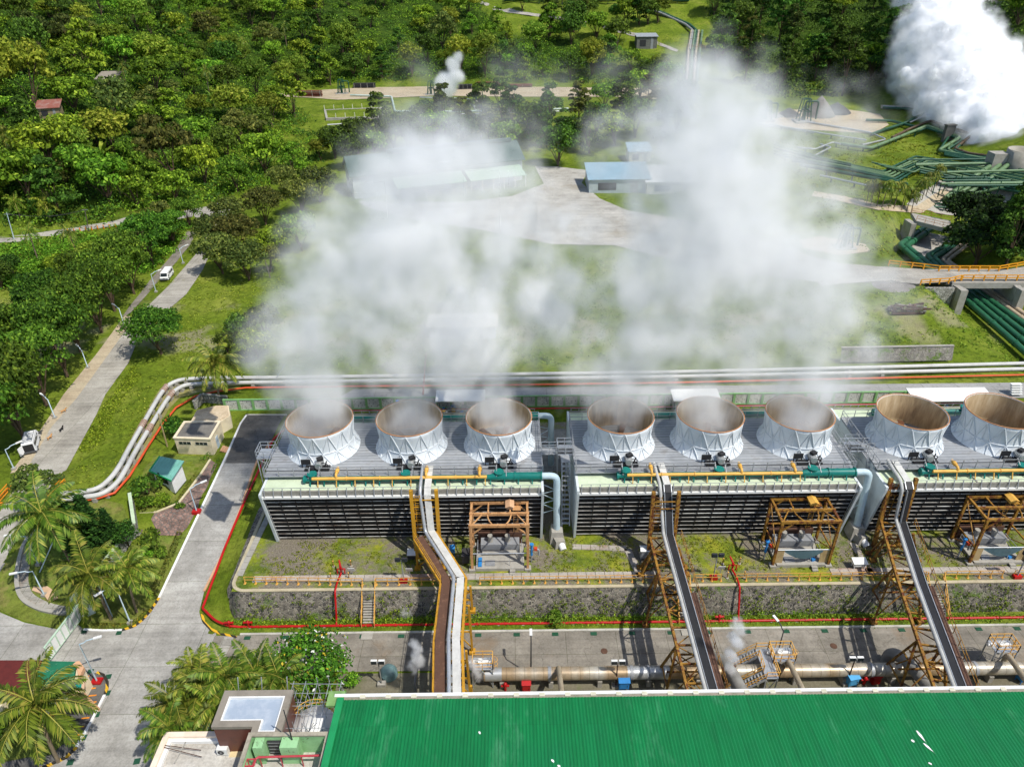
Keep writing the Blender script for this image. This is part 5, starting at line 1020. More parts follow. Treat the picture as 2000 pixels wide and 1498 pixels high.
for k in range(9): a = vs[0].lerp(vs[1], k/8); b = vs[3].lerp(vs[2], k/8); mb.beam(a+Vector((0, 0, .03)), b+Vector((0, 0, .03)), .06)
mb.build('teal_roof', M_TEALR, t); tm = MB(); tm.beam(vs[3], vs[2], .12, .25); tm.beam(vs[3], vs[0], .12, .25); tm.build('green_trim', paint('bright_green_trim', hx('#1f9a58'), hx('#187a46')), t)
ip = inset([tuple(v[:2]) for v in vs], .35); mb = MB(); mb.prism(ip, z0-.4, z0+2.2); mb.build('shed_wall', WHITE, t); mb = MB(); a, b = Vector(ip[3]), Vector(ip[2]); mb.beam((lerp(a.x, b.x, .1), lerp(a.y, b.y, .1)-.03, z0+1.2), (lerp(a.x, b.x, .75), lerp(a.y, b.y, .75)-.03, z0+1.2), .1, .8); mb.build('window', GLASS, t)
top = [P(273, 1000), P(305, 1001), P(338, 1001), P(352, 994), P(370, 966), P(392, 933), P(412, 902)]; bot = [P(276, 1040), P(310, 1045), P(350, 1046), P(366, 1030), P(385, 995), P(405, 950), P(424, 906)]
zt_ = P(340, 960).z; mb = MB(); wall_strip(mb, [b+Vector((0, 0, .02)) for b in bot], [Vector((a.x, a.y, zt_+.05)) for a in top]); t = thing('brick_slope', 'reddish rubble stone slope holding up the garden above the side road', 'retaining wall'); mb.build('stone_face', ST_BRICK, t)
mb = MB(); [mb.beam((a.x, a.y, zt_+.1), (b.x, b.y, zt_+.1), .3, .14) for a, b in zip(top, top[1:])]; mb.build('coping', paint('cream_coping', hx('#cfc3a0'), hx('#a89c7a')), t)
drape('garden_lawn', [tuple(v[:2]) for v in top]+[tuple(P(*p)[:2]) for p in ((432, 880), (412, 892), (345, 890), (300, 890), (270, 960))], .05, G_LAWN, 1.5)
dpx('side_lawn', [(276, 1042), (350, 1048), (372, 1030), (365, 1045), (310, 1165), (292, 1190), (262, 1215), (230, 1226), (170, 1226), (170, 1200), (208, 1130), (245, 1085)], .05, G_LAWN, 1.5)
# ---------------- white pipelines, fence, canopies ----------------
UP = [(2080, 716), (1700, 726), (1320, 735), (900, 741), (540, 746), (400, 747), (352, 750), (328, 762), (312, 785), (285, 832), (255, 885), (238, 918), (222, 942), (195, 966), (150, 972), (120, 974)]
LO = [(2080, 727), (1700, 736), (1320, 744), (900, 750), (540, 755), (410, 757), (362, 760), (340, 774), (325, 795), (298, 840), (268, 890), (250, 925), (234, 952), (206, 975), (160, 982), (125, 984)]
for pxs, lb in ((UP, 'outer white steam pipeline bending from behind the towers down to the road'), (LO, 'inner white steam pipeline running beside the orange pipe')):
    pts = arcpath([P(*p, .9) for p in pxs], 4, 4); t = thing('steam_pipeline', lb, 'pipeline', (0, 0, 0), 0, 'white double pipeline'); mb = MB(); mb.tube(pts, .36, 14); mb.build('pipe_run', paint('white_pipe', hx('#bfbeb9'), hx('#9f9d97'), .45, scale=.4, rust=(.7, hx('#8d8579'))), t)
    for a, b in (((9, .1), (9, .35)), ((7, .85), (8, .05))):
        p = P(*pxs[a[0]], .9); q = P(*pxs[a[0]+1], .9); d = (q-p).normalized(); mb = MB(); 
        for k in range(4): mb.tube([p+d*(.5*k), p+d*(.5*k+.28)], .48, 14)
        mb.build('expansion_joint', paint('rusty_joint', hx('#a58a78'), hx('#7a5240'), .7), t)
    for k in range(2, len(pts)-1, 3): mb = MB(); mb.box((pts[k].x, pts[k].y, pts[k].z-.65), (.6, .9, .7)); mb.build('plinth', CONC, t)
OR = [(2080, 735), (1320, 752), (900, 758), (700, 759), (480, 762), (420, 770), (382, 779), (345, 801), (318, 835), (290, 878), (255, 935), (226, 968), (195, 978), (150, 985)]
t = thing('orange_pipe', 'long thin orange pipe beside the white pipelines', 'pipe'); mb = MB(); mb.tube([P(*p, .5) for p in dense(OR, False, 40)], .17, 8); mb.build('pipe_run', paint('orange_red_pipe', hx('#d0522a'), hx('#b0401e'), .5), t)
dpx('pipe_bed', [(470, 742), (395, 741), (340, 744), (315, 757), (296, 785), (268, 834), (238, 890), (222, 920), (252, 938), (276, 895), (304, 845), (328, 802), (350, 778), (390, 766), (470, 764)], .04, mat_conc('pipe_bed_rubble', hx('#6b7030'), hx('#86804e'), hx('#98927a'), None, 0, hx('#5c7a20')), 1.5)
def mat_lattice():
    m, t, b = nodes('pierced_block'); v = pos(t); vo = t.nodes.new('ShaderNodeTexVoronoi'); vo.inputs['Scale'].default_value = 3.2; vo.inputs['Randomness'].default_value = .5; t.links.new(v, vo.inputs['Vector'])
    col = ramp(t, vo.outputs['Distance'], [(.22, hx('#3a3a34')), (.32, hx('#c9c8c0'))]); col = mix(t, 1.0, col, ramp(t, tex(t, v, .8, 5), [(.3, .7), (.6, 1.05)]), 'MULTIPLY'); t.links.new(col, b.inputs['Base Color']); return m
fy = pz(700, 798, 4).y; fx0 = pz(445, 797, 4).x; t = thing('block_fence', 'white pierced block fence with pale green posts behind the towers', 'fence', (fx0, fy, 4.0)); mb = MB(); mb.box((62, .0, 1.0), (124, .16, 2.0)); mb.build('block_panel', mat_lattice(), t)
M_FG = paint('pale_green_post', hx('#7fae6e'), hx('#5f8a54')); me_ = None
for k in range(52):
    if me_ is None: mb = MB(); mb.box((0, -.06, 1.1), (.4, .3, 2.2)); o = mb.build('fence_post', M_FG, t); me_ = o.data
    else: o = link('fence_post', me_, t)
    o.location = (k*2.38, 0, 0)
mb = MB(); mb.box((62, 0, 2.08), (124, .3, .14)); mb.box((62, -.1, .08), (124, .2, .2)); mb.build('fence_rail', M_FG, t)
wall_thing('garden_wall', 'rough mossy wall between the pump house store and the block fence', [P(382, 800), P(398, 785), P(447, 790)], 1.6, .3, ST_WHITE, CONC)
t = thing('fire_pipe', 'red fire pipe in front of the block fence behind the towers', 'pipe', (0, fy-1.6, 4.5)); mb = MB(); mb.tube([(-33, 0, .1), (-22, 0, .1), (-21, 0, .5), (-17, 0, .5), (-16, 0, .1), (110, 0, .1)], .14, 8); mb.build('main_run', RED, t)
mb = MB(); mb.box((-19, -.3, .5), (1.0, 1.0, 1.5)); mb.cyl((-19, 0, 1.2), .3, .8, 8, 1); mb.build('valve_set', [BLACK, BLUE], t)
drape('service_road', [(-32, fy+1.2), (-28, fy+6.5), (160, fy+5.6), (160, fy+.8)], .12, mat_conc('service_concrete', hx('#8b8a86'), hx('#9c9b97'), hx('#a9a8a3'), (6, 6)), 3)
for (px, lb, w) in (((850, 784, 947, 783, 762), 'white flat canopy behind the third fan stack', 7.6), ((1316, 783, 1409, 782, 760), 'white flat canopy hidden in steam behind the middle tower', 7.6), ((1788, 784, 1945, 782, 758), 'long white flat canopy behind the right tower', 11.5)):
    a = pz(px[0], px[1], 7.0); b = pz(px[2], px[3], 7.0); c = pz(px[0]-10, px[4], 7.4); t = thing('canopy', lb, 'canopy', (a.x, a.y, 4.0), 0, 'white canopies behind the towers'); W_ = b.x-a.x; D_ = c.y-a.y
    mb = MB(); mb.add([(0, 0, 3.0), (W_, 0, 3.0), (W_, D_, 3.4), (0, D_, 3.4), (0, 0, 2.85), (W_, 0, 2.85), (W_, D_, 3.25), (0, D_, 3.25)], [(0, 1, 2, 3), (7, 6, 5, 4), (0, 4, 5, 1), (1, 5, 6, 2), (2, 6, 7, 3), (3, 7, 4, 0)]); mb.build('sheet_roof', ROOFW, t)
    for x in (.3, W_-.3):
        for y in (.3, D_-.3): mb = MB(); mb.beam((x, y, 0), (x, y, 2.95), .14); mb.build('post', GRN, t)
    mb = MB(); r3 = random.Random(int(px[0])); [mb.box((r3.uniform(.6, W_-.6), r3.uniform(.2, D_-.5), .4), (r3.uniform(.3, .9), r3.uniform(.3, .8), r3.uniform(.5, .9)), r3.uniform(0, 3), r3.randint(0, 3)) for k in range(22)]; o = mb.build('scrap_heap', [GREY, YELP, BLUE, CONC]); o.location = (a.x, a.y, 4.0); tag(o, 'heap of scrap under the '+lb.replace('flat ', ''), 'scrap heap', 'scrap heaps under the canopies')
t = thing('block_stack', 'stack of white planks at the right picture edge behind the tower', 'stack', pz(1984, 770, 4.2)); 
for k in range(5): mb = MB(); mb.box((0, .2*k, .15+k*.35), (1.8, .7, .12)); mb.build('plank', ROOFW, t)
# ---------------- vehicles, dogs, barriers ----------------
def wheel(parent, x, y, r=.33):
    mb = MB(); mb.tube([(x, y-.11, r), (x, y+.11, r)], r, 18); w = mb.build('wheel', BLACK, parent); mb = MB(); mb.tube([(x, y-.125, r), (x, y+.125, r)], r*.55, 12); mb.build('rim', GALV, w)
def van(label, p, rz, L=4.7, Wd=1.75, Hh=1.95, openback=False, body=None, cat='van', name='parked_van'):
    t = thing(name, label, cat, p, rz); body = body or paint('vehicle_white', (.80, .80, .79), (.74, .74, .73), .3); mb = MB(); w = Wd/2
    pr = [(-L/2, .35), (L/2, .35), (L/2, .85), (L/2-.18, 1.05), (L/2-.75, Hh-.12), (L/2-1.0, Hh), (-L/2+.15, Hh), (-L/2, Hh-.2)]; n = len(pr)
    tw = [1, 1, 1, 1, .88, .86, .86, .88]; vs = [(x, -w*k, z) for (x, z), k in zip(pr, tw)]+[(x, w*k, z) for (x, z), k in zip(pr, tw)]
    mb.add(vs, [tuple(range(n)), tuple(range(n, 2*n))[::-1]]+[(i, n+i, n+(i+1) % n, (i+1) % n) for i in range(n)]); mb.build('body', body, t)
    g = MB(); g.add([(L/2-.20, -w*.86, 1.13), (L/2-.20, w*.86, 1.13), (L/2-.69, w*.8, Hh-.2), (L/2-.69, -w*.8, Hh-.2)], [(0, 1, 2, 3)]); g.v = [(x+.03, y, z+.015) for x, y, z in g.v]; g.build('windscreen', GLASS, t)
    for s in (-1, 1):
        for a, b in ((L/2-.85, L/2-1.6), (L/2-1.75, L/2-2.9), (L/2-3.0, -L/2+.3)):
            g = MB(); f = lambda z: w*(1-(z-.85)/(Hh-.85)*.14)+.012
            q = [(a, s*f(1.15), 1.15), (b, s*f(1.15), 1.15), (b, s*f(1.65), 1.65), (a-.18 if a > L/2-1 else a, s*f(1.65), 1.65)]; g.add(q, [(0, 1, 2, 3) if s > 0 else (3, 2, 1, 0)]); g.build('side_window', GLASS, t)
        m_ = MB(); m_.box((L/2-.65, s*(w+.12), 1.2), (.1, .2, .26)); m_.build('mirror', BLACK, t)
        m_ = MB(); m_.box((L/2+.005, s*w*.72, .72), (.05, .32, .2)); m_.build('headlight', GALV, t)
    for s in (-1, 1): m_ = MB(); m_.box((s*(L/2+.04), 0, .45), (.12, Wd*.96, .22)); m_.build('bumper', paint('bumper_grey', hx('#56585a'), hx('#3f4143')), t)
    m_ = MB(); m_.box((L/2+.01, 0, .72), (.04, Wd*.42, .14)); m_.build('radiator_grille', DARK, t)
    for x in (L/2-.85, -L/2+.95):
        for s in (-1, 1): wheel(t, x, s*(w-.08))
    if openback:
        m_ = MB(); m_.box((-L/2-.01, 0, 1.15), (.03, Wd*.78, 1.25)); m_.build('cargo_shade_sheet', BLACK, t); m_ = MB(); m_.beam((-L/2-.02, w*.9, 1.1), (-L/2-.75, w*1.35, 1.1), .06, 1.4); m_.build('open_door', body, t); m_ = MB(); m_.beam((-L/2-.3, w*1.12+.05, 1.35), (-L/2-.6, w*1.3+.05, 1.35), .04, .5); m_.build('door_window', GLASS, t)  # flat black sheet on the closed rear paints the shade inside the cargo space
        m_ = MB()
        for k in range(7): m_.beam((-L/2+.3+k*.42, -w*.75, Hh+.1), (-L/2+.3+k*.42, w*.75, Hh+.1), .05)
        for s in (-1, 1): m_.beam((-L/2+.2, s*w*.75, Hh+.12), (L/2-1.3, s*w*.75, Hh+.12), .06)
        m_.build('roof_rack', GREY, t)
    return t
a = P(322, 551); b = P(338, 528); d = a-b; van('white van parked on the grass median of the main road', a.lerp(b, .35)+Vector((0, 0, .05)), math.atan2(d.y, d.x))
a = P(63, 880); b = P(70, 850); d = b-a; van('white truck with its rear door open under the roadside trees', P(65, 872)+Vector((0, 0, .05)), math.atan2(d.y, d.x), 4.6, 1.8, 2.1, True, cat='truck', name='parked_truck')
def dog(label, p, rz, c):
    mt = paint('dog_'+label.split()[0], c, tuple(x*.7 for x in c), .9); me = bpy.data.meshes.new('dog'); bm = bmesh.new(); V = []; Rr = []
    def v(co, r): V.append(bm.verts.new(co)); Rr.append(r); return V[-1]
    hip = v((-.28, 0, .46), .12); mid = v((0, 0, .44), .11); ch = v((.25, 0, .47), .14); nk = v((.42, 0, .6), .09); hd = v((.52, 0, .7), .095); mz = v((.68, 0, .66), .045); t1 = v((-.45, 0, .55), .035); t2 = v((-.62, 0, .7), .02)
    for e in ((hip, mid), (mid, ch), (ch, nk), (nk, hd), (hd, mz), (hip, t1), (t1, t2)): bm.edges.new(e)
    for s in (-1, 1):
        a = v((.26, s*.09, .3), .06); b = v((.24, s*.09, .16), .04); c2 = v((.27, s*.09, .03), .04); bm.edges.new((ch, a)); bm.edges.new((a, b)); bm.edges.new((b, c2))
        a = v((-.22, s*.09, .32), .07); b = v((-.36, s*.09, .18), .04); c2 = v((-.32, s*.09, .03), .04); bm.edges.new((hip, a)); bm.edges.new((a, b)); bm.edges.new((b, c2)); ear = v((.48, s*.07, .82), .03); bm.edges.new((hd, ear))
    bm.to_mesh(me); bm.free(); me.materials.append(mt); o = link('dog', me); md = o.modifiers.new('skin', 'SKIN')
    for k, r in zip(o.data.skin_vertices[0].data if len(o.data.skin_vertices) else [], Rr): k.radius = (r, r)
    o.modifiers.new('sub', 'SUBSURF').levels = 1; o.location = p; o.rotation_euler = (0, 0, rz); tag(o, label, 'dog', 'dogs on the main road'); return o
dog('black dog standing in the middle of the main road', P(121, 842), 1.4, (.015, .014, .013)); dog('tan and white dog on the left edge of the main road near the truck', P(98, 858), 1.2, hx('#b98a58')); dog('tan dog on the dirt verge above the other dogs', P(125, 806), .8, hx('#a87a48'))
def boom(label, p, q, h):
    a, b = P(*p), P(*q); t = thing('lattice_barrier', label, 'barrier', a, 0, 'yellow lattice barriers on the main road'); d = b-a; mb = MB(); d.z = 0; L = d.length; d.normalize(); n_ = Vector((-d.y, d.x, 0))*.25
    for s in (-1, 1):
        for z in (h, h+.55): mb.beam(n_*s+Vector((0, 0, z)), n_*s+d*L+Vector((0, 0, z+.2)), .1)
    k = int(L/.6)
    for i in range(k): mb.beam(n_+d*(L*i/k)+Vector((0, 0, h)), n_*-1+d*(L*(i+1)/k)+Vector((0, 0, h+.5)), .07); mb.beam(n_*-1+d*(L*i/k)+Vector((0, 0, h+.5)), n_+d*(L*(i+1)/k)+Vector((0, 0, h+.1)), .07)
    mb.build('lattice_boom', ORNG, t)
    for f in (.06, .94): mb = MB(); mb.beam(d*L*f, d*L*f+Vector((0, 0, h+.1)), .2); mb.box(d*L*f+Vector((0, 0, .12)), (.8, .8, .24)); mb.build('stand', ORNG, t)
boom('orange yellow lattice barrier at the left picture edge', (-4, 988), (22, 956), .6); boom('orange yellow lattice barrier behind the big roadside palm', (88, 992), (128, 945), .9)
t = thing('tricycle', 'motor tricycle with a white roof at the road junction', 'tricycle', P(424, 410)); mb = MB(); mb.box((0, 0, .75), (1.7, 1.2, .9)); mb.build('cab', paint('tricycle_red', hx('#a03028'), hx('#7d2420')), t); mb = MB(); mb.box((0, 0, 1.75), (1.9, 1.5, .12)); mb.build('canopy', ROOFW, t)
for x, y in ((-.7, -.6), (.7, -.6), (0, .6)): wheel(t, x, y, .28)
mb = MB(); [mb.beam((x, y, 1.1), (x, y, 1.7), .05) for x in (-.8, .8) for y in (-.55, .55)]; mb.build('canopy_post', GREY, t)
# ---------------- distant yards, roads and paths ----------------
M_YARD = mat_conc('yard_concrete', hx('#8f8b82'), hx('#a8a49a'), hx('#b8b4aa'), None, .3, hx('#9a8f78'))
dpx('warehouse_yard', [(1045, 326), (1085, 326), (1150, 334), (1136, 358), (1170, 388), (1225, 412), (1400, 440), (1574, 497), (1610, 553), (1400, 530), (1200, 480), (1080, 478), (940, 450), (780, 425), (715, 405), (700, 394), (900, 396), (1000, 384), (1062, 360)], .12, M_YARD, 3, 20)
_xa = pz(1600, 540, 8.9).x
def zroad(x, y): h = H(x, y); return max(h, lerp(h, 8.85, ss(_xa-2, _xa+16, x)))
def pxz(px, z): return [tuple(pz(a, b, z)[:2]) for a, b in px]
drape('bridge_road', pxz([(1560, 494), (1640, 514), (1715, 521), (1803, 526), (1833, 530), (1950, 530), (2001, 521), (2060, 508), (2060, 545), (2001, 546), (1878, 546), (1855, 551), (1790, 555), (1724, 549), (1605, 554)], 8.9), .1, C_MAIN, 2.5, zf=zroad)
dpx('pad_track', [(545, 184), (600, 178), (760, 170), (1000, 170), (1290, 174), (1330, 190), (1310, 196), (1200, 190), (1000, 190), (850, 188), (740, 193), (660, 196), (610, 192), (560, 190)], .15, C_DIRT, 4, 20)
dpx('well_pad', [(1488, 246), (1496, 228), (1535, 216), (1640, 213), (1718, 224), (1736, 245), (1705, 262), (1600, 256)], .15, C_DIRT, 4, 20)
dpx('quarry_track', [(1720, 206), (1830, 210), (1830, 217), (1720, 213)], .15, C_DIRT, 4, 20)
dpx('hill_path', [(925, -3), (972, 16), (1025, 25), (1100, 35), (1145, 44), (1145, 48), (1098, 40), (1022, 30), (968, 22), (915, -3)], .25, C_MAIN, 4, 15)
dpx('hill_path', [(1180, 52), (1250, 69), (1325, 99), (1322, 103), (1246, 75), (1178, 57)], .25, C_MAIN, 4, 15)
dpx('pipe_yard', [(1845, 420), (1770, 400), (1790, 380), (1850, 345), (1900, 320), (2040, 340), (2040, 400), (1900, 425)], .12, M_YARD, 3, 20)
dpx('palm_track', [(1590, 375), (1650, 385), (1720, 402), (1790, 404), (1840, 370), (1860, 378), (1800, 418), (1716, 412), (1640, 394), (1585, 384)], .2, C_DIRT, 3, 20)
dpx('rubble_pad', [(1560, 470), (1600, 462), (1690, 478), (1700, 492), (1640, 500), (1570, 486)], .12, C_DIRT, 3, 20)
# pond with posts
pc = [P(637, 216), P(741, 212), P(746, 231), P(641, 235)]; zp = max(p.z for p in pc)+.2; t = thing('concrete_pond', 'rectangular concrete pond of dark green water with a post fence', 'pond'); poly = [tuple(p[:2]) for p in pc]
mb = MB(); ring(mb, inset(poly, -.9), poly, zp-3.5, zp); mb.build('pond_rim', CONC, t)
m, tt, b = nodes('pond_water'); b.inputs['Base Color'].default_value = hx('#1f3a22')+(1,); b.inputs['Roughness'].default_value = .08; mb = MB(); mb.prism(poly, zp-2, zp-.7); mb.build('pond_water', m, t)
for i in range(4):
    a, b_ = Vector(inset(poly, -.6)[i]), Vector(inset(poly, -.6)[(i+1) % 4]); k = 6 if i % 2 == 0 else 2
    for j in range(k): c = a.lerp(b_, j/k); mb = MB(); mb.beam((c.x, c.y, zp-1), (c.x, c.y, zp+1.8), .22); mb.build('fence_post', OFFW, t)
# warehouse
A1, B1, C1 = P(693, 389), P(650, 371), P(1020, 352); e = (C1-A1); e.z = 0; Lw = e.length; e.normalize(); nn_ = Vector((-e.y, e.x, 0)); z0 = A1.z-.4; Wd = max(14, abs((B1-A1).dot(nn_)))
t = thing('warehouse', 'long grey green warehouse with a gabled roof half lost in steam', 'warehouse', (A1.x, A1.y, z0), math.atan2(e.y, e.x)); wh, rh = 7.5, 11.5
mb = MB(); mb.add([(0, 0, 0), (Lw, 0, 0), (Lw, Wd, 0), (0, Wd, 0), (0, 0, wh), (Lw, 0, wh), (Lw, Wd, wh), (0, Wd, wh), (0, Wd/2, rh), (Lw, Wd/2, rh)], [(0, 1, 5, 4), (1, 2, 6, 9, 5), (2, 3, 7, 6), (3, 0, 4, 8, 7)]); mb.build('sheet_wall', paint('warehouse_wall', hx('#b7bcb6'), hx('#959b94'), .6, scale=.3), t)
mb = MB()
for s in (0, 1):
    y0, y1 = (-.8, Wd/2) if s == 0 else (Wd+.8, Wd/2); zz0 = wh-.3; mb.add([(-.8, y0, zz0), (Lw+.8, y0, zz0), (Lw+.8, y1, rh+.15), (-.8, y1, rh+.15), (-.8, y0, zz0-.15), (Lw+.8, y0, zz0-.15), (Lw+.8, y1, rh), (-.8, y1, rh)], [(0, 1, 2, 3), (7, 6, 5, 4), (0, 4, 5, 1), (1, 5, 6, 2), (3, 2, 6, 7), (3, 7, 4, 0)])
mb.build('gable_roof', paint('weathered_green_roof', hx('#4c605a'), hx('#3a4c48'), .5, scale=.15), t)
mb = MB(); mb.box((Lw*.6, Wd/2, rh+.5), (Lw*.75, 1.6, .9)); mb.build('ridge_vent', paint('weathered_green_roof', (0, 0, 0)), t)
for a_, b_ in ((.22, .62), (.64, .98)):
    mb = MB(); x0_, x1_ = Lw*a_, Lw*b_; mb.add([(x0_, -7, 4.0), (x1_, -7, 4.0), (x1_, -.1, 5.6), (x0_, -.1, 5.6), (x0_, -7, 3.8), (x1_, -7, 3.8), (x1_, -.1, 5.4), (x0_, -.1, 5.4)], [(0, 1, 2, 3), (7, 6, 5, 4), (0, 4, 5, 1), (1, 5, 6, 2), (3, 7, 4, 0)]); mb.build('lean_to_roof', paint('pale_green_sheet', hx('#9fb79c'), hx('#86a086'), .5, scale=.2), t)
    for k in range(6): mb = MB(); x = lerp(x0_+.3, x1_-.3, k/5); mb.beam((x, -6.7, 0), (x, -6.7, 3.9), .25); mb.build('lean_to_post', OFFW, t)
for k in range(3): mb = MB(); mb.box((-.05, Wd*(.25+.22*k), 4.2-(k % 2)), (.12, 1.1, 1.1)); mb.build('wall_vent', DARK, t)
def shed(name, label, pxy, L, D, h, wallm, roofm, rz=0.0, cat='building', over=.5, rise=1.0, ext=None):
    q = P(*pxy); t = thing(name, label, cat, (q.x, q.y, q.z-.2), rz); mb = MB(); mb.box((L/2, D/2, h/2), (L, D, h)); mb.build('wall', wallm, t)
    mb = MB(); mb.add([(-over, -over, h), (L+over, -over, h), (L+over, D+over, h+rise), (-over, D+over, h+rise), (-over, -over, h-.15), (L+over, -over, h-.15), (L+over, D+over, h+rise-.15), (-over, D+over, h+rise-.15)], [(0, 1, 2, 3), (7, 6, 5, 4), (0, 4, 5, 1), (1, 5, 6, 2), (2, 6, 7, 3), (3, 7, 4, 0)]); mb.build('roof', roofm, t)
    mb = MB(); mb.box((L*.3, -.03, h*.5), (L*.3, .08, h*.5)); mb.build('window', DARK, t); mb = MB(); mb.box((L*.75, -.03, h*.42), (L*.12, .08, h*.84)); mb.build('door', GREY, t); return t
shed('workshop', 'blue roofed workshop at the edge of the steam cloud', (1150, 378), 18.5, 12, 4.5, paint('workshop_wall', hx('#aab4b4'), hx('#8b9494')), paint('blue_roof', hx('#8ca6b2'), hx('#78939f'), .5, scale=.2), rise=2.0)
shed('workshop', 'white roofed extension beside the blue roofed workshop', (1262, 380), 16, 12, 4.0, OFFW, ROOFW, rise=2.0)
shed('office', 'small pale blue house behind the blue roofed workshop in the steam', (1228, 318), 7.5, 7, 4, OFFW, paint('blue_roof', (0, 0, 0)), rise=1.5)
shed('storehouse', 'low white storehouse in the steam behind the left tower', (840, 662), 13, 4, 3.0, WHITE, OFFW, rise=.5)
shed('hill_hut', 'grey wooden hut with a sheet roof below the hill path', (1243, 97), 11, 8, 6.5, paint('grey_planks', hx('#6d6d66'), hx('#4c4c46'), .8), paint('tin_roof', hx('#9a9fa2'), hx('#7d8286'), .5), rise=1.0, cat='hut')
shed('hill_hut', 'thatch coloured hut roof among the hillside trees', (193, 174), 7.0, 6, 3.6, paint('bamboo_wall', hx('#8d7f60'), hx('#6d6046')), paint('old_thatch', hx('#8d8578'), hx('#6d655a'), .9), rise=1.8, cat='hut')
shed('hill_hut', 'hut with a red rusty sheet roof at the left of the hillside', (78, 232), 6.0, 5, 3.2, paint('bamboo_wall', (0, 0, 0)), paint('red_tin_roof', hx('#8a5448'), hx('#a09088'), .6, scale=.5), .3, cat='hut', rise=1.6)
# ---------------- piles, racks, wells ----------------
def heap(label, pxy, r, h, mt, rough=.25):
    q = P(*pxy); mb = MB(); n = 26; r4 = random.Random(int(r*10)); vs = [(0, 0, h)]
    for k in range(1, 6):
        for j in range(n): a = 2*math.pi*j/n; rr = r*k/5*(1+rough*.4*nz(math.cos(a)*3+pxy[0], math.sin(a)*3, 1.3, 2)); vs.append((rr*math.cos(a), rr*math.sin(a)*.8, h*(1-k/5)**.9*(1+rough*.3*r4.uniform(-1, 1))-.3*(k == 5)))
    fs = [(0, 1+j, 1+(j+1) % n) for j in range(n)]+[(1+(k-1)*n+j, 1+k*n+j, 1+k*n+(j+1) % n, 1+(k-1)*n+(j+1) % n) for k in range(1, 5) for j in range(n)]; mb.add(vs, fs, 0, True); o = mb.build('gravel_heap', mt); o.location = q; tag(o, label, 'gravel heap')
M_GRV = mat_conc('grey_gravel', hx('#6f6b66'), hx('#827d77'), hx('#938d86'), None, 0); M_GRD = mat_conc('dark_gravel', hx('#4b4b4c'), hx('#5a5a5a'), hx('#666564'), None, 0)
heap('tall cone of grey gravel on the right well pad', (1598, 226), 6.6, 7.5, M_GRV); heap('low dark gravel heap left of the tall grey cone', (1540, 226), 5.0, 3.0, M_GRD); heap('dark gravel heap behind the tall grey cone', (1632, 220), 6.0, 4.0, M_GRD); heap('heap of white rocks at the left of the right well pad', (1514, 228), 4.0, 1.2, ST_WHITE, .9)
heap('pale gravel mound on the grass below the curving road', (1745, 558), 5.0, .8, M_GRV)
q = P(1772, 608); mb = MB(); r5 = random.Random(3); [mb.beam((r5.uniform(-4, 4), r5.uniform(-1.4, 1.4), r5.uniform(.1, 1.0)), (r5.uniform(-4, 4), r5.uniform(-1.4, 1.4), r5.uniform(.1, 1.2)), r5.uniform(.1, .5), m=r5.randint(0, 3)) for k in range(70)]; o = mb.build('debris_heap', [BROWN, RUSTY, CONC, paint('dead_brush', hx('#5c5a36'), hx('#47452a'))]); o.location = q; tag(o, 'heap of rusty debris and dead brush on the slope below the bridge', 'debris heap')
def rack(label, pxy, L, h, mt, n=9):
    q = P(*pxy); mb = MB(); D = 3.0
    for r_ in range(4):
        for k in range(n-r_): mb.tube([(0, k*.33+r_*.16, .5+r_*h/4.2), (L, k*.33+r_*.16, .5+r_*h/4.2)], .16, 6)
    for k in range(4): mb.box((L*(.05+.3*k), 1.3, .2), (.25, 3.2, .4), 0, 1); mb.beam((L*(.05+.3*k), -.1, 0), (L*(.05+.3*k), -.1, h), .15, m=1)
    o = mb.build('pipe_stack', [mt, CONC]); o.location = q; tag(o, label, 'pipe stack', 'stacks of drill pipe on the well pad')
M_RPIPE = paint('rusty_pipe', hx('#6a3a2a'), hx('#4a2a20'), .7)
rack('rusty pipe stack at the left end of the well pad', (577, 190), 12.5, 2.8, M_RPIPE); rack('dark pipe stack right of the left wellhead', (690, 173), 11, 2.2, DARK); rack('long rusty pipe stack right of the small steam puff', (930, 172), 12, 2.6, M_RPIPE); rack('dark pipe stack behind the small steam puff', (895, 176), 7, 2.4, DARK); rack('thin pipe stack in the middle of the well pad', (985, 172), 14, 1.2, M_RPIPE)
def wellhead(label, pxy, sc=1.0):
    q = P(*pxy); t = thing('wellhead', label, 'wellhead', q, 0, 'green wellheads'); t.scale = (sc,)*3; mb = MB()
    for s in (-1, 1):
        for u in (-1, 1): mb.beam((s*1.6, u*1.2, 0), (s*.9, u*.7, 5.6), .22)
        mb.beam((s*.9, -.7, 5.6), (s*.9, .7, 5.6), .2); mb.beam((s*1.3, -1, 2.6), (s*1.3, 1, 2.6), .18)
    for u in (-1, 1): mb.beam((-.9, u*.7, 5.6), (.9, u*.7, 5.6), .2); mb.beam((-1.3, u, 2.6), (1.3, u, 2.6), .18); mb.beam((-1.6, u*1.2, 0), (.9, u*.7, 5.6), .12)
    mb.build('derrick_frame', GRN, t); mb = MB(); mb.cyl((0, 0, 0), .5, 2.2, 12); mb.cyl((0, 0, 2.2), .35, 2.0, 12); mb.tube([(-.9, 0, 3.0), (.9, 0, 3.0)], .3, 10); mb.tube(arcpath([(0, 0, 4), (0, 0, 5), (3.2, 0, 5), (3.2, 0, .6)], .8), .25, 8); mb.build('valve_tree', GRN, t); mb = MB(); mb.box((0, 0, .15), (5, 4, .4)); mb.build('slab', CONC, t)
wellhead('green wellhead frame at the left end of the well pad', (668, 184), 1.15); wellhead('green wellhead frame under the small steam puff', (842, 186), 1.1); wellhead('green wellhead frame right of the small steam puff', (930, 198), .9)
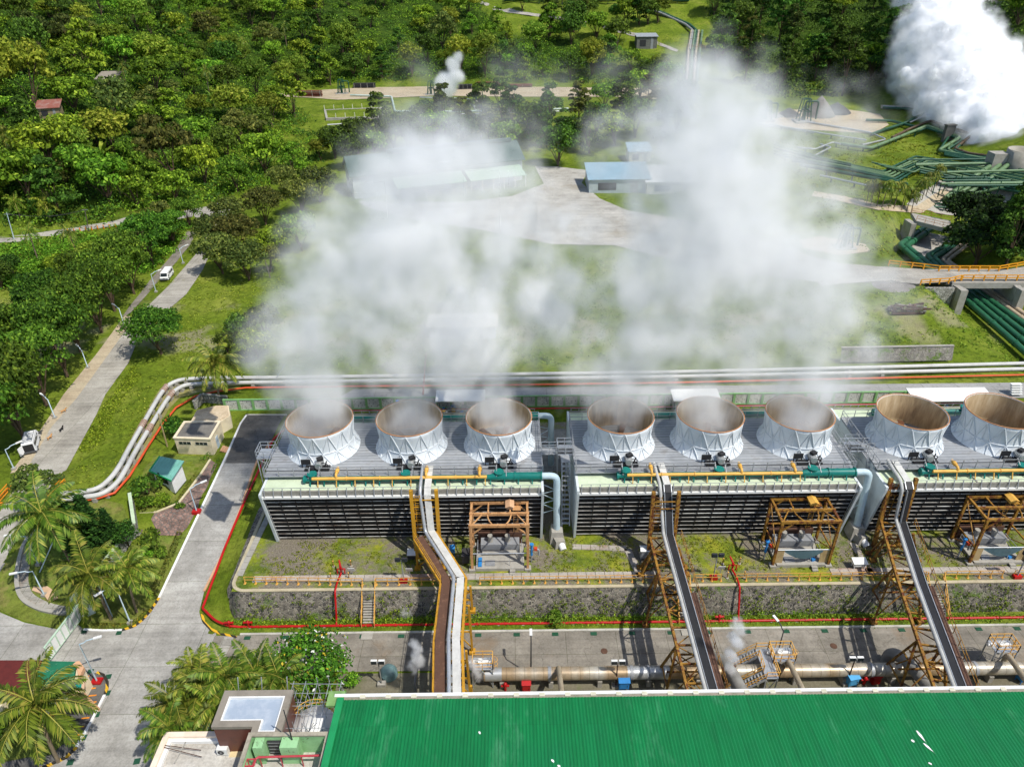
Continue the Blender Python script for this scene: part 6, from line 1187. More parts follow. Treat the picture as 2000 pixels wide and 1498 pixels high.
wellhead('tall dark green wellhead in front of the gravel cone', (1568, 238), 1.5); wellhead('green wellhead at the left edge of the right well pad', (1494, 236), 1.3); wellhead('green wellhead with a white base beside the curving road', (1648, 484), .95)
def line(label, pxs, r, mt, off=.9, ground=True, group='pipelines of the steam field', name='field_pipe', sup=None, every=9.0, r_=1.2, zs=None):
    pts = [P(*p, off) if zs is None or zs[i] is None else pz(p[0], p[1], zs[i]) for i, p in enumerate(pxs)]
    if ground and zs is None: pts = [P(*p, off) for p in dense(pxs, False, 40)]
    t = thing(name, label, 'pipeline', (0, 0, 0), 0, group); mb = MB(); mb.tube(arcpath(pts, r_, 3), r, 10)
    for a, b in zip(pts, pts[1:]):
        n = int((b-a).length/7)
        for k in range(n): c = a.lerp(b, (k+.5)/n); d = (b-a).normalized()*.13; mb.tube([c-d, c+d], r*1.22, 10)
    mb.build('pipe_run', mt, t)
    if sup:
        acc = 0
        for a, b in zip(pts, pts[1:]):
            n = max(1, int((b-a).length/every))
            for k in range(n):
                c = a.lerp(b, (k+.5)/n); g = H(c.x, c.y); mb = MB(); mb.beam((c.x, c.y, g-.2), (c.x, c.y, c.z-r*.6), .35); mb.build('support', sup, t)
    return t
line('green and white pipe stepping round the pond from the left wellhead', [(685, 190), (765, 193), (772, 222), (840, 223), (985, 221), (1060, 219), (1110, 217)], .4, paint('white_green_pipe', hx('#b9c6bd'), hx('#5c8a6a'), .4, scale=.12), sup=CONC, every=14)
line('thin white pipe along the grass in front of the pad wellheads', [(820, 195), (905, 197), (920, 200), (930, 219)], .35, SILV, sup=CONC, every=12); line('white pipe running right behind the dark trees of the pad', [(900, 228), (1000, 225), (1100, 222)], .3, SILV)
line('white pipe lying on the grass below the pond', [(640, 249), (670, 247)], .3, SILV); line('stacked white pipe below the pond', [(645, 270), (712, 267)], .3, SILV)
# six-pipe bundle and racks on the right
GM = [GRN, GRNL]
for k in range(6):
    f = k/5; line('%s green pipe of the six pipe bundle on the slope' % ('uppermost', 'second', 'third', 'fourth', 'fifth', 'lowest')[k], [(lerp(1560, 1545, f), lerp(303, 322, f)), (lerp(1640, 1636, f), lerp(326, 334, f)), (lerp(1722, 1750, f), lerp(343, 362, f)), (lerp(1786, 1790, f), lerp(313, 337, f)), (lerp(1870, 1868, f), lerp(326, 352, f)), (lerp(2040, 2040, f), lerp(356, 384, f))], .34, GRNL if k in (1, 2, 3) else GRN, 1.2+.0*k, sup=GRN if k == 5 else None, every=12)
line('dark green pipe lowest on the slope ending in a drop leg', [(1560, 335), (1589, 340), (1688, 359), (1769, 374)], .5, GRN, 2.0, sup=CONC, every=16)
line('silver green pipe looping over the grass knoll', [(1640, 289), (1672, 294), (1698, 298), (1766, 271), (1808, 254), (1873, 277), (1831, 302), (1880, 313), (2040, 340)], .55, GRNL, 1.4, sup=GRN, every=12)
line('brown pipe looping behind the silver green pipe', [(1740, 277), (1774, 260), (1815, 244), (1896, 272), (1862, 299), (1890, 309), (2040, 330)], .5, paint('brown_lagged', hx('#5a4a38'), hx('#3f3428'), .6), 1.4, sup=GRN, every=12)
line('green pipe looping nearest the big steam plume', [(1776, 268), (1808, 257), (1878, 281), (1846, 300), (1900, 311), (2040, 336)], .45, GRN, 1.2)
line('white pipe along the front of the right well pad', [(1480, 246), (1530, 253), (1589, 264)], .3, SILV, .6); line('bent white pipe behind the grass knoll', [(1683, 287), (1730, 276), (1696, 262), (1626, 250), (1566, 240)], .32, SILV, .6)
line('teal pipe zigzagging over the right pad', [(1700, 268), (1714, 263), (1766, 246), (1805, 227), (1774, 218), (1724, 216)], .5, GRN, 1.0); line('white pipe beside the zigzag teal pipe', [(1776, 244), (1813, 227), (1774, 216), (1724, 212)], .28, SILV, .8)
line('low teal pipe crossing from the right pad towards the knoll', [(1690, 240), (1740, 242), (1780, 252), (1795, 254)], .5, GRN, 1.0)
for k in range(3): line('%s fat pale green pipe rising from the valve skid' % ('left', 'middle', 'right')[k], [(1842+k*9, 398+k*3), (1870+k*12, 378+k*3), (1905+k*14, 352+k*3), (1950+k*14, 322)], .7, GRNL, 1.6, r_=.8)
line('green pipe crossing over the three fat pipes', [(1868, 372), (1912, 380), (1916, 392)], .4, GRN, 3.0); line('thin green pipe at the right edge over the pipe yard', [(1900, 392), (1960, 380), (2040, 372)], .45, GRNL, 2.2)
for k in range(4): line('%s green pipe of the far rack at the right edge' % ('first', 'second', 'third', 'fourth')[k], [(1842, 306+k*2.2), (1900, 318+k*2.5), (2040, 342+k*3)], .35, GRN, 1.6)
for k in range(5): line('%s thin green pipe along the top of the knoll rack' % ('first', 'second', 'third', 'fourth', 'fifth')[k], [(1700+k*6, 330+k*2.2), (1752+k*7, 342+k*2), (1800+k*4, 322+k*2.4), (1880+k*3, 335+k*3), (2040, 366+k*3.4)], .24, GRN if k % 2 else GRNL, 2.0, sup=GRN if k == 2 else None, every=8)
for k in range(4): line('%s thin green pipe crossing the steam field towards the clouds' % ('first', 'second', 'third', 'fourth')[k], [(1510, 292+k*6), (1600, 318+k*5), (1660, 330+k*4)], .26, GRN if k % 2 else GRNL, 1.6, sup=GRN if k == 3 else None, every=10)
for k in range(4): line('%s green pipe of the lower elevated rack at the right edge' % ('first', 'second', 'third', 'fourth')[k], [(1792, 339+k*4.5), (1868, 354+k*5), (2040, 388+k*5)], .34, GRNL if k == 1 else GRN, 2.4, sup=GRN if k == 3 else None, every=10)
for k in range(3): line('%s cross pipe stepping down the knoll' % ('left', 'middle', 'right')[k], [(1852+k*14, 272+k*5), (1836+k*13, 297+k*3), (1850+k*13, 306+k*2), (2040, 336+k*4)], .42, GRN if k != 1 else GRNL, 1.3)
for lb, pxs in (('silver pipe behind the six pipe bundle', [(1555, 296), (1590, 300), (1625, 286), (1640, 290)]), ('silver elbowed pipe over the six pipe bundle', [(1590, 312), (1622, 296), (1600, 290)]), ('thin silver pipe beside the white bent pipe', [(1500, 250), (1600, 268), (1690, 282)]), ('thin silver pipe along the palm track', [(1600, 352), (1690, 372), (1760, 384)])): line(lb, pxs, .3, SILV, 1.4, sup=GRN, every=10)
q = P(1868, 414); t = thing('valve_skid', 'green valve skid with silver valve heads beside the small bridge', 'valve skid', q, -.1); mb = MB()
for x in range(6):
    for y in range(2): mb.beam((-7+x*2.6, y*3-1, 0), (-7+x*2.6, y*3-1, 2.6), .2)
for y in range(2): mb.tube([(-7.5, y*3-1, 1.6), (6.8, y*3-1, 1.6)], .32, 8); mb.beam((-7.2, y*3-1, 2.6), (6.5, y*3-1, 2.6), .25)
mb.build('skid_frame', GRN, t)
for k in range(3): mb = MB(); mb.cyl((-3.5+k*1.9, .5, 2.6), .45, 1.0, 10); mb.build('valve_head', SILV, t)
mb = MB(); mb.tube([(-1, -1.6, 1.1), (3.5, -1.6, 1.1)], .3, 8); mb.build('drain_pipe', RED, t)
r6 = random.Random(8); t = thing('pipe_trestle', 'forest of green pipe legs under the elevated racks', 'trestle', P(1905, 362)); mb = MB()
for k in range(60): x, y = r6.uniform(-16, 22), r6.uniform(-12, 14); mb.beam((x, y, -1), (x+r6.uniform(-.6, .6), y, r6.uniform(2.2, 4.2)), .22)
mb.build('legs_mass', GRN, t); mb = MB()
for k in range(14): y = r6.uniform(-12, 14); z = r6.uniform(2.2, 4.4); mb.tube([(-16+r6.uniform(0, 6), y, z), (24, y+r6.uniform(-2, 2), z)], r6.uniform(.18, .4), 6, r6.randint(0, 1))
mb.build('rack_pipes', [GRN, GRNL], t)
q = P(1992, 322); t = thing('steam_silencer', 'grey concrete steam silencer under the dense white plume', 'silencer', q); mb = MB(); mb.lathe([(4.6, -2), (4.6, 4.6), (4.1, 4.6), (4.1, 0)], (0, 0, 0), 28); mb.build('drum', paint('silencer_grey', hx('#a29d90'), hx('#7b7568'), .8, scale=.4), t); mb = MB(); mb.box((-6.6, 1.5, .4), (4.6, 4, 6)); mb.build('side_block', CONC, t)
q = P(1848, 276); mb = MB(); mb.box((0, 0, 2.6), (3.4, 1.4, 5.6), .15); mb.box((0, 0, 5.5), (3.8, 1.8, .4), .15); o = mb.build('concrete_pier', paint('dark_concrete', hx('#5c5c58'), hx('#474744'), .8)); o.location = q; tag(o, 'dark concrete pier standing behind the looping pipes', 'pier')
# ---------------- bridge, channel pipes ----------------
cp = [Vector((x, y, 4.3)) for x, y in CHAN]
t = thing('road_bridge', 'concrete road bridge over the pipe channel at the right', 'bridge'); a, b = pz(1878, 552, 8.9), pz(2060, 552, 8.9); mb = MB(); mb.beam((a.x-2, a.y+.1, 8.3), (b.x, b.y+.1, 8.3), .6, 1.3); a2, b2 = pz(1800, 527, 8.9), pz(2060, 527, 8.9); mb.beam((a2.x, a2.y, 8.3), (b2.x, b2.y, 8.3), .6, 1.2); mb.build('edge_beam', CONC, t)
mb = MB(); mb.beam((a.x-3, (a.y+a2.y)/2, 8.55), (b.x, (a.y+a2.y)/2, 8.55), abs(a2.y-a.y)-.7, .5); mb.build('deck_slab', paint('shaded_slab', hx('#8a867c'), hx('#6c6860')), t)
for px, s in ((1872, 1), (1985, -1)): c = pz(px, 556, 8.6); mb = MB(); mb.beam((c.x, c.y-1.4, 4.8), (c.x-2*s, a2.y, 4.8), 1.2, 7.2); mb.box((c.x-.2*s, c.y-2.2, 5.0), (1.5, 1.6, 7.0)); mb.build('abutment', CONC, t)
mb = MB(); c = pz(1862, 556, 8.8); d = pz(1805, 560, 8.8); mb.beam((c.x, c.y-.6, 6.6), (d.x, d.y-.2, 6.9), .5, 3.6); mb.build('wing_wall', ST_WHITE, t)
GB = 'yellow guard rails of the bridge road'
M_ORR = paint('bridge_orange', hx('#e09a1a'), hx('#c07e12'), .5)
railing('yellow guard rail on the far side of the bridge road', [pz(1735, 519, 8.95), pz(1803, 526, 8.95), pz(1833, 530, 8.95), pz(1950, 530, 8.95), pz(2001, 521, 8.95), pz(2050, 512, 8.95)], 1.2, 2.2, M_ORR, GB, 'guard rail', False, .17)
railing('yellow guard rail on the near side of the bridge road', [pz(1878, 548, 8.95), pz(2050, 548, 8.95)], 1.2, 2.2, M_ORR, GB, 'guard rail', False, .17); railing('short yellow guard rail on the stone wing of the bridge', [pz(1797, 557, 8.9), pz(1852, 554, 8.9), pz(1876, 548, 8.95)], 1.2, 2.0, M_ORR, GB, 'guard rail', False, .17)
for k in range(4): line('%s green pipe in the near end of the channel' % ('first', 'second', 'third', 'fourth')[k], [(1830+k*16, 545), (1880+k*14, 580-k*.5), (2060+k*5, 738-k*17)], .62, paint('channel_green', hx('#2c6444'), hx('#214e36'), .45, rust=(.7, hx('#7a8a5a'))), zs=[4.3]*3, group='pipes in the channel')
for k in range(2): line('%s beige pipe in the near end of the channel' % ('left', 'right')[k], [(1890+k*12, 545), (1936+k*10, 578-k), (2060, 668-k*14)], .5, paint('channel_beige', hx('#b5a286'), hx('#937f62'), .6), zs=[4.3]*3, group='pipes in the channel')
for lb, pxs, r, mt in (('outer green pipe bending in the far end of the channel', [(1804, 446), (1757, 479), (1804, 520), (1850, 550)], .75, 'channel_green'), ('second green pipe bending in the far end of the channel', [(1818, 448), (1770, 481), (1818, 520), (1868, 552)], .75, 'channel_green'), ('third green pipe bending in the far end of the channel', [(1850, 478), (1811, 500), (1832, 522), (1880, 552)], .65, 'channel_green'), ('fourth green pipe bending in the far end of the channel', [(1864, 480), (1824, 503), (1846, 523), (1895, 552)], .65, 'channel_green'), ('left grey pipe bending in the far end of the channel', [(1882, 474), (1841, 507), (1862, 524), (1905, 552)], .45, 'channel_beige'), ('right grey pipe bending in the far end of the channel', [(1892, 477), (1851, 509), (1872, 524), (1915, 552)], .45, 'channel_beige')): line(lb, pxs, r, _mc[mt], zs=[4.3]*4, group='pipes in the channel')
zb = 9.0; t = thing('foot_bridge', 'small concrete bridge with orange rails at the head of the channel', 'bridge'); c0, c1, c2, c3 = pz(1790, 432, zb), pz(1850, 447, zb), pz(1856, 431, zb), pz(1780, 416, zb); vs = [c0, c1+(c1-c0)*.15, c2, c3]
mb = MB(); mb.add(vs+[v-Vector((0, 0, 1.0)) for v in vs], [(0, 1, 2, 3), (7, 6, 5, 4), (0, 4, 5, 1), (1, 5, 6, 2), (2, 6, 7, 3), (3, 7, 4, 0)]); mb.build('deck_slab', CONC, t); mb = MB(); mb.box((c0.x-.6, c0.y+1.5, 5.6), (1.4, 4, 5.6)); mb.build('abutment', CONC, t)
railing('orange rail on the near edge of the small channel bridge', [vs[0]+Vector((0, .2, 0)), vs[1]+Vector((0, .2, 0))], 1.3, 2.4, paint('salmon_rail', hx('#d08a52'), hx('#b06e3a')), 'orange rails of the small bridge', 'guard rail', False); railing('orange rail on the far edge of the small channel bridge', [vs[3]-Vector((0, .2, 0)), vs[2]-Vector((0, .2, 0))], 1.3, 2.4, paint('salmon_rail', (0, 0, 0)), 'orange rails of the small bridge', 'guard rail', False)
dpx('channel_floor', [(1765, 480), (1800, 452), (1845, 462), (1880, 470), (1850, 505), (1845, 525), (1800, 520)], .1, M_YARD, 2, 15)
# stone retaining wall below the slope
a, b = P(1640, 712), P(1858, 708); t = thing('slope_wall', 'overgrown grey stone wall at the foot of the bridge slope', 'retaining wall'); mb = MB(); pts = [a.lerp(b, k/20) for k in range(21)]; mb2 = [Vector((p.x, p.y, 4.3)) for p in pts]; wall_strip(mb, mb2, [Vector((p.x, p.y+.8, 6.9+.2*math.sin(k))) for k, p in enumerate(pts)]); mb.build('stone_face', mat_stone('slope_stone', hx('#77736c'), hx('#979288'), hx('#8a857c'), 1.6, (hx('#5c7a26'), .52)), t)
mb = MB(); [mb.beam((p.x, p.y+.9, 6.95), (q.x, q.y+.9, 6.95), .5, .15) for p, q in zip(pts, pts[1:])]; mb.build('coping', CONC, t)
a, b = P(1728, 138), P(1790, 136)
for dz, lb in ((0, 'lower'), (1, 'upper')): mb = MB(); mb.beam((a.x, a.y+dz*5, a.z+1.8+dz*4.2), (b.x+6, b.y+dz*5, b.z+1.8+dz*4.2), .8, 3.6); o = mb.build('terrace_wall', ST_WHITE); tag(o, lb+' white stone terrace wall beside the dense plume', 'retaining wall', 'white terrace walls on the hillside')
# ---------------- hill top pipelines ----------------
for k in range(3): line('%s green pipe along the hill top' % ('lower', 'middle', 'upper')[k], [(985, 7-k*2.5), (1120, 6-k*2.5), (1345, 8-k*2.5)], .8, GRN if k < 2 else SILV, 2.0, sup=GRN if k == 0 else None, every=20)
for k in range(2): line('%s pipe descending the hill to the pipe bridge' % ('left', 'right')[k], [(1232+k*6, 8), (1290+k*6, 32), (1338+k*8, 54), (1352+k*8, 66), (1346+k*8, 104)], .7, GRN if k else paint('grey_duct', hx('#8a8d8a'), hx('#6c6f6c')), 1.5)
for k in range(4): line('%s pipe of the bundle crossing the small hill bridge' % ('first', 'second', 'third', 'fourth')[k], [(1350+k*7, 66), (1344+k*7.5, 104), (1342+k*7, 140), (1340+k*7, 165)], .6, GRNL if k % 2 else BEIGE, 1.5)
q0, q1 = P(1342, 108, 3), P(1376, 108, 3); railing('orange rail across the pipe bundle on the hill', [q0, q1], 1.8, 2.5, paint('salmon_rail', (0, 0, 0)), None, 'guard rail', False)
# ---------------- poles ----------------
def pole(label, b, tp, mt=None, r=.13, arm=True, name='utility_pole'):
    a = P(*b); z = pY(*tp, a.y); t = thing(name, label, 'pole', a, 0, 'poles'); mb = MB(); mb.tube([(0, 0, 0), tuple(z-a)], [r, r*.7], 8); mb.build('shaft', mt or paint('wood_pole', hx('#6a6256'), hx('#4c463c'), .9), t)
    if arm: mb = MB(); c = (z-a)*.95; mb.beam(c+Vector((-.8, 0, 0)), c+Vector((.8, 0, 0)), .1); mb.build('crossarm', GREY, t)
    return z
PB = paint('lamp_pole', (0, 0, 0))
z1 = pole('pale pole beside the hill road at the left picture edge', (28, 468), (13, 416), PB); z2 = pole('wooden pole beside the hill road', (174, 452), (165, 408)); pole('wooden pole in the clearing on the hillside', (317, 276), (310, 226)); pole('wooden pole at the edge of the dark tree clump', (528, 543), (513, 493)); pole('leaning bamboo pole beside the cream pump house', (327, 872), (309, 808), paint('bamboo_pole', hx('#a09068'), hx('#7d7050')), arm=False)
pole('white pole leaning beside the white pipelines', (530, 755), (556, 712), GALV, .1, False, 'mast'); pole('red and white mast behind the second fan stack', (826, 772), (832, 690), paint('mast_red', hx('#b0484a'), hx('#c9c4c0'), scale=.4), .14, False, 'mast')
for k in range(3): mb = MB(); a, b = z1+Vector((-.6+.6*k, 0, -.3)), z2+Vector((-.6+.6*k, 0, -.3)); mb.tube([a.lerp(b, j/8)-Vector((0, 0, 1.2*math.sin(math.pi*j/8))) for j in range(9)], .03, 4); o = mb.build('power_line', DARK); tag(o, 'thin power line strung along the hill road', 'power line', 'power lines along the hill road')
for k in range(9): q = P(134+k*11.5, 455-k*1.4); mb = MB(); mb.cyl((0, 0, 0), .14, 1.0, 8); mb.cyl((0, 0, 0), .2, .12, 8); o = mb.build('road_post', ORNG); o.location = q; tag(o, 'small orange post on the grass edge of the hill road', 'road post', 'orange posts along the hill road')
# ---------------- vegetation ----------------
def mat_leaf(name, cols, trans=.25, rough=.75, hue=.05):
    m, t, b = nodes(name); g = t.nodes.new('ShaderNodeNewGeometry'); oi = t.nodes.new('ShaderNodeObjectInfo')
    col = ramp(t, g.outputs['Random Per Island'], [(0, cols[0]), (.45, cols[1]), (.8, cols[2]), (1, cols[3])])
    hs = t.nodes.new('ShaderNodeHueSaturation'); t.links.new(col, hs.inputs['Color'])
    for sock, lo, hi in (('Hue', .498-hue, .508+hue*.7), ('Value', .68, 1.34)):
        mr = t.nodes.new('ShaderNodeMapRange'); mr.inputs[3].default_value = lo; mr.inputs[4].default_value = hi
        if sock == 'Value':
            mu = t.nodes.new('ShaderNodeMath'); mu.operation = 'MULTIPLY'; mu.inputs[1].default_value = 7.31; fr = t.nodes.new('ShaderNodeMath'); fr.operation = 'FRACT'
            t.links.new(oi.outputs['Random'], mu.inputs[0]); t.links.new(mu.outputs[0], fr.inputs[0]); t.links.new(fr.outputs[0], mr.inputs[0])
        else: t.links.new(oi.outputs['Random'], mr.inputs[0])
        t.links.new(mr.outputs[0], hs.inputs[sock])
    t.links.new(hs.outputs[0], b.inputs['Base Color']); b.inputs['Roughness'].default_value = rough; b.inputs['Specular IOR Level'].default_value = .2
    tr = t.nodes.new('ShaderNodeBsdfTranslucent'); t.links.new(hs.outputs[0], tr.inputs[0]); ms = t.nodes.new('ShaderNodeMixShader'); ms.inputs[0].default_value = trans
    t.links.new(b.outputs[0], ms.inputs[1]); t.links.new(tr.outputs[0], ms.inputs[2]); t.links.new(ms.outputs[0], t.nodes['Material Output'].inputs[0]); return m
L_MID = mat_leaf('leaf_mid', [hx('#35480f', 1.30), hx('#527016', 1.30), hx('#6a861e', 1.30), hx('#90a632', 1.30)], hue=.03)
L_DARK = mat_leaf('leaf_dark', [hx('#22340e', 1.35), hx('#344c14', 1.35), hx('#48641c', 1.35), hx('#64802c', 1.35)], hue=.03)
L_ROAD = mat_leaf('leaf_road', [hx('#2a420f', 1.20), hx('#3e5c17', 1.20), hx('#54761e', 1.20), hx('#78942e', 1.20)], hue=.02)
L_OLIVE = mat_leaf('leaf_olive', [hx('#35401a', 1.15), hx('#4e5a24', 1.15), hx('#687230', 1.15), hx('#8c8c40', 1.15)], hue=.03)
L_PALM = mat_leaf('leaf_palm', [hx('#3e5218'), hx('#587020'), hx('#78882c'), hx('#a09a44')], .2, .45, .02)
L_YEL = mat_leaf('leaf_yellow', [hx('#506618'), hx('#6a8020'), hx('#84962e'), hx('#a0a840')], hue=.03)
M_FLOWER = paint('white_flower', (.8, .8, .74), (.7, .7, .62), .7); M_YLEAF = paint('yellow_leaf', hx('#c0a828'), hx('#9c8a20'), .7)
def leafmesh(C, Nn, size, rng, jit=.55, aspect=.62):
    n = len(C); Nn = Nn+rng.normal(0, jit, (n, 3)); Nn /= np.linalg.norm(Nn, axis=1)[:, None]+1e-9
    r = rng.normal(0, 1, (n, 3)); U = np.cross(Nn, r); U /= np.linalg.norm(U, axis=1)[:, None]+1e-9; V = np.cross(Nn, U)
    s = (size*rng.uniform(.6, 1.4, n))[:, None]*.5; a = s*aspect
    return np.stack([C-U*s-V*a*.4, C-V*a, C+U*s+V*a*.3, C+V*a], 1).reshape(-1, 3)
def quads_obj(name, Vt, mats, parent=None, mi=None):
    n = len(Vt)//4; me = bpy.data.meshes.new(name); me.vertices.add(4*n); me.vertices.foreach_set('co', Vt.astype(np.float32).ravel()); me.loops.add(4*n); me.loops.foreach_set('vertex_index', np.arange(4*n, dtype=np.int32))
    me.polygons.add(n); me.polygons.foreach_set('loop_start', np.arange(0, 4*n, 4, dtype=np.int32))
    for q in (mats if isinstance(mats, (list, tuple)) else [mats]): me.materials.append(q)
    if mi is not None: me.polygons.foreach_set('material_index', np.asarray(mi, np.int32))
    me.update(calc_edges=True); return link(name, me, parent)
def clump_pts(rng, cl, per):
    C, Nn = [], []
    for (c, r) in cl:
        d = rng.normal(0, 1, (per, 3)); d[:, 2] = np.where(d[:, 2] < -.2, -d[:, 2]*.6, d[:, 2]); d /= np.linalg.norm(d, axis=1)[:, None]
        C.append(np.array(c)+d*np.array([r, r, r*.72])*rng.uniform(.72, 1.05, (per, 1))); Nn.append(d)
    return np.concatenate(C), np.concatenate(Nn)
def crown_clumps(rng, n, R, hgt, z0, shape='round', cr=.33):
    cl = []
    for k in range(n):
        d = rng.normal(0, 1, 3); d /= np.linalg.norm(d)
        if d[2] < -.35: d[2] = -d[2]
        q = rng.uniform(.55, 1.0)
        if shape == 'flat': p = (d[0]*R*q, d[1]*R*q, z0+hgt*(.35+.5*abs(d[2])*q)); r = R*cr*rng.uniform(.6, 1.0)
        elif shape == 'tall': zz = rng.uniform(0, 1); w = R*(1-.75*zz**1.5)*rng.uniform(.4, 1.0); a = rng.uniform(0, 6.28); p = (w*math.cos(a), w*math.sin(a), z0+hgt*zz); r = R*cr*1.05*rng.uniform(.7, 1.1)*(1-.4*zz)
        else: p = (d[0]*R*q*.8, d[1]*R*q*.8, z0+hgt*(.5+.42*d[2]*q)); r = R*cr*rng.uniform(.7, 1.25)
        cl.append((p, r))
    return cl
def trunk_mb(cl, z0, r, rng, nb=7, mt=BARK):
    mb = MB(); mb.tube([(0, 0, -.4), (rng.uniform(-.1, .1), rng.uniform(-.1, .1), z0*.6), (0, 0, z0+.8)], [r*1.25, r, r*.7], 8)
    for c, q in cl[:nb]: mb.tube([(0, 0, z0*.75), (c[0]*.4, c[1]*.4, lerp(z0, c[2], .5)), tuple(c)], [r*.5, r*.32, r*.12], 5)
    return mb
def make_tree(name, label, cat, seed, R, h, z0, leafm, n, per, size, shape='round', cr=.33, jit=.55, r=.22, group=None, extra=None):
    rng = np.random.default_rng(seed); cl = crown_clumps(rng, n, R, h-z0, z0, shape, cr); t = thing(name, label, cat, (0, 0, -500), 0, group)
    trunk_mb(cl, z0, r, rng).build('trunk', BARK, t); C, Nn = clump_pts(rng, cl, per); Vt = leafmesh(C, Nn, size, rng, jit)
    if extra:
        k = len(C); mi = np.zeros(k, np.int32); pick = rng.random(k); mi[pick < extra[1]] = 1; mi[(pick >= extra[1]) & (pick < extra[1]+extra[2])] = 2; quads_obj('crown', Vt, [leafm]+extra[0], t, mi)
    else: quads_obj('crown', Vt, leafm, t)
    return t
def frond(rng, az, el, L, base, nl, w, droop, col):
    P0 = np.array(base); d = np.array([math.cos(az)*math.cos(el), math.sin(az)*math.cos(el), math.sin(el)]); pts = [P0]; n = 9; side = np.array([-math.sin(az), math.cos(az), 0])
    for k in range(n): d = d+np.array([0, 0, -droop/n*(1+1.2*k/n)]); d /= np.linalg.norm(d); pts.append(pts[-1]+d*L/n)
    pts = np.array(pts); Q = []; tilt = rng.uniform(-.5, .5)
    for i in range(nl):
        u = (i+.6)/nl; x = u*n; j = min(n-1, int(x)); p = pts[j]+(pts[j+1]-pts[j])*(x-j); dd = pts[j+1]-pts[j]; dd /= np.linalg.norm(dd); ll = w*math.sin(math.pi*min(1, .12+u*.86))**.6*rng.uniform(.85, 1.1)
        for s in (-1, 1):
            v = side*s*.8+dd*.55+np.array([0, 0, -.34+tilt*s*.3])+rng.normal(0, .07, 3); v /= np.linalg.norm(v); wd = dd*.055*w/.8*1.5; tip = p+v*ll; tip[2] -= ll*.18; m_ = p+v*ll*.5
            Q += [p-wd*.5, m_-wd, tip, m_+wd]
    for j in range(n): o = side*.045*(1-j/n*.7); Q += [pts[j]-o, pts[j+1]-o, pts[j+1]+o, pts[j]+o]
    return Q, nl*2, n
M_RACH = paint('frond_rib', hx('#98923a'), hx('#7c8030'), .6)
def make_palm(name, label, seed, h, L, nf, nl, w, lean=(0, 0), tr=.16, group=None, cat='palm', droop=1.5, leafm=None):
    rng = np.random.default_rng(seed); t = thing(name, label, cat, (0, 0, -500), 0, group); mb = MB(); pts = [(lean[0]*(k/8)**1.6, lean[1]*(k/8)**1.6, -.3+(h+.3)*k/8) for k in range(9)]; mb.tube(pts, [tr*1.5]+[tr*1.05]*4+[tr*.9]*4, 8); mb.build('trunk', PBARK, t)
    Q, mi = [], []
    for k in range(nf):
        a = 2.4*k+rng.uniform(-.2, .2); e = lerp(1.25, -.35, (k/nf)**.9)+rng.uniform(-.1, .1); q, a1, a2 = frond(rng, a, e, L*rng.uniform(.85, 1.08), (lean[0], lean[1], h), nl, w, droop*rng.uniform(.8, 1.2), 0); Q += q; mi += [0]*a1+[1]*a2
    quads_obj('fronds', np.array(Q), [leafm or L_PALM, M_RACH], t, mi); return t
def hide_check(o):
    for c in _kids.get(o.name, []): COL.objects.unlink(c)
    COL.objects.unlink(o)
_first = {}
def place(proto, p, rz=None, sc=1.0, label=None, group=None, sink=.15):
    if proto in protoH or proto in protoO or proto in protoB or proto.name.startswith('spreading'): sink = 1.3*(sc if not hasattr(sc, '__len__') else sc[2])
    rz = rnd.uniform(0, 6.28) if rz is None else rz
    if proto.name not in _first:
        _first[proto.name] = 1; proto.location = (p[0], p[1], p[2]-sink); proto.rotation_euler = (0, 0, rz); proto.scale = (sc,)*3 if not hasattr(sc, '__len__') else sc
        if label: proto['label'] = label
        if group: proto['group'] = group
        return proto
    return dup(proto, (p[0], p[1], p[2]-sink), rz, sc, label, group)
HG = 'trees of the hillside forest'
protoB = [make_tree('roadside_tree', 'x', 'tree', 21+k, 4.7, 9.5+k*.6, 2.6, L_ROAD, 56, 120, .36, 'round', .27, r=.22) for k in range(3)]
protoH = [make_tree('hillside_tree', 'x', 'tree', 41+k, 3.9, 8+k*.7, 2.2, m, 28, 78, .54, sh, .36) for k, (m, sh) in enumerate(((L_MID, 'round'), (L_DARK, 'round'), (L_MID, 'tall'), (L_YEL, 'round'), (L_OLIVE, 'flat'), (L_DARK, 'tall')))]
HLAB = ['rounded mid green tree', 'rounded dark green tree', 'tall mid green tree', 'bright yellow green tree', 'flat topped olive tree', 'tall dark green tree']
protoI = [make_tree('dark_feathery_tree', 'x', 'tree', 61+k, 4.2, 15, 3.5, m, 44, 95, .58, 'tall', .34, .8) for k, m in enumerate((L_DARK, L_OLIVE))]
protoO = [make_tree('olive_tree', 'x', 'tree', 71+k, 4.2, 8.5, 2.2, L_OLIVE, 46, 100, .38, 'round', .28, r=.2) for k in range(2)]
bush = [make_tree('bush', 'x', 'bush', 81+k, 1.3, 1.7, .25, m, 14, 50, .26, 'round', .42, r=.07) for k, m in enumerate((L_ROAD, L_MID, L_YEL))]
coco = [make_palm('coconut_palm', 'x', 91+k, 7.6+k, 5.4, 24, 32, 1.15, ((.6, .3), (-.8, .4))[k], droop=1.05) for k in range(2)]
hpalm = make_palm('hillside_palm', 'x', 95, 8.5, 4.0, 15, 12, 1.1, (.5, .2))
areca = make_palm('areca_palm', 'x', 97, 5.6, 2.5, 14, 12, .9, (.25, .1), .1, droop=1.9)
fern = make_palm('tree_fern', 'x', 98, 4.0, 3.2, 13, 12, 1.0, (0, 0), .15, cat='tree fern', droop=1.3, leafm=L_YEL)
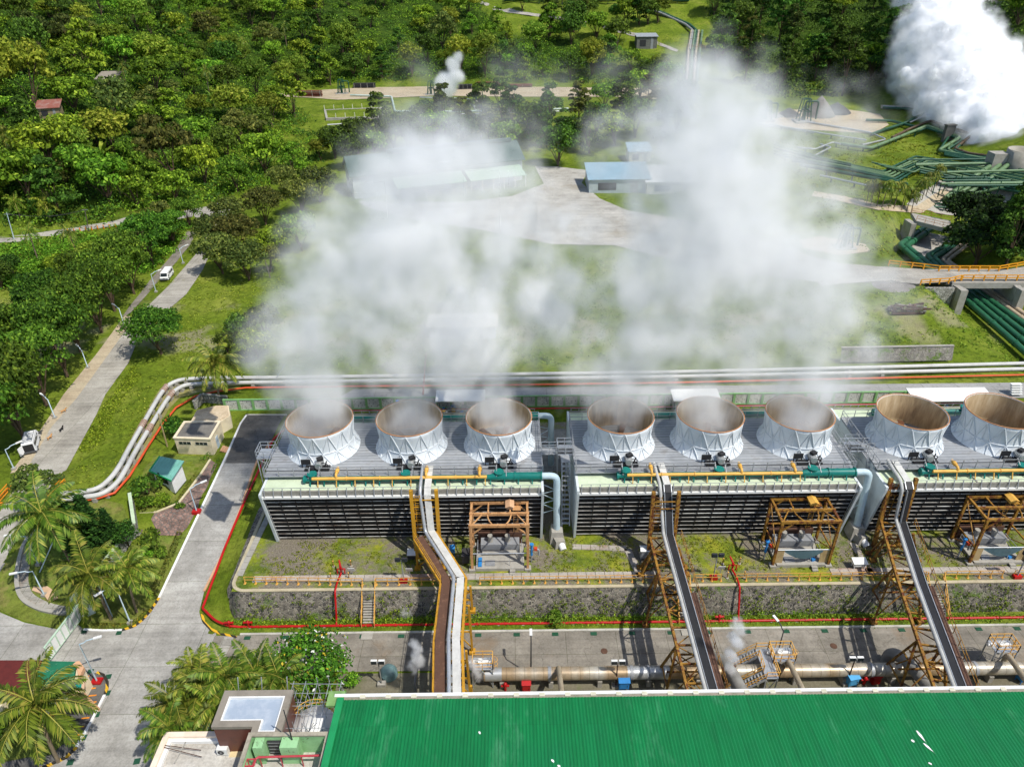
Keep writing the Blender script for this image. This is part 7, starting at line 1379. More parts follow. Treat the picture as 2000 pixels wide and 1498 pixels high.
rngb = np.random.default_rng(5); ban = thing('banana_plant', 'x', 'banana plant', (0, 0, -500)); mb = MB(); mb.tube([(0, 0, -.3), (0, 0, 2.4)], [.22, .16], 7); mb.build('stem', paint('banana_stem', hx('#7a8a48'), hx('#5f6a34')), ban); Q = []
for k in range(9):
    a = 2.4*k; e = lerp(1.2, .3, k/9); d = np.array([math.cos(a)*math.cos(e), math.sin(a)*math.cos(e), math.sin(e)]); p = np.array([0, 0, 2.3]); s = np.array([-math.sin(a), math.cos(a), 0])*.38
    for j in range(4): q = p+d*.75; d = d+np.array([0, 0, -.3]); d /= np.linalg.norm(d); w0, w1 = [.5, 1, 1, .7, .1][j:j+2]; Q += [p-s*w0, q-s*w1, q+s*w1, p+s*w0]; p = q
quads_obj('leaves', np.array(Q), [L_YEL], ban)
protoC = thing('conifer', 'x', 'conifer', (0, 0, -500)); mb = MB(); mb.tube([(0, 0, -.3), (0, 0, 9)], [.2, .04], 7); mb.build('trunk', BARK, protoC); rc_ = np.random.default_rng(6); C, Nn = [], []
for k in range(17):
    z = 1.0+k*.48; R = 1.9*(1-k/18.5)
    for j in range(9):
        a = 6.28*j/9+k*.5
        for u in np.linspace(.25, 1, 7):
            n_ = 4; c = np.array([R*u*math.cos(a), R*u*math.sin(a), z+.35*u]); C.append(c+rc_.normal(0, .13, (n_, 3))); Nn.append(np.tile([0.2*math.cos(a), .2*math.sin(a), 1.0], (n_, 1)))
C, Nn = np.concatenate(C), np.concatenate(Nn); quads_obj('crown', leafmesh(C, Nn, .3, rc_, .35), mat_leaf('leaf_conifer', [hx('#18300f'), hx('#264816'), hx('#34581c'), hx('#4c7428')], hue=.01), protoC)
# roadside row (base pixel, height factor)
ROWL = ['big crowned nearest', 'second nearest', 'third nearest', 'fourth nearest', 'fifth nearest', 'sixth nearest', 'middle', 'sixth farthest', 'fifth farthest', 'fourth farthest', 'third farthest', 'second farthest', 'smaller farthest']
for i, (px, py, sc) in enumerate(((-8, 915, 1.35), (48, 862, 1.35), (20, 818, 1.2), (92, 792, 1.25), (60, 735, 1.15), (132, 735, 1.2), (158, 688, 1.2), (105, 660, 1.1), (200, 650, 1.15), (225, 608, 1.15), (175, 598, 1.0), (262, 575, 1.1), (300, 520, 1.1))):
    place(protoB[i % 3], P(px, py), None, (sc*1.15, sc*1.15, sc*1.5), '%s roadside tree of the row left of the main road' % ROWL[i], 'row of trees left of the main road')
for px, py, sc, lb in ((340, 478, 1.15, 'roadside tree leaning over the second lane behind the van'), (372, 446, 1.05, 'roadside tree at the road junction beside the tricycle'), (215, 560, 1.1, 'roadside tree between the left meadow and the second lane')): place(protoB[0], P(px, py), None, sc, lb, 'trees over the second lane')
place(make_tree('roadside_tree', 'x', 'tree', 29, 5.0, 8.5, 1.0, L_ROAD, 90, 110, .34, 'round', .25), P(314, 692), 1.0, (1.25, 1.25, 1.2), 'lone leafy tree standing between the main road and the field', 'single trees')
for i, (px, py, sc, k, lb) in enumerate(((436, 535, 1.15, 0, 'olive tree at the front left of the clump beside the main road'), (488, 548, 1.1, 1, 'olive tree at the front middle of the clump beside the main road'), (425, 490, 1.1, 1, 'olive tree in the middle of the clump beside the main road'), (470, 500, 1.2, 0, 'tallest olive tree of the clump beside the main road'), (455, 455, 1.1, 1, 'olive tree at the back of the clump beside the road junction'), (520, 440, 1.2, 0, 'olive tree behind the clump towards the warehouse'), (590, 420, 1.2, 1, 'olive tree left of the warehouse gable'), (560, 385, 1.1, 0, 'olive tree on the slope above the warehouse gable'), (625, 395, 1.2, 0, 'olive tree touching the warehouse gable'))):
    place(protoO[k], P(px, py), None, sc*1.25, lb, 'olive trees beside the junction')
for px, py, sc, k, lb in ((545, 500, 1.15, 0, 'bright green tree right of the olive clump'), (590, 490, 1.2, 3, 'round bright green tree at the left edge of the steam'), (528, 532, .8, 3, 'small yellow green tree in front of the olive clump'), (505, 700, .9, 0, 'shrubby tree behind the bend of the white pipelines'), (470, 665, .75, 1, 'dark shrubby tree in the field left of the steam'), (520, 660, .9, 4, 'thin olive tree with bare twigs left of the steam'), (445, 690, .6, 1, 'small dark tree behind the coconut palm at the pipeline bend')):
    place(protoH[k], P(px, py), None, sc, lb, 'trees in the field left of the steam')
# hillside forest
def scatter(poly, n, smin, cands, yr, xr, seed, spacing):
    r = random.Random(seed); pts = []; out = []; tries = 0; grid = {}
    while len(out) < n and tries < 120000:
        tries += 1; x = r.uniform(*xr); y = r.uniform(*yr)
        if r.random() > (yr[0]/y)**1.3: continue
        z = H(x, y); q = projpx(x, y, z)
        if not inpoly(q[0], q[1], poly): continue
        if not (-60 < q[0] < 2060 and -40 < q[1] < 760): continue
        if 300 < q[0] < 425 and 238 < q[1] < 330 and r.random() < .93: continue
        if 150 < q[0] < 245 and 150 < q[1] < 235 or 40 < q[0] < 130 and 215 < q[1] < 290: continue
        s = r.uniform(*smin); d = spacing*s*1400/math.hypot(x, y, CAMH-z); g = (int(q[0]//60), int(q[1]//60)); ok = True
        for i in (-1, 0, 1):
            for j in (-1, 0, 1):
                for (u, v, dd) in grid.get((g[0]+i, g[1]+j), ()):
                    if (u-q[0])**2+((v-q[1])*1.5)**2 < (.5*(d+dd))**2: ok = False; break
        if ok: grid.setdefault(g, []).append((q[0], q[1], d)); out.append((x, y, z, s, q))
    return out
def where(q):
    x, y = q
    if y < 120: a = 'upper hillside'
    elif y < 260: a = 'middle hillside'
    else: a = 'lower hillside'
    b = 'at the left picture edge' if x < 180 else 'above the hill road' if y > 330 else 'left of the clearing pole' if x < 330 else 'between the clearing pole and the well pad' if x < 620 else 'behind the well pad'
    return 'on the %s %s' % (a, b)
rs = random.Random(77); sc_ = scatter(FOREST, 250, (.95, 2.2), None, (188, 1000), (-700, 300), 3, 4.9)
for i, (x, y, z, s, q) in enumerate(sc_):
    dk = nz(x, y, 45, 2, 4.4); k = rs.choices(range(6), (4, 2+4*max(0, dk), 2, 1.6-min(0, dk)*5, 1, 1+3*max(0, dk)))[0]
    lab = HLAB[k]+' '+where(q); place(protoH[k], (x, y, z), None, (s, s, s*rs.uniform(.85, 1.25)), lab, lab+' group')
for i, (x, y, z, s, q) in enumerate(scatter(FRIGHT, 60, (1.0, 1.6), None, (330, 800), (80, 520), 5, 5.0)):
    k = rs.choices((0, 1, 2, 3), (5, 1.5, 2, 1.2))[0]
    side = 'right of the plume' if q[0] > 1880 else 'left of the plume'; hgt = 'high' if q[1] < 110 else 'low'
    pr, nm = ((protoI[0], 'dark feathery tree'), (protoI[1], 'olive feathery tree'), (protoH[5], 'tall dark green tree'), (protoH[0], 'rounded mid green tree'))[k]; lab = '%s %s on the right hand hill %s' % (nm, hgt, side); place(pr, (x, y, z), None, s*(1.3 if k < 2 else 1.8), lab, lab+' group')
for lst, pr, nm, sc in ((((180, 300), (128, 305), (242, 400), (75, 510), (160, 520), (28, 330), (250, 180), (290, 60), (480, 120), (60, 60), (560, 90), (410, 190)), hpalm, 'palm', 1.0), (((40, 425), (100, 435), (395, 150), (440, 60), (330, 120), (500, 150), (640, 150), (360, 90), (20, 290), (250, 330), (520, 40), (590, 130), (690, 120), (455, 105)), fern, 'tree fern', 1.3), (((290, 195), (340, 205), (210, 330), (250, 60), (620, 40), (150, 70), (110, 180), (1020, 140), (1260, 160), (1290, 140), (330, 285), (60, 120), (420, 210)), ban, 'banana plant', 1.6)):
    for px, py in lst: p = P(px, py); lab = 'pale fronded %s ' % nm+where((px, py)); place(pr, p, None, sc*rnd.uniform(.85, 1.2), lab, lab+' group')
# middle belt, hill top, right cluster, areca row
for px, py, k, s, lb in ((690, 330, 1, .95, 'dark tree behind the left end of the warehouse'), (655, 310, 1, .9, 'dark tree at the left corner of the warehouse'), (730, 315, 0, .9, 'tree behind the warehouse ridge'), (770, 295, 1, 1.0, 'tree below the stepping green pipe'), (830, 270, 1, 1.0, 'tree left of the dark feathery tree in the pad grass'), (985, 300, 0, 1.0, 'tree behind the right half of the warehouse'), (1090, 325, 1, 1.1, 'dark tree at the back corner of the warehouse yard'), (1055, 290, 5, .9, 'tall dark tree above the warehouse yard')):
    place(protoH[k], P(px, py), None, s*1.7, lb, 'trees between the warehouse and the well pad')
for i, (px, py) in enumerate(((700, 300), (745, 288), (800, 300), (850, 285), (900, 292), (940, 270), (1035, 275), (1060, 250), (1110, 285), (1150, 300), (1165, 265), (1200, 285), (1240, 270), (1290, 285), (1330, 225), (1180, 215), (1320, 260), (980, 232), (835, 250), (1250, 195))): place(protoH[(1, 5, 1, 0)[i % 4]], P(px, py), None, rnd.uniform(1.4, 2.0), HLAB[(1, 5, 1, 0)[i % 4]]+' of the dark belt between yard and well pad', HLAB[(1, 5, 1, 0)[i % 4]]+' in the belt')
for px, py, k, s, lb in ((870, 262, 0, 1.0, 'dark feathery tree standing before the small steam puff'), (905, 270, 1, .85, 'olive feathery tree right of the tree before the steam puff'), (1000, 255, 0, .9, 'dark feathery tree right of the pad wellheads'), (1075, 262, 0, 1.0, 'dark feathery tree at the end of the white pad pipe'), (1130, 240, 1, .9, 'olive feathery tree in the steam above the yard'), (1215, 245, 0, 1.0, 'dark feathery tree in the steam left of the tall cloud'), (1265, 215, 1, .8, 'olive feathery tree beside the end of the pad track'), (955, 282, 1, .8, 'olive feathery tree behind the warehouse ridge vent'), (1300, 235, 0, .8, 'dark feathery tree behind the tall right cloud')):
    place(protoI[k], P(px, py), None, (s*1.55, s*1.55, s*1.2), lb, 'feathery trees in front of the well pad')
for px, py, k, s, lb in ((1150, 40, 1, .9, 'dark tree beside the hill path right of the tall palms'), (1222, 50, 0, 1.2, 'bushy tree in the hill top pasture'), (1248, 50, 5, 1.1, 'tall bushy tree in the hill top pasture'), (1285, 46, 3, 1.0, 'yellow green bush in the hill top pasture'), (1120, 62, 1, 1.2, 'dark tree below the hill path'), (1165, 78, 0, 1.2, 'green tree below the hill path'), (1205, 92, 1, 1.1, 'dark tree left of the grey wooden hut'), (1075, 70, 5, 1.2, 'tall dark tree below the hill path bend'), (1265, 48, 1, 1.0, 'dark bushy tree in the hill top pasture'), (1205, 48, 1, .8, 'low dark tree in the hill top pasture'), (1020, 22, 1, .8, 'dark tree beside the hill path at the top'), (1395, 30, 1, 1.3, 'dark tree right of the descending hill pipes'), (1440, 70, 1, 1.3, 'dark tree below the descending hill pipes'), (1400, 120, 0, 1.1, 'mid green tree right of the small hill bridge'), (1180, 130, 1, 1.1, 'dark tree below the grey wooden hut'), (1290, 150, 0, .9, 'tree between the hut and the pipe bundle')):
    place(protoH[k], P(px, py), None, s*1.8, lb, 'trees of the hill top pasture')
for i, (px, py) in enumerate(((1097, 38), (1107, 40), (1126, 42), (1145, 43))): place(hpalm, P(px, py), None, (1.0, 1.0, 1.75), '%s of the four tall slender palms beside the hill path' % ('leftmost', 'second', 'third', 'rightmost')[i], 'four tall palms by the hill path')
protoD = make_tree('spreading_tree', 'x', 'tree', 151, 5.2, 7.5, 2.2, mat_leaf('leaf_shaded', [hx('#16240c'), hx('#223612'), hx('#304a16'), hx('#4a6422')], hue=.01), 50, 70, .5, 'flat', .28)  # darkened leaf greens: the shadow on these trees is put into their colour
for px, py, s, lb in ((1905, 520, 1.35, 'big spreading dark tree nearest the bridge road at the right edge'), (1960, 530, 1.4, 'big dark tree at the right picture edge above the bridge road'), (1895, 470, 1.3, 'spreading dark tree overhanging the channel'), (1950, 478, 1.1, 'big dark tree behind the channel at the right edge'), (2010, 490, 1.4, 'dark tree cut by the right picture edge'), (1975, 452, .85, 'dark tree in front of the pipe yard at the right edge'), (1915, 452, .8, 'dark tree shading the valve skid')):
    p = P(px, py); place(protoI[0] if s > 1.38 else protoD, (p.x, p.y, max(p.z, 5)), None, s*(1.0 if s > 1.38 else 1.4), lb, 'dark trees over the channel')
for i, (px, py) in enumerate(((1692, 398), (1700, 402), (1712, 404), (1722, 406), (1735, 408), (1745, 409), (1760, 412), (1770, 414), (1778, 420), (1790, 400), (1800, 392), (1808, 384), (1818, 376), (1828, 366), (1700, 392), (1765, 405))): place(areca, P(px, py), None, rnd.uniform(.95, 1.25), 'slender areca palm beside the track above the grassy slope', 'areca palms along the track')
# near palms and shrubs
def palm_at(k, c, sc, lb, rz=None, zg=None):          # c: where the crown's centre shows in the photo
    rz = rnd.uniform(0, 6.28) if rz is None else rz; h = (7.6, 8.6)[k]*sc; ln = ((.6, .3), (-.8, .4))[k]; z = 0.0
    for _ in range(6): q = pz(c[0], c[1], z+h); z = H(q.x, q.y)
    return place(coco[k], (q.x-sc*(ln[0]*math.cos(rz)-ln[1]*math.sin(rz)), q.y-sc*(ln[0]*math.sin(rz)+ln[1]*math.cos(rz)), z), rz, sc, lb, 'coconut palms round the plant')
palm_at(0, (418, 706), 1.05, 'tall coconut palm standing at the bend of the white pipelines', .3); palm_at(1, (80, 1000), 1.2, 'big coconut palm on the traffic island beside the main road', 2.0)
palm_at(0, (172, 1118), 1.0, 'coconut palm on the lawn left of the perimeter wall', 2.2); palm_at(1, (247, 1108), .85, 'coconut palm on the lawn right of the perimeter wall', 4.0)
palm_at(0, (66, 1372), 1.12, 'foreground coconut palm in front of the guard house', 1.0)
for i, (px, py, s, lb) in enumerate(((345, 1372, .85, 'coconut palm leaning over the forecourt left of the penthouse'), (330, 1420, .72, 'low palm nearest the forecourt beside the white annexe'), (395, 1345, .85, 'palm in the middle of the clump behind the penthouse'), (440, 1320, .85, 'palm right of the middle of the clump behind the penthouse'), (500, 1318, .85, 'palm at the right of the clump beside the flowering tree'), (375, 1300, .6, 'young palm at the back of the clump by the plant road'), (425, 1375, .8, 'palm directly behind the penthouse left corner'), (545, 1325, .8, 'palm overlapping the flowering tree'), (470, 1360, .8, 'palm directly behind the penthouse middle'))): palm_at(i % 2, (px, py), s, lb)
place(make_tree('flowering_tree', 'x', 'tree', 131, 4.6, 6.8, 1.6, L_ROAD, 60, 85, .34, 'round', .26, r=.2, extra=([M_FLOWER, M_YLEAF], .032, .04)), P(612, 1362), 0, (1.18, 1.1, 1.25), 'leafy tree covered in white flowers in front of the hall', 'single trees')
for px, py, s, lb in ((168, 1085, 1.0, 'dark conifer on the left beside the big roadside palm'), (198, 1082, 1.1, 'tallest dark conifer between the palms'), (228, 1070, .75, 'small dark conifer beside the perimeter wall')): place(protoC, P(px, py), None, (s*1.15, s*1.15, s*1.0), lb, 'conifers on the island lawn')
place(protoH[4], P(90, 985), None, .75, 'olive tree behind the big roadside palm', 'single trees'); place(protoH[1], P(250, 1065), None, .5, 'dark shrub against the perimeter wall', 'single trees')
for px, py, s, k, lb in ((345, 848, 1.7, 0, 'round dark bush beside the cream pump house'), (290, 965, 1.6, 0, 'bush left of the teal roofed shed'), (318, 985, 1.0, 1, 'small flowering bush in front of the teal roofed shed'), (288, 990, 1.0, 1, 'bush at the corner of the white perimeter wall'), (300, 1065, 1.3, 0, 'bush below the brick slope'), (318, 1085, .8, 0, 'dark shrub on the lawn below the brick slope'), (290, 1090, .8, 1, 'shrub on the lawn beside the conifers'), (350, 995, .8, 0, 'small round bush on the corner of the cream coping'), (1087, 1216, .95, 2, 'round yellow bush beside the red fire pipe'), (30, 1420, 1.6, 1, 'shrub behind the foreground palm'), (590, 1375, 1.2, 1, 'shrub below the white flowering tree'), (690, 1335, .8, 1, 'low shrub at the edge of the white flowering tree')):
    place(bush[k], P(px, py), None, s, lb, 'bushes round the plant')
place(bush[0], P(12, 1455), 0, (1.8, 1.5, 1.3), 'dark shrub at the left picture corner', 'bushes round the plant')
def hedge(label, px, w, h, m, den=70):
    pts = [P(*p) for p in px]; rng = np.random.default_rng(len(px)+int(px[0][0])); C, Nn = [], []
    for a, b in zip(pts, pts[1:]):
        L = (b-a).length; n = int(L*den); u = rng.random(n)[:, None]; base = np.array(a)*(1-u)+np.array(b)*u; d = np.array((b-a).normalized()); s = np.array([-d[1], d[0], 0]); th = rng.uniform(-.2, math.pi+.2, n)[:, None]
        C.append(base+s*np.cos(th)*w*.5+np.array([0, 0, 1])*(np.sin(th)*h*.9+.05)); Nn.append(s*np.cos(th)+np.array([0, 0, 1.0])*np.sin(th))
    o = quads_obj('hedge', leafmesh(np.concatenate(C), np.concatenate(Nn), .2, rng), m); tag(o, label, 'hedge', 'clipped hedges')
L_HEDGE = mat_leaf('leaf_hedge', [hx('#3a4414'), hx('#5c5c1c'), hx('#6d7424'), hx('#8c7a2c')], hue=0)
hedge('olive hedge along the side road kerb beside the lawn', [(352, 1042), (331, 1092), (308, 1140), (292, 1176)], .8, .7, L_HEDGE); hedge('low olive hedge behind the white kerb of the lawn corner', [(182, 1224), (245, 1225)], .8, .6, L_HEDGE); hedge('short hedge curving behind the striped kerb', [(252, 1222), (270, 1213), (286, 1198)], .7, .5, L_HEDGE)
hedge('brown green hedge along the top of the brick slope', [(278, 994), (335, 996), (350, 985), (368, 955), (388, 928)], 1.0, .8, L_HEDGE); hedge('short green hedge beside the garden path', [(393, 905), (410, 890)], .9, .8, L_ROAD); hedge('hedge at the top of the side road kerb', [(418, 925), (432, 898)], .8, .8, L_ROAD)
# undergrowth, weeds (uncountable)
def stuff_leaves(name, C, Nn, size, m, seed, label, jit=.5):
    o = quads_obj(name, leafmesh(np.array(C), np.array(Nn), size, np.random.default_rng(seed), jit), m); tag(o, label, None, None, 'stuff'); return o
ru = random.Random(9); rg = np.random.default_rng(10)
def clumps(poly, n, yr, xr, rr, per, seed):
    r = random.Random(seed); C, Nn = [], []; k = 0; tr = 0
    while k < n and tr < 160000:
        tr += 1; x = r.uniform(*xr); y = r.uniform(*yr)
        if r.random() > (yr[0]/y)**1.1: continue
        z = H(x, y); q = projpx(x, y, z)
        if not inpoly(q[0], q[1], poly): continue
        if not (-80 < q[0] < 2080 and -60 < q[1] < 760): continue
        k += 1; R = r.uniform(*rr); d = rg.normal(0, 1, (per, 3)); d[:, 2] = np.abs(d[:, 2]); d /= np.linalg.norm(d, axis=1)[:, None]; C.append(np.array([x, y, z+.1])+d*np.array([R, R, R*r.uniform(.6, 1.1)])); Nn.append(d)
    return np.concatenate(C), np.concatenate(Nn)
C, Nn = clumps(FOREST, 5600, (186, 1000), (-700, 300), (1.6, 4.2), 52, 1); h_ = len(C)//2
stuff_leaves('undergrowth', C[:h_], Nn[:h_], .66, L_MID, 1, 'mid green undergrowth filling the hillside forest'); stuff_leaves('undergrowth', C[h_:], Nn[h_:], .66, L_DARK, 2, 'dark undergrowth filling the hillside forest')
C, Nn = clumps(FRIGHT, 1300, (330, 850), (70, 560), (1.8, 4.6), 36, 2); stuff_leaves('undergrowth', C, Nn, 1.0, L_DARK, 3, 'dark undergrowth on the right hand hill')
LOW = [(-40, 480), (30, 478), (130, 462), (250, 445), (350, 430), (375, 450), (330, 505), (280, 540), (200, 520), (160, 530), (60, 560), (-40, 575)]
C, Nn = clumps(LOW, 500, (140, 230), (-190, -60), (.8, 2.0), 44, 4); stuff_leaves('undergrowth', C, Nn, .5, L_MID, 4, 'undergrowth between the hill road and the left meadow')
for i, (px, py, k, s) in enumerate(((30, 545, 1, .8), (75, 550, 0, .8), (118, 540, 0, .8), (185, 525, 3, .8), (240, 500, 1, .9), (290, 492, 1, 1.0), (335, 475, 0, 1.0), (100, 560, 1, .6), (215, 530, 0, .8), (265, 505, 4, 1.0), (150, 545, 1, .75), (5, 565, 1, .9), (320, 455, 4, 1.0), (262, 470, 1, .7))): place(protoH[k], P(px, py), None, s, HLAB[k]+' between the hill road and the left meadow', HLAB[k]+' between hill road and meadow')
def field(polypx, n, R, size, m, seed, lab, per=7, flat=.5):
    r = random.Random(seed); xs = [p[0] for p in polypx]; ys = [p[1] for p in polypx]; W2 = [tuple(P(*p)[:2]) for p in polypx]; x0_, x1_ = min(p[0] for p in W2), max(p[0] for p in W2); y0_, y1_ = min(p[1] for p in W2), max(p[1] for p in W2); C, Nn = [], []; k = 0
    while k < n:
        x, y = r.uniform(x0_, x1_), r.uniform(y0_, y1_); k += 1
        if not inpoly(x, y, W2) or nz(x, y, 7, 3, seed) < r.uniform(-.5, .25): continue
        z = H(x, y); q = R*r.uniform(.5, 1.3); d = rg.normal(0, 1, (per, 3)); d[:, 2] = np.abs(d[:, 2]); d /= np.linalg.norm(d, axis=1)[:, None]; C.append(np.array([x, y, z])+d*np.array([q, q, q*flat])); Nn.append(d)
    stuff_leaves('weeds', np.concatenate(C), np.concatenate(Nn), size, m, seed, lab)
field([(-40, 560), (560, 540), (540, 745), (350, 742), (250, 900), (180, 960), (130, 930), (210, 770), (260, 700), (390, 540), (-40, 660)], 9000, .45, .3, L_YEL, 31, 'tufts of long grass in the left fields')
field([(540, 560), (1200, 500), (1700, 570), (1880, 600), (2000, 715), (1660, 690), (1000, 720), (540, 735)], 9000, .5, .34, L_YEL, 32, 'tufts of long grass in the field behind the pipelines')
field([(1500, 270), (1800, 250), (1850, 300), (1780, 380), (1700, 400), (1740, 440), (1760, 480), (1720, 515), (1600, 440)], 5000, .6, .45, L_YEL, 33, 'grass tufts on the slopes round the steam field')
field([(135, 915), (205, 790), (262, 715), (275, 735), (225, 800), (165, 920)], 3500, .4, .3, L_MID, 41, 'rank grass along the right side of the main road')
field([(440, 1208), (2060, 1195), (2060, 1222), (440, 1236)], 5500, .28, .2, L_YEL, 34, 'grass on the bank below the stone wall', 6)
field([(440, 1215), (2060, 1200), (2060, 1212), (440, 1226)], 4500, .32, .22, L_MID, 39, 'darker weeds along the foot of the stone wall', 6)
C, Nn = [], []
for k in range(2600):
    x = ru.uniform(-33, 80); u = ru.random()**1.6
    if nz(x, u*4, 3.5, 3, 2.2) < ru.uniform(-.1, .5)-.25*ss(-20, 30, x): continue
    d = rg.normal(0, 1, (6, 3)); d[:, 1] = -abs(d[:, 1])-.3; d /= np.linalg.norm(d, axis=1)[:, None]; C.append(np.array([x, 60.25+u*1.2-.05, 1.0+u*3.0])+d*.22); Nn.append(d)
stuff_leaves('wall_weeds', np.concatenate(C), np.concatenate(Nn), .2, L_MID, 36, 'weeds growing out of the stone wall joints')
C, Nn = [], []
for k in range(5200):
    x, y = ru.uniform(-33, 82), ru.uniform(63, 70)
    if nz(x, y, 5, 3, 6.6)+.12*ss(0, 10, x) < ru.uniform(-.1, .35) or seg_d(x, y, [(-35, 63.4), (80, 63.4)]) < .5: continue
    d = rg.normal(0, 1, (6, 3)); d[:, 2] = abs(d[:, 2]); d /= np.linalg.norm(d, axis=1)[:, None]; q = ru.uniform(.12, .34); C.append(np.array([x, y, 4.0])+d*np.array([q, q, q*.6])); Nn.append(d)
stuff_leaves('weeds', np.concatenate(C), np.concatenate(Nn), .19, L_YEL, 37, 'weeds and moss tufts on the terrace yard')
for pr in protoB+protoH+protoI+protoO+bush+coco+[hpalm, areca, fern, ban, protoC]:
    if pr.name not in _first: hide_check(pr)
# ---------------- steam ----------------
def steam_mat(name, dens, col=(1, 1, 1), aniso=0.1):
    m = bpy.data.materials.new(name); m.use_nodes = True; t = m.node_tree; t.nodes.clear(); o = t.nodes.new('ShaderNodeOutputMaterial'); v = t.nodes.new('ShaderNodeVolumePrincipled')
    v.inputs['Color'].default_value = tuple(col)+(1,); v.inputs['Density'].default_value = dens; v.inputs['Anisotropy'].default_value = aniso; v.inputs['Density Attribute'].default_value = 'density'; t.links.new(v.outputs[0], o.inputs['Volume']); return m
def steam(name, label, blobs, vox, nscale, namp, thr, mt, seed=0.0, warp=1.5, group=None, detail=5, soft=.45, solid=None):
    """blobs: (centre, radius, weight) puffs that join into one cloud; the density is a real voxel grid"""
    lo = [min(c[i]-r*1.15 for c, r, w in blobs) for i in range(3)]; hi = [max(c[i]+r*1.15 for c, r, w in blobs) for i in range(3)]
    ng = bpy.data.node_groups.new(name+'_field', 'GeometryNodeTree'); ng.interface.new_socket('Geometry', in_out='OUTPUT', socket_type='NodeSocketGeometry'); L = ng.links.new
    out = ng.nodes.new('NodeGroupOutput'); ps = ng.nodes.new('GeometryNodeInputPosition').outputs[0]
    def math_(op, a, b=None, c=None, clamp=False):
        n = ng.nodes.new('ShaderNodeMath'); n.operation = op; n.use_clamp = clamp
        for s, v in zip(n.inputs, (a, b, c)):
            if v is None: continue
            if isinstance(v, (int, float)): s.default_value = v
            else: L(v, s)
        return n.outputs[0]
    nz1 = ng.nodes.new('ShaderNodeTexNoise'); nz1.noise_dimensions = '3D'; nz1.inputs['Scale'].default_value = nscale; nz1.inputs['Detail'].default_value = 2.0
    of = ng.nodes.new('ShaderNodeVectorMath'); of.operation = 'ADD'; L(ps, of.inputs[0]); of.inputs[1].default_value = (seed*13.1, seed*7.7, seed*3.3); L(of.outputs[0], nz1.inputs['Vector'])
    sb = ng.nodes.new('ShaderNodeVectorMath'); sb.operation = 'SUBTRACT'; L(nz1.outputs['Color'], sb.inputs[0]); sb.inputs[1].default_value = (.5, .5, .5)
    wp_ = ng.nodes.new('ShaderNodeVectorMath'); wp_.operation = 'MULTIPLY_ADD'; L(sb.outputs[0], wp_.inputs[0]); wp_.inputs[1].default_value = (warp*2,)*3; L(ps, wp_.inputs[2]); q = wp_.outputs[0]; acc = None
    for c, r, w in blobs:
        d = ng.nodes.new('ShaderNodeVectorMath'); d.operation = 'DISTANCE'; L(q, d.inputs[0]); d.inputs[1].default_value = tuple(c)
        f = math_('MULTIPLY_ADD', d.outputs['Value'], -1.0/r, 1.0, clamp=True); f = math_('MULTIPLY', f, w*1.6); acc = f if acc is None else math_('SMOOTH_MAX', acc, f, .12)
    n2 = ng.nodes.new('ShaderNodeTexNoise'); n2.inputs['Scale'].default_value = nscale*1.7; n2.inputs['Detail'].default_value = float(detail); n2.inputs['Roughness'].default_value = .58; L(of.outputs[0], n2.inputs['Vector'])
    k = math_('MULTIPLY_ADD', n2.outputs[0], namp, -namp*.5); k = math_('MULTIPLY', k, math_('MULTIPLY', acc, 3.0, clamp=True)); s = math_('ADD', acc, k); s = math_('SUBTRACT', s, thr); s = math_('DIVIDE', s, soft, clamp=True); s = math_('MULTIPLY', s, s)
    inside = math_('GREATER_THAN', acc, .02); s = math_('MULTIPLY', s, inside)
    vc = ng.nodes.new('GeometryNodeVolumeCube'); L(s, vc.inputs['Density']); vc.inputs['Min'].default_value = lo; vc.inputs['Max'].default_value = hi
    for i, ax in enumerate('XYZ'): vc.inputs['Resolution '+ax].default_value = max(8, int((hi[i]-lo[i])/vox))
    if solid:
        vm = ng.nodes.new('GeometryNodeVolumeToMesh'); vm.resolution_mode = 'GRID'; vm.inputs['Threshold'].default_value = solid; L(vc.outputs[0], vm.inputs[0]); sh_ = ng.nodes.new('GeometryNodeSetShadeSmooth'); L(vm.outputs[0], sh_.inputs[0]); vc = sh_
    sm = ng.nodes.new('GeometryNodeSetMaterial'); sm.inputs['Material'].default_value = mt; L(vc.outputs[0], sm.inputs[0]); L(sm.outputs[0], out.inputs[0])
    me = (bpy.data.meshes if solid else bpy.data.volumes).new(name); me.materials.append(mt); o = link(name, me); md = o.modifiers.new('steam_grid', 'NODES'); md.node_group = ng; return tag(o, label, 'steam plume', group)
GROW = [1.72]
def blob(px, py, Y, rpx, w=1.0):
    p = pY(px, py, Y); d = math.sqrt(p.x**2+Y**2+(p.z-CAMH)**2); return (tuple(p), rpx/F*d*GROW[0], w)
SM = steam_mat('thin_steam', .29, (.955, .955, .96), -.1); SG = 'steam plumes of the cooling towers'
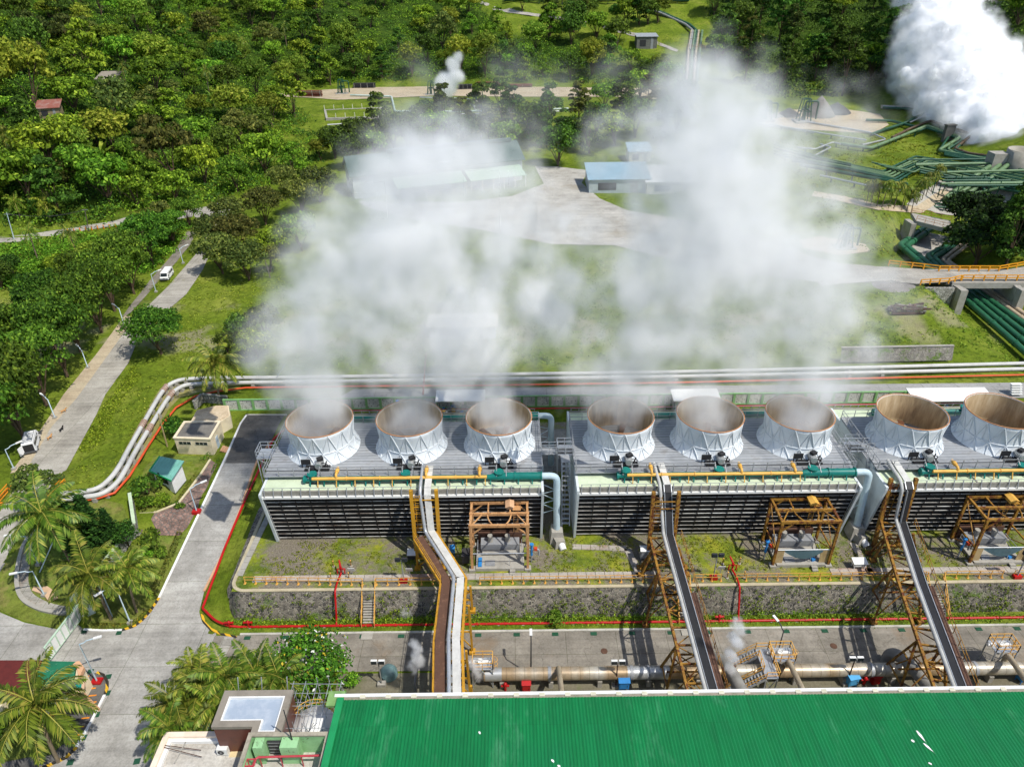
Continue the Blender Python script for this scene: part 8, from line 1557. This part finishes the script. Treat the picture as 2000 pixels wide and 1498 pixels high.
steam('steam_plume', 'translucent steam cloud drifting up from the three left fan stacks', [
    ((-25, 77.2, 18.4), 6.0, .82), ((-13.4, 77.2, 18.4), 5.5, .85), ((-1.75, 77.2, 18.2), 5.5, .8), blob(615, 780, 77.6, 46, .95), blob(606, 745, 78, 55, .9), blob(590, 710, 79, 66, .8), blob(905, 655, 79, 110, .85), blob(860, 690, 79, 70, .7), blob(572, 660, 80, 72, .62), blob(610, 590, 81, 86, .62), blob(590, 540, 82, 60, .5), blob(680, 640, 82, 90, .62), blob(700, 550, 83, 110, .72), blob(790, 480, 84, 130, .8), blob(740, 430, 85, 100, .62), blob(850, 400, 86, 100, .72), blob(880, 330, 87, 85, .5), blob(820, 320, 87, 70, .42), blob(830, 560, 83, 110, .72), blob(790, 660, 80, 80, .62), blob(800, 785, 77.6, 40, .9), blob(797, 750, 78, 44, .8), blob(788, 705, 78.5, 62, .75), blob(930, 560, 83, 100, .6), blob(960, 470, 85, 110, .62), blob(940, 660, 81, 90, .5), blob(975, 785, 77.6, 40, .8), blob(970, 750, 78, 46, .66), blob(955, 710, 79, 62, .6), blob(850, 350, 87, 110, .75), blob(910, 330, 88, 95, .66), blob(790, 390, 86, 105, .75), blob(960, 350, 88, 90, .6), blob(710, 420, 85, 80, .6), blob(780, 590, 82, 110, .72), blob(600, 650, 80, 90, .72), blob(1060, 590, 84, 110, .62), blob(540, 680, 80, 50, .55), blob(640, 480, 84, 80, .6), blob(690, 720, 79, 60, .5), blob(880, 720, 79, 60, .5), blob(1040, 480, 86, 100, .55), blob(1010, 400, 88, 90, .45), blob(960, 300, 90, 80, .36), blob(1000, 680, 82, 80, .42)], .45, .16, 2.3, .17, SM, 1.0, 4.5, SG, detail=9, soft=.8)
steam('steam_plume', 'tall translucent steam cloud drifting up from the three middle fan stacks', [
    ((13.55, 77.2, 18.4), 6.0, .82), ((25.1, 77.2, 18.2), 5.5, .8), ((36.5, 77.2, 18.4), 6.0, .82), blob(1210, 780, 77.6, 46, .9), blob(1235, 755, 78, 60, .85), blob(1255, 725, 78.5, 70, .8), blob(1190, 700, 79, 90, .6), blob(1270, 660, 80, 100, .75), blob(1160, 640, 81, 70, .45), blob(1260, 560, 82, 100, .75), blob(1350, 640, 81, 90, .66), blob(1350, 520, 83, 120, .85), blob(1400, 430, 84, 130, .9), blob(1380, 330, 86, 130, .9), blob(1390, 240, 88, 110, .8), blob(1310, 280, 88, 90, .66), blob(1230, 300, 89, 80, .56), blob(1180, 260, 90, 60, .4), blob(1430, 160, 90, 60, .45), blob(1500, 340, 86, 100, .7), blob(1560, 400, 85, 90, .6), blob(1490, 500, 84, 130, .8), blob(1590, 560, 82, 110, .72), blob(1580, 660, 80, 100, .66), blob(1650, 640, 80, 80, .5), blob(1640, 730, 79, 60, .42), blob(1556, 780, 77.6, 46, .9), blob(1570, 755, 78, 60, .85), blob(1590, 720, 79, 80, .66), blob(1450, 680, 80, 100, .6), blob(1382, 782, 77.6, 44, .8), blob(1385, 752, 78, 52, .7), blob(1390, 720, 79, 80, .6), blob(1180, 480, 84, 80, .45), blob(1150, 560, 83, 70, .4), blob(1140, 640, 80, 70, .5), blob(1680, 600, 81, 70, .5), blob(1620, 480, 84, 80, .6), blob(1700, 690, 79, 60, .4), blob(1460, 720, 79, 70, .55), blob(1320, 180, 90, 70, .5), blob(1640, 250, 95, 70, .45), blob(1680, 200, 96, 50, .3)], .45, .16, 2.3, .20, SM, 2.0, 4.5, SG, detail=9, soft=.88)
steam('steam_wisp', 'thin wisps of steam drifting over the well pad', [blob(820, 130, 150, 50, .4), blob(1000, 150, 150, 60, .36), blob(1090, 170, 150, 50, .36), blob(1190, 145, 150, 45, .4), blob(940, 235, 130, 60, .4), blob(870, 230, 130, 50, .33), blob(1050, 240, 130, 60, .4), blob(780, 160, 150, 36, .3), blob(1290, 190, 140, 60, .4)], 1.1, .07, 1.2, .16, steam_mat('wispy_steam', .16), 3.0, 4, soft=.8)
GROW[0] = 1.2
steam('steam_puff', 'small white steam puff rising from the wellhead on the pad', [blob(872, 165, 330, 24, 1), blob(890, 150, 330, 18, .9), blob(885, 128, 330, 16, .8), blob(894, 112, 330, 12, .7)], .8, .18, .8, .2, steam_mat('puff_steam', .5), 4.0, 1.6)
DB = [blob(x, y, (267+max(0, 270-y)*.3 if y < 284 else 254), r, w) for x, y, r, w in ((1992, 318, 60, 2.0), (1950, 290, 60, 1.9), (2030, 300, 70, 2.0), (1915, 270, 60, 1.9), (1925, 268, 74, 1.7), (2010, 255, 72, 1.5), (1965, 245, 80, 1.6), (1895, 225, 74, 1.4), (1945, 195, 66, 1.3), (2040, 240, 66, 1.6), (2015, 288, 62, 2.2), (1965, 262, 60, 1.7), (1870, 175, 78, 1.4), (1845, 120, 78, 1.3), (1905, 135, 60, 1.2), (1955, 145, 36, 1.1), (1978, 118, 26, 1.0), (1832, 70, 62, 1.2), (1842, 10, 64, 1.2), (1852, -60, 72, 1.2), (1818, 115, 46, 1.0), (1828, 205, 40, .9), (1805, 165, 40, .9))]
mD, tD, bD = nodes('dense_steam'); bD.inputs['Base Color'].default_value = (.80, .815, .83, 1); bD.inputs['Roughness'].default_value = 1; bD.inputs['Specular IOR Level'].default_value = 0; bD.inputs['Subsurface Weight'].default_value = 1.0; bD.inputs['Subsurface Radius'].default_value = (1, 1, 1); bD.inputs['Subsurface Scale'].default_value = 7.0
steam('dense_plume', 'dense brilliant white steam column blowing from the silencer at the top right', [(c, r*.93, w) for c, r, w in DB], .6, .13, 1.5, .36, mD, 5.0, 4.5, detail=9, soft=.3, solid=.25)
steam('plume_fringe', 'soft white fringe of vapour along the edge of the dense steam column', [(c, r*1.08, w) for c, r, w in DB], .8, .13, 1.5, .28, steam_mat('fringe_steam', .4), 5.0, 4.5, detail=8, soft=.45)
for i, (lst, lb) in enumerate(((((795, 1200, 10, .8), (790, 1218, 11, .8)), 'tiny steam puff over the grass bank left of the elbowed bridge'), (((812, 1262, 8, .8), (816, 1285, 9, .9), (806, 1302, 8, .6)), 'small steam jet from the vent left of the elbowed bridge'), (((1425, 1305, 6, .9), (1428, 1280, 8, .9), (1437, 1250, 10, .8), (1442, 1222, 11, .6)), 'thin steam jet from the rusty vent beside the second bridge'), (((925, 1300, 9, .6), (932, 1315, 9, .6)), 'faint steam leak beside the left valve platform'))): steam('steam_jet', lb, [blob(x+dx, y+dx*1.4, (60.5, 49, 47.5, 50.5)[i], r*1.5, w*.85) for x, y, r, w in lst for dx in (-3, 4)], .1, 1.1, 1.6, .2, steam_mat('jet_steam', 1.6) if i == 0 else bpy.data.materials['jet_steam'], 6.0+i, .25, 'small steam jets')
